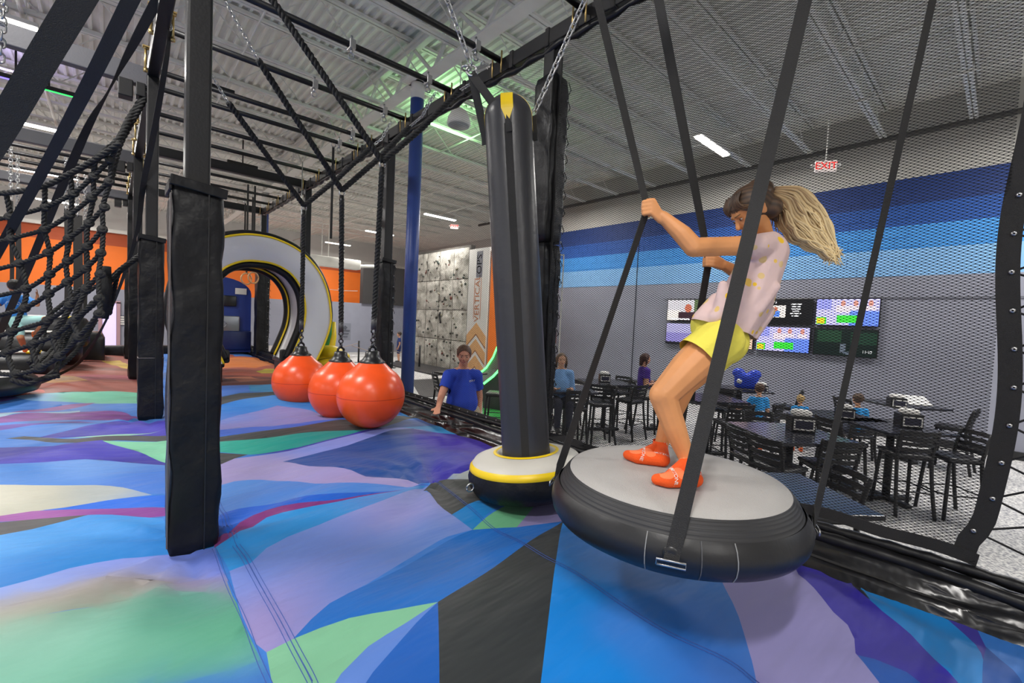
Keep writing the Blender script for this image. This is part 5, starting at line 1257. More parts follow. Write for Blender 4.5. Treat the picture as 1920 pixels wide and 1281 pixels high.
napkins(9.0306, 2.991, -1.0, 'napkin box behind the head of the standing boy', 1.0)
stool(T9[0]+0.3, T9[1]-0.75, -0.2, 1, 'bar stool behind the standing boy')
stool(T9[0]-0.5, T9[1]-0.1, 1, 0.1, 'bar stool left of the table with the blue bag')
# stools by the man in the polo
MX = (4.5345, 6.6769, -0.2)
stool(MX[0]+0.35, MX[1]+0.6, 0.9, -0.3, 'bar stool half hidden left of the man in the polo')
stool(MX[0]+0.95, MX[1]-0.25, -0.6, 0.7, 'bar stool half hidden right of the man in the polo')
t_ = (4.7314, 7.0666, 0.13)
table(MX[0]+0.95, MX[1]+0.95, 0.2, 'dark table behind the man in the polo', 0.8)
# bags
t = empty('gift_bag', (9.2833, 3.3579, 0.13), -1.2, 'bright blue bag with white print on the far table', 'bag')
me = fuse(MB().box((0, 0, 0.16), (0.42, 0.24, 0.3), None, 0.06).ball((0.14, 0, 0.3), (0.12, 0.1, 0.1)).ball((-0.14, 0, 0.31), (0.12, 0.1, 0.1)), 0.025, 3)
me.materials.append(mat('bag_blue', '#2746c8', 0.4)); link('body', me, t)
MB().lathe([(0, 0), (0.05, 0.001), (0.05, 0.004), (0, 0.005)], (-0.12, -0.125, 0.16), 12, Matrix.Rotation(PI/2, 3, 'X')).build('print', M_napkin, t)
t = empty('tote_bag', (10.6652, 6.8151, -0.85), 0.4, 'black tote bag on the floor beside the woman in purple', 'bag')
me = fuse(MB().box((0, 0, 0.19), (0.46, 0.24, 0.36), None, 0.06), 0.03, 3); me.materials.append(M_seat); link('body', me, t)
MB().tube(bez_arc((0, 0, 0.34), 0.13, 0, PI, 10), 0.012, 6).build('handle', M_seat, t)

# ------------------------------------------------------------ wall of screens
def scr(name, c, es=1.0): return mat('screen_'+name, c, 0.3, emit=c, es=es)
def tv(col, row, lab, paint):
    y = 6.15-1.245*col; z = 1.80-0.68*row-0.01*col*0
    t = empty('television', (XW-0.07, y, z), 0, lab, 'television', 'televisions on the grey wall')
    MB().box((0, 0, 0), (0.05, 1.185, 0.625), None, 0.008).build('case', M_plast, t)
    def q(name, u0, v0, u1, v1, m, lift=1):
        # u to the viewer's right (towards -y), v up, both 0..1
        W, H = 1.145, 0.585
        MB().box((-0.0255-0.0006*lift, W/2-W*(u0+u1)/2, -H/2+H*(v0+v1)/2), (0.001, W*(u1-u0), H*(v1-v0))).build(name, m, t)
    def disc_(u, v, ru, rv, m, lift=2):
        W, H = 1.145, 0.585
        MB().lathe([(0, 0), (1, 0)], (0, 0, 0), 14, Matrix(((0, 0, 1), (ru*W, 0, 0), (0, rv*H, 0)))).add([], []).build('face', m, t).location = (-0.0258-0.0006*lift, W/2-W*u, -H/2+H*v)
    paint(q, disc_, t)
    MB().box((0.05, 0, 0), (0.06, 0.3, 0.2)).build('mount', M_plast, t)
def p_man(q, d, t):
    q('screen', 0, 0, 1, 1, scr('pale', '#c8c4cc', 0.9)); q('image', 0, 0, 0.35, 0.5, scr('cream', '#e8e0d8'), 2); q('image', 0.7, 0.2, 1, 1, scr('leaf', '#5a6a48', 0.7), 2); q('image', 0.3, 0, 0.78, 0.42, scr('plum', '#38202a', 0.6), 3); d(0.55, 0.6, 0.09, 0.2, scr('skin', '#b06048'), 4); q('image', 0.1, 0.03, 0.6, 0.1, scr('white', '#f4f4f8'), 5)
def p_violet(q, d, t):
    q('screen', 0, 0, 1, 1, scr('violet', '#8a84d8', 0.9)); q('image', 0, 0, 1, 0.25, scr('dark', '#22202c', 0.4), 2); q('image', 0.55, 0.08, 0.95, 0.14, scr('white', '#f4f4f8'), 3)
def p_slide(q, d, t):
    q('screen', 0, 0, 1, 1, scr('black', '#08080c', 0.2)); q('image', 0.03, 0.25, 0.53, 0.75, scr('cream', '#e8e0d8', 0.8), 2); q('image', 0.03, 0.25, 0.17, 0.5, scr('rust', '#b0482c'), 3); q('image', 0.26, 0.27, 0.42, 0.52, scr('shirtblue', '#4a78e0'), 3); d(0.34, 0.6, 0.035, 0.09, scr('skin', '#b06048'), 4)
    for i, w in enumerate((0.2, 0.16, 0.17, 0.12, 0.2, 0.14)): q('image', 0.72-w/2, 0.78-0.095*i, 0.72+w/2, 0.82-0.095*i, scr('white', '#f4f4f8'), 3)
    m = Matrix.Translation((-0.029, 0.36, 0.225)) @ Matrix(((0, 0, -1, 0), (-1, 0, 0, 0), (0, 1, 0, 0), (0, 0, 0, 1)))
    text_mb('06/25/7075', 0.085, m).build('lettering', scr('white', '#f4f4f8'), t)
def p_show(q, d, t):
    q('screen', 0, 0, 1, 1, scr('lavender', '#b8b4f4', 1.0)); q('image', 0, 0.6, 0.25, 1, scr('iris', '#8c90f0'), 2); q('image', 0.55, 0, 1, 0.55, scr('azure', '#6080f0'), 2); q('image', 0.33, 0.5, 0.56, 0.75, scr('rosewhite', '#f0d8e8'), 3)
    for u in (0.44, 0.64, 0.87): d(u, 0.84, 0.04, 0.12, scr('skin2', '#d08878'), 4); q('image', u-0.08, 0.6, u+0.08, 0.74, scr('rosewhite', '#f0d8e8'), 4)
    q('image', 0.35, 0.1, 0.72, 0.38, scr('lime', '#38d838'), 5); q('image', 0.02, 0.05, 0.15, 0.26, scr('gold', '#e8c020'), 5); q('image', 0.01, 0.02, 0.18, 0.3, scr('lime', '#38d838'), 4)
def p_bar(q, d, t):
    q('screen', 0, 0, 1, 1, scr('mauve', '#8880c0', 0.8)); q('image', 0, 0.55, 0.7, 1, scr('lilacgrey', '#a8a4d0', 0.8), 2); q('image', 0.72, 0.1, 0.85, 1, scr('crimson', '#b82850'), 3); q('image', 0, 0, 1, 0.1, scr('dark', '#22202c', 0.4), 3)
def p_warm(q, d, t):
    q('screen', 0, 0, 1, 1, scr('brown', '#7a5848', 0.8)); q('image', 0.6, 0, 1, 1, scr('sand', '#e0b8a0'), 2); q('image', 0.3, 0, 0.62, 0.6, scr('dark', '#22202c', 0.4), 3)
def p_forest(q, d, t):
    q('screen', 0, 0, 1, 1, scr('forest', '#10201c', 0.5)); q('image', 0.05, 0.5, 0.45, 0.95, scr('fern', '#20402c', 0.6), 2); q('image', 0.6, 0.45, 1, 0.9, scr('fern2', '#1c382a', 0.6), 2)
    q('image', 0.44, 0.1, 0.53, 0.45, scr('stream', '#5a6470', 0.7), 3); q('image', 0.5, 0.05, 0.66, 0.16, scr('stream', '#5a6470', 0.7), 3)
    m = Matrix.Translation((-0.029, -0.42, -0.19)) @ Matrix(((0, 0, -1, 0), (-1, 0, 0, 0), (0, 1, 0, 0), (0, 0, 0, 1)))
    text_mb('11:29', 0.08, m).build('lettering', scr('white', '#f4f4f8'), t)
tv(0, 0, 'top left screen showing a man in dark clothes', p_man); tv(1, 0, 'top screen with violet picture, half hidden by the girl', p_violet)
tv(2, 0, 'top screen with a black slide, small picture and white text', p_slide); tv(3, 0, 'top right screen showing a bright show with a green box', p_show)
tv(0, 1, 'lower left screen, mauve with a crimson bar', p_bar); tv(1, 1, 'lower screen with brown picture, half hidden by the girl', p_warm)
tv(2, 1, 'lower screen showing the bright show with a green box', p_show); tv(3, 1, 'lower right screen, dark forest picture with the time', p_forest)

# ------------------------------------------------------------ climbing wall, its banner, ramp and rope barrier
RX = 10.3
t = empty('climbing_wall', (RX, 16.1, 0), 0, 'grey stone-look climbing wall full of small holds', 'climbing wall')
rm = bpy.data.materials.new('climbing_stone'); rm.use_nodes = True
nt = rm.node_tree; b = nt.nodes['Principled BSDF']; b.inputs['Roughness'].default_value = 0.85
tc = nt.nodes.new('ShaderNodeNewGeometry'); n1 = nt.nodes.new('ShaderNodeTexNoise'); n1.inputs['Scale'].default_value = 2.2; n1.inputs['Detail'].default_value = 9; n1.inputs['Roughness'].default_value = 0.7
nt.links.new(tc.outputs['Position'], n1.inputs['Vector'])
cr = nt.nodes.new('ShaderNodeValToRGB'); cr.color_ramp.elements[0].position = 0.36; cr.color_ramp.elements[0].color = s2l('#8a867c')+(1,); cr.color_ramp.elements[1].position = 0.58; cr.color_ramp.elements[1].color = s2l('#cecabf')+(1,)
nt.links.new(n1.outputs['Fac'], cr.inputs[0]); nt.links.new(cr.outputs[0], b.inputs['Base Color'])
bp = nt.nodes.new('ShaderNodeBump'); bp.inputs['Strength'].default_value = 0.7; bp.inputs['Distance'].default_value = 0.08; nt.links.new(n1.outputs['Fac'], bp.inputs['Height']); nt.links.new(bp.outputs[0], b.inputs['Normal'])
for r in range(4):
    for c in range(4):
        n = 6; vs = []; fs = []
        y0 = -2.0+1.02*c; z0 = FZ+1.23*r; rnd = random.Random(r*7+c)
        for i in range(n+1):
            for j in range(n+1):
                e = 0 if i in (0, n) or j in (0, n) else rnd.uniform(-0.07, 0.06)
                vs.append((e-0.04*(0 < i < n and 0 < j < n), y0+0.012+0.995*j/n, z0+0.012+1.205*i/n))
        fs = [(i*(n+1)+j, i*(n+1)+j+1, (i+1)*(n+1)+j+1, (i+1)*(n+1)+j) for i in range(n) for j in range(n)]
        MB().add(vs, fs, True).build('panel', rm, t)
MB().box((0.14, 0.05, 1.65), (0.2, 4.2, 5.0)).build('backing', mat('stone_dark', '#56524c', 0.9), t)
rnd = random.Random(3); hold_m = [mat('hold_a', '#4a4640', 0.7), mat('hold_b', '#6a3a30', 0.7), mat('hold_c', '#38403a', 0.7), mat('hold_d', '#86806e', 0.7)]
hme = []
for q in range(4):
    m_ = MB().ball((0, 0, 0), (0.05, 0.07+0.02*(q % 2), 0.055), n=6).mesh('hold'); m_.materials.append(hold_m[q]); hme.append(m_)
for q in range(120):
    o = link('hold', hme[rnd.choice((0, 0, 0, 1, 2, 3))], t, (-0.05, rnd.uniform(-1.9, 1.95), rnd.uniform(FZ+0.3, FZ+4.7))); s = rnd.uniform(0.45, 0.9); o.scale = (s, s, s); o.rotation_euler = (rnd.uniform(0, 3), 0, 0)
MB().tube([V((-0.1, -0.25+0.05*math.sin(i), 1.5-0.09*i)) for i in range(6)], 0.035, 6).build('harness', M_strap, t)
t = empty('lettered_banner', (RX, 13.47, 0), 0, 'white banner with brown chevrons and upright lettering beside the climbing wall', 'banner')
MB().box((0.05, 0, 1.55), (0.1, 1.24, 4.8)).build('panel', M_wallw, t)
tan = mat('banner_tan', '#c89a68', 0.7, noise=0.15, nscale=6, stretch=(1, 1, 6)); tan2 = mat('banner_brown', '#8a5a3a', 0.7); gry = mat('banner_grey', '#6a6a72', 0.7)
for k in range(4):
    z = 1.15-0.62*k
    for off_, h, m_ in ((0, 0.42, tan), (0.0, 0.05, tan2)):
        zz = z-(0.42 if m_ is tan2 else 0)
        vs = [(-0.004 if m_ is tan else -0.006, y, zz+dz) for y, dz in ((-0.6, -0.5), (0, 0), (0.6, -0.5), (0.6, -0.5-h), (0, -h), (-0.6, -0.5-h))]
        MB().add([V(v) for v in vs]+[V((0.01, v[1], v[2])) for v in vs], [(0, 1, 4, 5), (1, 2, 3, 4), (0, 5, 11, 6), (5, 4, 10, 11), (4, 3, 9, 10), (3, 2, 8, 9), (2, 1, 7, 8), (1, 0, 6, 7)], False).build('chevron', m_, t)
# upright lettering: reads bottom to top
def upm(y, z): return Matrix.Translation((-0.006, y, z)) @ Matrix(((0, 0, -1, 0), (0, 1, 0, 0), (1, 0, 0, 0), (0, 0, 0, 1)))
bb = MB().box((-0.002, -0.05, 3.35), (0.008, 0.36, 0.98)); bb.build('letter_block', gry, t)
text_mb('OPS', 0.42, upm(-0.05, 3.35)).build('lettering', M_wallw, t)
text_mb('VERTICAL', 0.40, upm(0.0, 2.06)).build('lettering', mat('banner_rust', '#b06a40', 0.7), t)
for dy in (-0.2, 0.2): MB().box((-0.003, dy, 2.06), (0.006, 0.02, 1.55)).build('rule_line', MATS['banner_rust'], t)
t = empty('orange_panel', (RX, 11.6, 0), 0, 'tall orange panel right of the lettered banner, half behind the black pillar', 'panel')
MB().box((0.1, 0, 1.5), (0.15, 2.3, 4.7)).build('panel', mat('panel_orange', '#f07818', 0.6), t)
t = empty('curved_ramp', (0, 0, 0), 0, 'dark curved ramp edged with glowing green light lines', 'ramp')
RB = [(7.089, 9.0245, -0.1499), (7.1487, 8.8451, 0.0062), (7.2158, 8.6671, 0.2957), (7.2602, 8.5149, 0.6729), (7.2826, 8.3886, 1.1487)]
RC = [(6.6013, 8.2425, -0.2901), (6.7067, 8.0246, -0.0892), (6.7626, 7.851, 0.1053), (6.8066, 7.6938, 0.3943), (6.848, 7.546, 0.8001)]
MB().add([V(p) for p in RB]+[V(p) for p in RC]+[V((p[0], p[1], FZ)) for p in RB]+[V((p[0], p[1], FZ)) for p in RC], [(i, i+1, 6+i, 5+i) for i in range(4)]+[(10+i, 11+i, 1+i, i) for i in range(4)]+[(5+i, 6+i, 16+i, 15+i) for i in range(4)], False).build('surface', mat('ramp_dark', '#39403c', 0.5), t)
for P in (RB, RC): MB().tube([V(p)+V((0, 0, 0.03)) for p in P], 0.03, 6).build('light_line', mat('led_green', '#60ff80', 0.5, emit='#58ff70', es=4), t)
gf = [(8.8833, 11.1466, -0.83), (5.5517, 6.9122, -0.83), (5.3708, 5.4137, -0.83), (10.2971, 10.5094, -0.83)]
t = MB().add([V((p[0], p[1], FZ+0.012)) for p in gf]+[V((p[0], p[1], FZ+0.001)) for p in gf], [(0, 1, 2, 3), (0, 4, 5, 1), (1, 5, 6, 2), (2, 6, 7, 3), (3, 7, 4, 0)], False).build('green_lit_mat', mat('green_lit_floor', '#3fae52', 0.8, noise=0.15, nscale=60))  # green light on the floor here is put into the base colour
tag(t, 'green-lit floor mat behind the man in the polo, light put into its colour', 'mat')
gf = [(6.1686, 12.0235, -0.83), (7.0173, 9.5816, -0.83), (9.4261, 11.8364, -0.83), (9.5075, 16.0266, -0.83)]
t = MB().add([V((p[0], p[1], FZ+0.014)) for p in [(7.394, 13.1166, -0.83), (6.0183, 10.0908, -0.83), (8.0252, 10.056, -0.83), (10.3276, 12.9823, -0.83)]]+[V((p[0], p[1], FZ+0.001)) for p in [(7.394, 13.1166, -0.83), (6.0183, 10.0908, -0.83), (8.0252, 10.056, -0.83), (10.3276, 12.9823, -0.83)]], [(0, 1, 2, 3), (0, 4, 5, 1), (1, 5, 6, 2), (2, 6, 7, 3), (3, 7, 4, 0)], False).build('dark_mat', M_seat)
tag(t, 'black floor mat behind the blue column and the man', 'mat')
t = MB().box((9.5, 16, FZ+0.03), (1.5, 4.4, 0.06), None, 0.01).build('landing_mat', M_seat); tag(t, 'dark landing mat along the foot of the climbing wall', 'mat')
for (x, y, lab) in ((786, 690, 'black barrier post right of the blue column'), (735, 690, 'black barrier post left of the blue column, behind the nearest ball'), (672, 676, 'black barrier post between the middle and nearest ball ropes')):
    p = {786: (9.5145, 16.2087, -0.85), 735: (8.4662, 16.5561, -0.85), 672: (8.0408, 18.8595, -0.85)}[x]
    t = empty('barrier_post', p, 0, lab, 'barrier post', 'rope barrier posts')
    MB().tube([(0, 0, 0), (0, 0, 0.95)], 0.04, 10).build('post', M_plast, t)
    MB().lathe([(0, 0.03), (0.15, 0.02), (0.18, 0.0)], n=20).build('base', M_plast, t)
    MB().tube([(0, 0, 0.86), (-0.7, 0.35, 0.62), (-1.4, 0.7, 0.86)], 0.015, 6).build('rope', mat('barrier_rope', '#9a8a80', 0.7), t)
t = empty('banner_stand', (7.7953, 7.1351, 1.4614), -0.9, 'red banner in a thin white frame just right of the black net post', 'banner')
MB().box((-0.08, 0, 0.0), (0.24, 0.03, 1.35)).build('panel', mat('banner_red', '#8a4438', 0.7), t)
for s in (-0.1, 0.12): MB().box((s, 0, -0.4), (0.025, 0.03, 3.6)).build('frame_post', M_white_paint, t)
MB().box((0.01, 0, 1.4), (0.24, 0.03, 0.025)).build('frame_bar', M_white_paint, t)

# ------------------------------------------------------------ people
def skin_mat(name, c): return mat(name, c, 0.5, noise=0.06, nscale=14, spec=0.35)
def bvh(me, loc=V((0, 0, 0))):
    return BVHTree.FromPolygons([v.co+loc for v in me.vertices], [tuple(p.vertices) for p in me.polygons])
def project(mb, tree, d, lift=0.002):
    d = V(d).normalized(); out = []
    for v in mb.v:
        v = V(v); h = tree.ray_cast(v-d*0.15, d, 0.6)
        if h[0] is None:
            h = tree.find_nearest(v)
        out.append(tuple(h[0]-d*lift))
    mb.v = out; return mb
def cut(me, p, n):
    bm = bmesh.new(); bm.from_mesh(me)
    bmesh.ops.bisect_plane(bm, geom=bm.verts[:]+bm.edges[:]+bm.faces[:], plane_co=V(p), plane_no=V(n), clear_outer=True)
    bm.to_mesh(me); bm.free(); return me
def head_prims(mb, c, fwd, up, h):
    """c: centre of head, h: head height"""
    y = V(fwd).normalized(); z = V(up); z = (z-y*z.dot(y)).normalized(); x = y.cross(z)
    m = Matrix((x, y, z)).transposed(); c = V(c)
    def P(a, b, e): return c+m @ V((a*h, b*h, e*h))
    mb.ball(P(0, -0.06, 0.12), (0.34*h, 0.42*h, 0.38*h), m)
    mb.ball(P(0, 0.08, -0.08), (0.275*h, 0.29*h, 0.36*h), m)
    mb.ball(P(0, 0.22, -0.36), (0.12*h, 0.11*h, 0.1*h), m)
    for s in (-1, 1):
        mb.ball(P(s*0.15, 0.2, -0.12), (0.13*h, 0.13*h, 0.15*h), m)
        mb.ball(P(s*0.335, -0.03, -0.03), (0.04*h, 0.085*h, 0.125*h), m)
        mb.ball(P(s*0.36, -0.06, 0.02), (0.03*h, 0.06*h, 0.07*h), m)
    cap(mb, P(-0.13, 0.325, 0.11), 0.05*h, P(0.13, 0.325, 0.11), 0.05*h)
    cap(mb, P(0, 0.36, 0.03), 0.035*h, P(0, 0.43, -0.11), 0.05*h)
    mb.ball(P(0, 0.345, -0.225), (0.09*h, 0.045*h, 0.04*h), m)
    return P, m
def face_parts(t, P, m, h, eye='#3a2a20', lip='#b0605a', brow='#5a4030'):
    for s in (-1, 1):
        MB().ball(P(s*0.14, 0.335, 0.02), (0.05*h, 0.028*h, 0.02*h), m, 8).build('eye', mat('eye_white', '#b8a89c', 0.4), t)
        MB().ball(P(s*0.14, 0.358, 0.02), (0.026*h, 0.014*h, 0.028*h), m, 8).build('iris', mat('iris'+eye, eye, 0.3), t)
        cap_ = MB(); cap(cap_, P(s*0.07, 0.385, 0.115), 0.014*h, P(s*0.21, 0.335, 0.12), 0.011*h, 6); cap_.build('eyebrow', mat('brow'+brow, brow, 0.8), t)
    MB().ball(P(0, 0.382, -0.225), (0.085*h, 0.02*h, 0.022*h), m, 8).build('mouth', mat('lip'+lip, lip, 0.5), t)
def open_hand(mb, w, d, n, s):
    """relaxed hand: wrist point, pointing direction, palm normal, size"""
    w = V(w); d = V(d).normalized(); n = V(n); n = (n-d*n.dot(d)).normalized(); x = d.cross(n)
    for k in range(3): cap(mb, w+d*0.01*s+x*(k-1)*0.018*s, 0.017*s, w+d*0.085*s+x*(k-1)*0.026*s, 0.013*s, 8)
    for k, L in enumerate((0.062, 0.078, 0.08, 0.068)):
        a = w+d*0.09*s+x*(k-1.5)*0.023*s; b = a+d*L*0.5*s+n*0.006*s; e = b+d*L*0.45*s+n*0.02*s
        chain_caps(mb, [(a, 0.0105*s), (b, 0.0095*s), (e, 0.008*s)])
    a = w+d*0.025*s+x*0.03*s; b = a+d*0.03*s+x*0.03*s+n*0.01*s; e = b+d*0.035*s+x*0.008*s+n*0.012*s
    chain_caps(mb, [(a, 0.014*s), (b, 0.012*s), (e, 0.009*s)])
def grip_hand(mb, wrist, strap, axis, toward, s, flip=1):
    """fist closed round a strap: strap point, strap axis, direction to the viewer"""
    a = V(axis).normalized(); w = V(wrist); c = V(strap); f = c-w; f = (f-a*f.dot(a)).normalized(); n = a.cross(f).normalized()
    if n.dot(V(toward)) < 0: n = -n
    for k in range(4):
        o = c+a*((1.5-k)*0.0165*s)
        L = (0.9, 1.0, 0.97, 0.82)[k]
        k0 = o-f*0.012*s+n*0.021*s; k1 = o+f*0.018*s*L+n*0.010*s; k2 = o+f*0.017*s*L-n*0.014*s; k3 = o-f*0.010*s-n*0.021*s
        chain_caps(mb, [(w+a*((1.5-k)*0.011*s)+f*0.012*s+n*0.006*s, 0.0135*s), (k0, 0.0108*s)])
        chain_caps(mb, [(k0, 0.0105*s), (k1, 0.0098*s), (k2, 0.0092*s), (k3, 0.008*s)])
    b0 = w+f*0.012*s+a*0.018*s-n*0.004*s
    chain_caps(mb, [(b0, 0.014*s), (c-f*0.026*s+a*0.036*s-n*0.012*s, 0.0115*s), (c+f*0.002*s+a*0.040*s-n*0.020*s, 0.0095*s)])
def hair_cap(P, m, h, c=0.0, low=-0.1, grow=1.07):
    mb = MB(); mb.ball(P(0, -0.075, 0.14), (0.36*h*grow, 0.43*h*grow, 0.385*h*grow), m, 20)
    return mb

# ---- the girl on the disc
GJ = dict(neck=V((2.2002, 0.7636, 1.6821)), chest=V((2.1787, 0.7509, 1.5965)), belly=V((2.1189, 0.7931, 1.4012)), hip=V((2.0376, 0.8558, 1.2237)),
  sN=V((2.0391, 0.7436, 1.6227)), eN=V((1.7701, 0.8766, 1.587)), wN=V((1.7031, 0.9851, 1.7129)), sF=V((2.3017, 0.8056, 1.6625)), eF=V((2.3343, 0.8756, 1.5219)), wF=V((2.1967, 0.9353, 1.5697)),
  hN=V((1.9543, 0.8355, 1.2054)), mN=V((1.8361, 0.901, 1.0817)), kN=V((1.7338, 0.9528, 0.9665)), cN=V((1.7678, 0.9146, 0.8425)), aN=V((1.8201, 0.8646, 0.6864)),
  hF=V((2.1201, 0.8745, 1.2037)), kF=V((2.0094, 1.0019, 0.9881)), cF=V((1.9857, 1.0419, 0.8484)), aF=V((1.9558, 1.072, 0.6783)))
FN = [V(p) for p in ((1.7116, 0.783, 0.662), (1.6182, 0.8473, 0.66), (1.6038, 0.8845, 0.654))]
FF = [V(p) for p in ((1.8428, 0.9937, 0.662), (1.7858, 1.0859, 0.66), (1.7923, 1.1434, 0.654))]
girl = empty('person', (GJ['hip'].x, GJ['hip'].y, 0.64), 0, 'girl in a spotted pink top, yellow shorts and orange socks standing on the disc', 'person')
gl = girl.location.copy()
def gp(mb_or_me, name, m):
    me = mb_or_me.mesh(name) if isinstance(mb_or_me, MB) else mb_or_me
    for v in me.vertices: v.co -= gl
    me.materials.append(m); return link(name, me, girl)
mb = MB(); J = GJ
chain_caps(mb, [(J['hip'], 0.092), (J['belly'], 0.085), (J['chest'], 0.078), (J['neck'], 0.042)])
chain_caps(mb, [(J['sN'], 0.045), (J['chest'], 0.06), (J['sF'], 0.045)])
HC = V((2.1387, 0.7989, 1.7928)); hf = (-R_*0.80-U_*0.60+F_*0.06).normalized(); hu = (U_*0.80-R_*0.60)
hP, hM = head_prims(mb, HC, hf, hu, 0.215)
chain_caps(mb, [(J['neck'], 0.043), (V((2.1657, 0.7713, 1.7393)), 0.042)])
chain_caps(mb, [(J['sN'], 0.043), ((J['sN']+J['eN'])/2, 0.040), (J['eN'], 0.040), (V((1.7434, 0.9146, 1.6389)), 0.038), (J['wN'], 0.0255)])
chain_caps(mb, [(J['sF'], 0.043), (J['eF'], 0.038), (J['wF'], 0.025)])
grip_hand(mb, J['wN'], HAND_L, (U_*0.98+R_*0.0), -F_, 0.98)
grip_hand(mb, J['wF'], HAND_R, (U_*0.98+R_*0.1), -F_, 0.95)
chain_caps(mb, [(J['hip'], 0.09), (J['hN'], 0.088), (J['mN'], 0.077), (J['kN'], 0.058), (J['kN'].lerp(J['cN'], 0.5), 0.053), (J['cN'], 0.050), (J['cN'].lerp(J['aN'], 0.6), 0.038), (J['aN'], 0.031)])
chain_caps(mb, [(J['hip'], 0.09), (J['hF'], 0.085), (J['hF'].lerp(J['kF'], 0.5), 0.075), (J['kF'], 0.056), (J['cF'], 0.049), (J['cF'].lerp(J['aF'], 0.6), 0.037), (J['aF'], 0.030)])
for A_, F3 in ((J['aN'], FN), (J['aF'], FF)):
    chain_caps(mb, [(A_, 0.03), (F3[0], 0.027), (F3[1], 0.026), (F3[2], 0.018)]); cap(mb, A_, 0.03, F3[1], 0.024)
M_skin = skin_mat('girl_skin', '#d8955f')
gp(fuse(mb, 0.0042, 3), 'body', M_skin)
face_parts_P = lambda a, b, e: hP(a, b, e)-gl
face_parts(girl, face_parts_P, hM, 0.215, '#4a3020', '#b86a5c', '#8a6a48')
# top
mb = MB()
chain_caps(mb, [(V((2.1876, 0.7438, 1.6114)), 0.092), (V((2.1224, 0.7902, 1.4062)), 0.112), (V((2.0552, 0.8428, 1.2727)), 0.118), (V((2.0341, 0.8578, 1.2044)), 0.125)])
chain_caps(mb, [(J['sN'], 0.058), (V((2.1857, 0.7469, 1.6352)), 0.078), (J['sF'], 0.055)])
cap(mb, J['sN'], 0.052, J['sN'].lerp(J['eN'], 0.06), 0.05)
cap(mb, J['sF'], 0.052, J['sF'].lerp(J['eF'], 0.15), 0.05)
cap(mb, V((2.0042, 0.8685, 1.3821)), 0.04, V((1.9372, 0.8966, 1.291)), 0.05); cap(mb, V((2.1851, 0.73, 1.3454)), 0.04, V((2.1196, 0.7817, 1.224)), 0.045)
rnd = random.Random(5)
for q in range(9):
    a = V((2.0552, 0.8428, 1.2727))+R_*rnd.uniform(-0.1, 0.1)+U_*rnd.uniform(-0.02, 0.1)-F_*0.085; cap(mb, a, 0.03, a+U_*0.1+R_*rnd.uniform(0, 0.09), 0.02)
me = fuse(mb, 0.007, 4)
hn = (-U_*0.93+R_*-0.28).normalized()
cut(me, (2.0339, 0.8613, 1.2594), hn); cut(me, J['neck']+U_*0.012, (U_*0.9-R_*0.25))
tm = bpy.data.materials.new('spotted_top'); tm.use_nodes = True; nt = tm.node_tree; b = nt.nodes['Principled BSDF']; b.inputs['Roughness'].default_value = 0.8
tc = nt.nodes.new('ShaderNodeTexCoord'); vo = nt.nodes.new('ShaderNodeTexVoronoi'); vo.inputs['Scale'].default_value = 16; vo.inputs['Randomness'].default_value = 0.9
nt.links.new(tc.outputs['Object'], vo.inputs['Vector'])
sm_ = nt.nodes.new('ShaderNodeSeparateColor'); nt.links.new(vo.outputs['Color'], sm_.inputs[0])
mr = nt.nodes.new('ShaderNodeMapRange'); mr.inputs['To Min'].default_value = 0.12; mr.inputs['To Max'].default_value = 0.34; nt.links.new(sm_.outputs[0], mr.inputs[0])
lt = nt.nodes.new('ShaderNodeMath'); lt.operation = 'LESS_THAN'; nt.links.new(vo.outputs['Distance'], lt.inputs[0]); nt.links.new(mr.outputs[0], lt.inputs[1])
mx = nt.nodes.new('ShaderNodeMix'); mx.data_type = 'RGBA'; mx.inputs[6].default_value = s2l('#dabdb8')+(1,)
yx = nt.nodes.new('ShaderNodeMix'); yx.data_type = 'RGBA'; yx.inputs[6].default_value = s2l('#f0c020')+(1,); yx.inputs[7].default_value = s2l('#d8bc8c')+(1,); nt.links.new(sm_.outputs[1], yx.inputs[0])
nt.links.new(lt.outputs[0], mx.inputs[0]); nt.links.new(yx.outputs[2], mx.inputs[7]); nt.links.new(mx.outputs[2], b.inputs['Base Color'])
n2 = nt.nodes.new('ShaderNodeTexNoise'); n2.inputs['Scale'].default_value = 14; bp = nt.nodes.new('ShaderNodeBump'); bp.inputs['Strength'].default_value = 0.5; bp.inputs['Distance'].default_value = 0.02
nt.links.new(tc.outputs['Object'], n2.inputs['Vector']); nt.links.new(n2.outputs[0], bp.inputs['Height']); nt.links.new(bp.outputs[0], b.inputs['Normal'])
gp(me, 'top', tm)
# shorts
mb = MB()
chain_caps(mb, [(V((2.0125, 0.8813, 1.2701)), 0.100), (V((2.0448, 0.8481, 1.205)), 0.108)])
chain_caps(mb, [(J['hN']+R_*0.01, 0.102), (V((1.8563, 0.8856, 1.1285)), 0.093), (J['mN'].lerp(J['kN'], 0.3), 0.09)])
chain_caps(mb, [(J['hF'], 0.10), (J['hF'].lerp(J['kF'], 0.4), 0.09)])
for q in range(0):
    a = V((1.9353, 0.9332, 1.1991))+(R_*0.018-U_*0.008)*q-F_*0.085; cap(mb, a, 0.016, a+R_*0.09-U_*0.075, 0.014)
me = fuse(mb, 0.007, 3); kn_ = (J['kN']-J['hN']).normalized()
cut(me, V((1.8726, 0.8918, 1.1392)), kn_); cut(me, V((2.0728, 0.8305, 1.3313)), (U_*0.9+R_*0.2))
gp(me, 'shorts', mat('yellow_cotton', '#ecdf58', 0.85, bump=0.5, bscale=18))
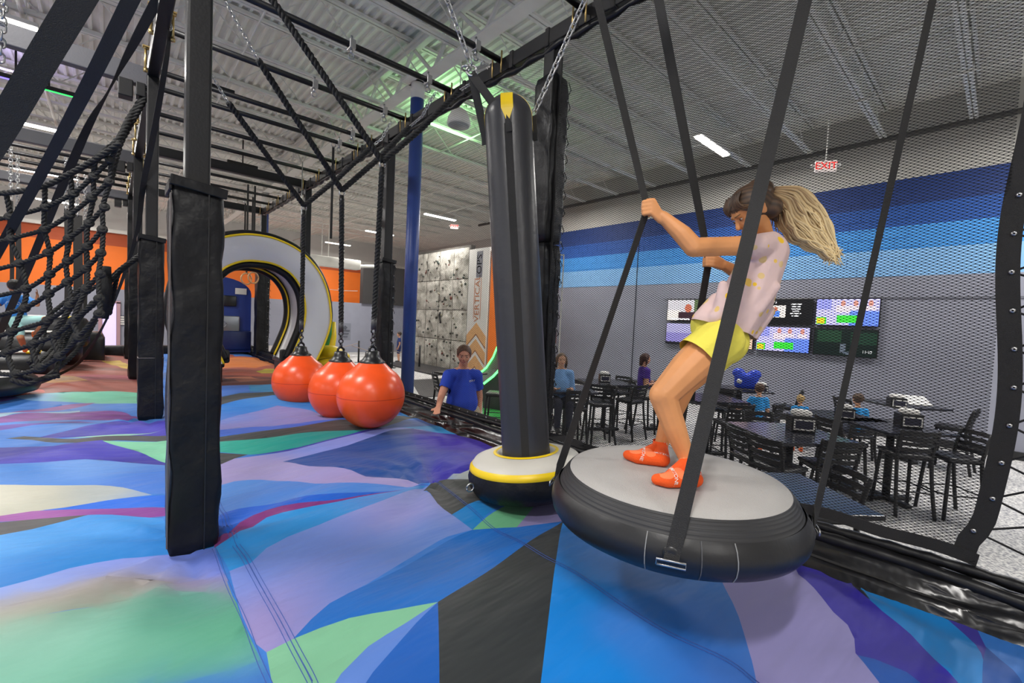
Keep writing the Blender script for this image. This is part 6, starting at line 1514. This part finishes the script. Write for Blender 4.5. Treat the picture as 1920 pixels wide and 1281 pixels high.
# socks
M_sock = mat('orange_sock', '#f25a18', 0.85, bump=0.3, bscale=200); M_sockl = mat('pale_sock', '#ff8250', 0.85, bump=0.3, bscale=200)
for A_, F3, nm in ((J['aN'], FN, 'near'), (J['aF'], FF, 'far')):
    mb = MB(); mid = A_+V((0, 0, 0.012))
    chain_caps(mb, [(A_+V((0, 0, 0.05)), 0.037), (A_, 0.0355), (F3[0], 0.0315), (F3[1], 0.0305), (F3[2], 0.0225)]); cap(mb, A_, 0.034, F3[1], 0.0285)
    me = fuse(mb, 0.0045, 3); cut(me, A_+V((0, 0, 0.036)), (0, 0, 1))
    tr = bvh(me); me2 = me.copy()
    sk = gp(me, 'sock', M_sock)
    d = (F3[2]-F3[0]).normalized(); d.z = 0; d.normalize(); cz = F3[0].lerp(F3[2], 0.55)
    # white band lettering across the instep, pale knit panels either side
    up = V((0, 0, 1)); view = (F_*0.8-V((0, 0, 0.6))).normalized()
    side_ = d.cross(up); side_ = side_ if side_.dot(F_) < 0 else -side_
    def patch(c, du, dv, n=9):
        vs = [V(c)+du*(i/n-0.5)*2+dv*(j/n-0.5)*2*math.sqrt(max(0.05, 1-((i/n-0.5)*2)**2*0.7)) for j in range(n+1) for i in range(n+1)]
        return MB().add(vs, [(j*(n+1)+i, j*(n+1)+i+1, (j+1)*(n+1)+i+1, (j+1)*(n+1)+i) for j in range(n) for i in range(n)])
    for k, w in ((0.40, 0.026), (0.80, 0.026)):
        p_ = patch(F3[0].lerp(F3[2], k)+up*0.02-view*0.03, d*w, (up*0.6-side_*0.5).normalized()*0.03); project(p_, tr, view, 0.0012)
        p_.v = [tuple(V(v)-gl) for v in p_.v]; p_.build('sock_panel', M_sockl, girl)
    fr = frame(F3[0].lerp(F3[2], 0.60)+up*0.02-view*0.03, (side_*0.75-up*0.65), d if nm == 'near' else d)
    if fr.to_3x3().determinant() < 0: pass
    x_ = (side_*0.75-up*0.65).normalized(); y_ = (d-x_*d.dot(x_)).normalized()
    if x_.cross(y_).dot(view) > 0: y_ = -y_
    for txt, sz, c, xx, yy in (('SKYZONE', 0.021, F3[0].lerp(F3[2], 0.60)+up*0.012, x_, y_), ('SKYZONE', 0.012, A_+up*0.012, -d, up), ('SKYZONE', 0.02, F3[0]+up*0.018, -d, up)):
        if xx is not x_ and xx.cross(yy).dot(view) > 0: xx = -xx
        tmb = text_mb(txt, sz, frame(V(c)-view*0.04, xx, yy)); project(tmb, tr, view, 0.002)
        tmb.v = [tuple(V(v)-gl) for v in tmb.v]; tmb.build('sock_lettering', M_napkin, girl)
# hair
hair_m = bpy.data.materials.new('hair'); hair_m.use_nodes = True; nt = hair_m.node_tree; b = nt.nodes['Principled BSDF']; b.inputs['Roughness'].default_value = 0.55
an = nt.nodes.new('ShaderNodeAttribute'); an.attribute_name = 'tint'; nt.links.new(an.outputs['Color'], b.inputs['Base Color'])
def tint(me, f):
    at = me.color_attributes.new('tint', 'FLOAT_COLOR', 'POINT')
    for i, v in enumerate(me.vertices): at.data[i].color = (*f(v.co, i), 1)
def strands(rootf, n, seed, segs, name, cols, r0=0.006):
    rnd = random.Random(seed); mb = MB(); tag_ = []
    for q in range(n):
        P, r = rootf(rnd, q/n); P = smooth_path(P, 4); k = len(P)
        n0 = len(mb.v); mb.tube(P, [r*(1-0.85*(i/(k-1))**2) for i in range(k)], 5); c = rnd.random()
        tag_ += [(c, min(1, (j//5)/k)) for j in range(len(mb.v)-n0)]
    me = mb.mesh(name); dark, lite = V(s2l(cols[0])), V(s2l(cols[1]))
    def f(co, i):
        c, k = tag_[i]; w = min(1, max(0, k*1.2+0.5*c-0.25)); return tuple(dark.lerp(lite, w))
    tint(me, f); me.materials.append(hair_m); return me
mb = hair_cap(hP, hM, 0.215); cap(mb, hP(0, -0.45, 0.22), 0.045, hP(0, -0.35, 0.3), 0.05); cap(mb, hP(0.1, -0.3, -0.15), 0.05, hP(-0.1, -0.3, -0.15), 0.05); cap(mb, hP(0, -0.32, -0.3), 0.03, hP(0, -0.3, -0.42), 0.015)
me = fuse(mb, 0.006, 4)
cut(me, hP(0, 0.24, 0.12), hM @ V((0, 0.80, -0.60)))
def ht(co, i):
    w = 0.5+0.5*math.sin(co.x*160+co.z*230+co.y*90); return tuple(V(s2l('#32241a')).lerp(V(s2l('#6a4e36')), w*0.6))
tint(me, ht); gp(me, 'hair', hair_m)
PB0 = V((2.2025, 0.7465, 1.8805)); PM1 = V((2.2734, 0.6639, 1.7966)); PM2 = V((2.3383, 0.5851, 1.6848)); PE = V((2.3989, 0.5102, 1.5738))
def pony(rnd, u):
    a = rnd.uniform(-1, 1); b_ = rnd.uniform(-1, 1); w = V((U_+R_*0.9)).normalized(); wig = rnd.uniform(-0.008, 0.008)
    P = [PB0+w*a*0.022+F_*b_*0.022-R_*0.01, PB0.lerp(PM1, 0.5)+w*(a*0.058+0.022)+F_*b_*0.03, PM1+w*(a*0.078+wig*1.6)+F_*b_*0.035, PM1.lerp(PM2, 0.5)+w*(a*0.082-wig*1.8)+F_*b_*0.034, PM2+w*(a*0.056+wig*1.8)+F_*b_*0.03, PM2.lerp(PE, 0.55)+w*(a*0.026-wig*1.5)+F_*b_*0.02, PE+w*a*0.007+F_*b_*0.015+R_*rnd.uniform(-0.07, 0.012)-U_*rnd.uniform(-0.07, 0.012)]
    cutk = rnd.choice((7, 7, 7, 6, 5)); return P[:cutk], rnd.uniform(0.004, 0.0085)
me = strands(pony, 230, 11, 6, 'ponytail', ('#6e4e30', '#f2d8a2')); gp(me, 'ponytail', hair_m)
def wisps(rnd, u):
    a = hP(rnd.uniform(-0.2, 0.2), -0.42, rnd.uniform(-0.25, 0.25)); d = R_*rnd.uniform(0.02, 0.10)-U_*rnd.uniform(0.05, 0.14)
    return [a, a+d*0.4+R_*0.01, a+d+R_*rnd.uniform(-0.01, 0.02)], rnd.uniform(0.002, 0.004)
gp(strands(wisps, 45, 4, 4, 'loose_hair', ('#5c4630', '#a88858')), 'loose_hair', hair_m)
def fringe(rnd, u):
    x = (u-0.5)*0.62; a = hP(x, 0.1+rnd.uniform(-0.05, 0.05), 0.5); return [a, hP(x*1.1, 0.27, 0.38), hP(x*1.25, 0.34-abs(x)*0.25, 0.22+rnd.uniform(-0.05, 0.05)), hP(x*1.32, 0.30-abs(x)*0.9, 0.16+rnd.uniform(-0.05, 0.03))], rnd.uniform(0.003, 0.005)
gp(strands(fringe, 36, 9, 4, 'fringe', ('#3c2c20', '#7a5c40')), 'fringe', hair_m)
MB().tube(bez_arc(PB0-R_*0.012-gl, 0.024, 0, 2*PI, 14, U_, F_), 0.008, 6).build('hair_tie', mat('hair_tie_grey', '#8c948c', 0.6), girl)

# ---- everyone else
def local_pose(H, sit=None):
    p = dict(hip=(0, 0, .52), chest=(0, .0, .70), neck=(0, -.01, .84), head=(0, .01, .925), hL=(-.055, 0, .51), hR=(.055, 0, .51), kL=(-.06, .01, .28), kR=(.06, .01, .28), aL=(-.065, -.01, .045), aR=(.065, -.01, .045),
             sL=(-.098, 0, .79), sR=(.098, 0, .79), eL=(-.125, -.01, .625), eR=(.125, -.01, .625), wL=(-.125, .05, .49), wR=(.125, .05, .49))
    p = {k: V(v)*H for k, v in p.items()}
    if sit is not None:
        dz = sit+0.05*H-p['hip'].z
        for k in ('hip', 'chest', 'neck', 'head', 'hL', 'hR', 'sL', 'sR', 'eL', 'eR', 'wL', 'wR'): p[k].z += dz
        for s in 'LR':
            h_ = p['h'+s]; p['k'+s] = h_+V((0, .23*H, .01*H)); p['a'+s] = p['k'+s]+V((0, -.02*H, -.235*H))
            p['w'+s] = p['e'+s]+V((p['e'+s].x*-0.4, .14*H, .02*H))
    return p
def person(name, base, yaw, H, lab, skin, shirt, pants, hairc, sit=None, long_hair=False, short_pants=False, child=False, mod=None, face=True, vox=0.011, sleeves=0.55, socks=None, belly=0.0, look=None, logo=None, shirt_len=0.0):
    t = empty(name, base, yaw, lab, 'person')
    p = local_pose(H, sit)
    if mod: mod(p, H)
    k = H/1.72; hh = 0.132*H if not child else 0.172*H
    if child: p['head'].z += 0.02*H
    ks = k*1.08 if child else k
    mb = MB()
    chain_caps(mb, [(p['hip'], .115*k), (p['chest'], .11*k), (p['neck'], .052*k), (p['head']-V((0, 0, .04*H)), .05*k)])
    fw = V(look) if look else V((0, 1, -0.05)); P, m = head_prims(mb, p['head'], fw, (0, 0, 1), hh)
    cap(mb, p['sL'], .055*k, p['neck']-V((0, 0, .015*H)), .05*k); cap(mb, p['sR'], .055*k, p['neck']-V((0, 0, .015*H)), .05*k)
    for s in 'LR':
        chain_caps(mb, [(p['s'+s], .055*ks), (p['e'+s], .042*ks), (p['w'+s], .029*ks)])
        d = (p['w'+s]-p['e'+s]).normalized(); open_hand(mb, p['w'+s], d, V((0, 0, 1)) if abs(d.z) < 0.7 else V((1 if s == 'L' else -1, 0.3, 0)), k*0.92)
        chain_caps(mb, [(p['hip'], .1*k), (p['h'+s], .095*ks), (p['k'+s], .06*ks), (p['k'+s].lerp(p['a'+s], 0.35), .056*ks), (p['a'+s], .036*ks)])
        fd = V((0, 1, 0)); chain_caps(mb, [(p['a'+s], .036*k), (p['a'+s]+fd*-.01*H-V((0, 0, .022*H)), .03*k), (p['a'+s]+fd*.09*H-V((0, 0, .024*H)), .026*k)])
    me = fuse(mb, vox, 2); me.materials.append(skin_mat('skin_'+skin, skin)); link('body', me, t)
    if face: face_parts(t, P, m, hh, brow=hairc)
    mb = MB()
    chain_caps(mb, [(p['hip']+V((0, 0, (.02-shirt_len)*H)), .128*k+belly*.6), (p['hip'].lerp(p['chest'], 0.5)+V((0, belly*0.6, 0)), .125*k+belly), (p['chest'], .128*k+belly*.4), (p['neck']-V((0, 0, .035*H)), .088*k)])
    cap(mb, p['sL'], .068*k, p['neck']-V((0, 0, .03*H)), .06*k); cap(mb, p['sR'], .068*k, p['neck']-V((0, 0, .03*H)), .06*k)
    for sx in (-.042*k, .042*k): chain_caps(mb, [(p['hip']+V((sx, 0, (.01-shirt_len)*H)), .122*k+belly*.5), (p['hip'].lerp(p['chest'], 0.5)+V((sx, belly*0.4, 0)), .118*k+belly*.8), (p['chest']+V((sx, 0, 0)), .118*k)])
    for s in 'LR': cap(mb, p['s'+s], .07*ks, p['s'+s].lerp(p['e'+s], sleeves*1.3), .06*ks)
    me = fuse(mb, vox, 3); cut(me, p['neck']-V((0, 0, .006*H)), (0, 0, 1)); cut(me, p['hip']+V((0, 0, (-.045-shirt_len)*H)), (0, 0, -1))
    if sleeves < 0.9:
        for s in 'LR':
            d = (p['e'+s]-p['s'+s]).normalized()
            bm = bmesh.new(); bm.from_mesh(me); q = p['s'+s].lerp(p['e'+s], sleeves)
            dele = [f for f in bm.faces if (f.calc_center_median()-q).dot(d) > 0 and (f.calc_center_median()-q).length < .11*H and (f.calc_center_median()-q-(f.calc_center_median()-q).dot(d)*d).length < .085*k]
            bmesh.ops.delete(bm, geom=dele, context='FACES'); bm.to_mesh(me); bm.free()
    sh_tree = bvh(me)
    me.materials.append(mat('shirt_'+shirt, shirt, 0.8, bump=0.3, bscale=14)); link('shirt', me, t)
    if logo:
        for txt, size, pos, back in logo:
            y = -1 if back else 1
            tmb = text_mb(txt, size, frame(V(pos), (-y, 0, 0) if not back else (1, 0, 0), (0, 0, 1)))
            project(tmb, sh_tree, (0, -y, 0), 0.004); tmb.build('lettering', M_napkin, t)
    mb = MB(); cap(mb, p['hL']+V((0, 0, .02*H)), .118*k+belly*.5, p['hR']+V((0, 0, .02*H)), .118*k+belly*.5)
    for s in 'LR':
        if short_pants: chain_caps(mb, [(p['h'+s], .115*ks), (p['h'+s].lerp(p['k'+s], 0.8), .085*ks)])
        else: chain_caps(mb, [(p['h'+s], .112*k), (p['k'+s], .075*k), (p['a'+s], .055*k)])
    me = fuse(mb, vox, 3); me.materials.append(mat('pants_'+pants, pants, 0.85, bump=0.2, bscale=14)); link('shorts' if short_pants else 'trousers', me, t)
    hm = mat('hair_'+hairc, hairc, 0.6, bump=0.6, bscale=60, noise=0.3, nscale=40)
    mb = hair_cap(P, m, hh)
    if long_hair:
        for s in (-1, 1): chain_caps(mb, [(P(s*.36, -.1, .2), .09*hh), (P(s*.40, -.05, -.2), .11*hh), (P(s*.36, -.02, -.55), .09*hh)])
        chain_caps(mb, [(P(0, -.4, .1), .2*hh), (P(0, -.4, -.5), .18*hh)])
    me = fuse(mb, vox*0.7, 2)
    cut(me, P(0, 0.25, 0.22), m @ V((0, 0.86, -0.5))) if not long_hair else cut(me, P(0, 0.2, 0.2), m @ V((0, 0.95, -0.3)))
    me.materials.append(hm); link('hair', me, t)
    for s in 'LR':
        mb = MB(); a = p['a'+s]
        chain_caps(mb, [(a+V((0, 0, .02*H)) if socks else a, .044*k), (a+V((0, -.01*H, -.02*H)), .042*k), (a+V((0, .1*H, -.022*H)), .034*k)])
        me = fuse(mb, vox*0.8, 2); me.materials.append(mat('sock_'+(socks or 'shoe'), socks or '#2a2a2c', 0.7)); link('sock' if socks else 'shoe', me, t)
    return t
def yaw_to(fx, fy): return math.atan2(-fx, fy)
mp_ = (3.1747, 4.3769, 0.5961)
def man_pose(p, H):
    p['eL'] = V((.15, .04, .66))*H; p['wL'] = V((.19, .14, .605))*H; p['eR'] = V((-.14, -.05, .63))*H; p['wR'] = V((-.13, -.02, .49))*H
    for a, b_ in (('e', 'e'), ('w', 'w')): pass
    p['eR'], p['eL'] = p['eL'], p['eR']; p['wR'], p['wL'] = p['wL'], p['wR']
person('person', (mp_[0], mp_[1], FZ), yaw_to(-.35, -.94), 1.80, 'man in a bright blue polo shirt with one palm held open beyond the net', '#c98f74', '#1c3fb0', '#a89a80', '#5a3c2a', mod=man_pose, belly=0.035, sleeves=0.6, look=(0.25, 1, -0.22), logo=[('SPORT', 0.03, (-0.10, 0.3, 1.36), False)])
wp = (5.7137, 5.0453, 0.4974)
person('person', (wp[0], wp[1], FZ), yaw_to(-.6, -.8), 1.68, 'smiling woman in a light blue top seated at the table left of the net post', '#d8a888', '#7fb0e4', '#2a2c3a', '#6a5038', sit=0.72, long_hair=True, sleeves=0.95, vox=0.014)
wp = (7.9284, 4.7888, 0.3383)
person('person', (wp[0], wp[1], FZ), yaw_to(.75, -.62), 1.66, 'woman in a purple polo and white trousers seated before the grey wall', '#d09c80', '#4a2890', '#e0dcd6', '#4a2c22', sit=0.72, long_hair=True, sleeves=0.55, vox=0.014)
stool(wp[0], wp[1], .75, -.62, 'bar stool under the woman in purple')
stool(5.7137, 5.0453, -.6, -.8, 'bar stool under the woman in light blue')
bp1 = (8.508, 2.8458, -0.85)
def boy_arm(p, H): p['eL'] = V((-.17, .02, .67))*H; p['wL'] = V((-.27, .08, .60))*H
person('person', (bp1[0], bp1[1], FZ), yaw_to(.8, .55), 1.17, 'boy in a light blue shirt standing with his back to us by the far tables', '#d8a484', '#2f9ae0', '#2a3450', '#5a4030', child=True, short_pants=True, socks='#f26a2c', mod=boy_arm, vox=0.011, sleeves=0.7, shirt_len=0.03, logo=[('CAMP', 0.06, (0, -0.3, 0.72), True)])
bp2 = (9.2054, 2.3905, -0.85)
person('person', (bp2[0], bp2[1], FZ), yaw_to(.85, .5), 0.99, 'small blond child in a light blue shirt behind the nearest table', '#d8a484', '#2f9ae0', '#4a4a58', '#c0a068', child=True, short_pants=True, socks='#f26a2c', vox=0.011, sleeves=0.7)
bp3 = (8.9702, 1.528, -0.1059)
person('person', (bp3[0], bp3[1], FZ), yaw_to(.75, .6), 1.15, 'dark-haired child in a light blue shirt seated behind the right-hand tables', '#d8a484', '#2f9ae0', '#3a4050', '#5a4434', sit=0.55, child=True, short_pants=True, socks='#f26a2c', vox=0.011, sleeves=0.7)
t = stool(bp3[0], bp3[1], .75, .6, 'lower bar stool under the dark-haired seated child'); t.scale = (1, 1, 0.74)
bp4 = (9.8249, 18.6077, -0.85)
person('person', (bp4[0], bp4[1], FZ), yaw_to(-.8, .3), 1.35, 'distant child in dark blue just left of the blue column', '#c89478', '#243a78', '#1e2c5c', '#3a2a20', child=True, short_pants=True, vox=0.018, face=False)
bp5 = (11.2574, 19.5672, -0.85)
person('person', (bp5[0], bp5[1], FZ), yaw_to(.3, .8), 1.45, 'distant child in orange half hidden by the blue column', '#c89478', '#f07a28', '#2c3c80', '#4a3426', child=True, short_pants=True, vox=0.018, face=False)
# climbing kid at the far left
CK = (-0.9338, 8.9211, 0.9957)
def climb(p, H):
    q = {'hip': (0.0001, -0.0018, -0.0287), 'chest': (-0.0328, 0.0399, 0.1704), 'neck': (-0.0359, -0.0161, 0.3129), 'head': (-0.0281, -0.0855, 0.3972), 'sL': (-0.14, 0.1416, 0.25), 'sR': (0.0845, -0.0604, 0.2638),
         'eL': (-0.2058, 0.0594, 0.139), 'wL': (-0.1715, -0.0979, 0.2807), 'eR': (0.2041, -0.308, 0.1854), 'wR': (0.2036, -0.2999, 0.3125), 'hL': (-0.0132, -0.0594, -0.0633), 'hR': (0.059, -0.0561, -0.0467), 'kL': (0.0376, -0.1839, -0.2487), 'aL': (0.0496, 0.1311, -0.4363), 'kR': (0.3309, -0.5678, 0.0131), 'aR': (0.1484, -0.0125, -0.2206)}
    for k, v in q.items(): p[k] = V(v)
person('person', CK, 0.0, 1.02, 'kid in a blue shirt and mint shorts climbing the steps behind the rope net', '#c98a62', '#3a8ee0', '#a8d8d0', '#1c1612', child=True, short_pants=True, socks='#f2762c', mod=climb, vox=0.012, sleeves=0.7, face=True, look=(-.25, 1, .1), logo=[('Trinity', 0.075, (-0.06, -0.4, 0.2), True)])
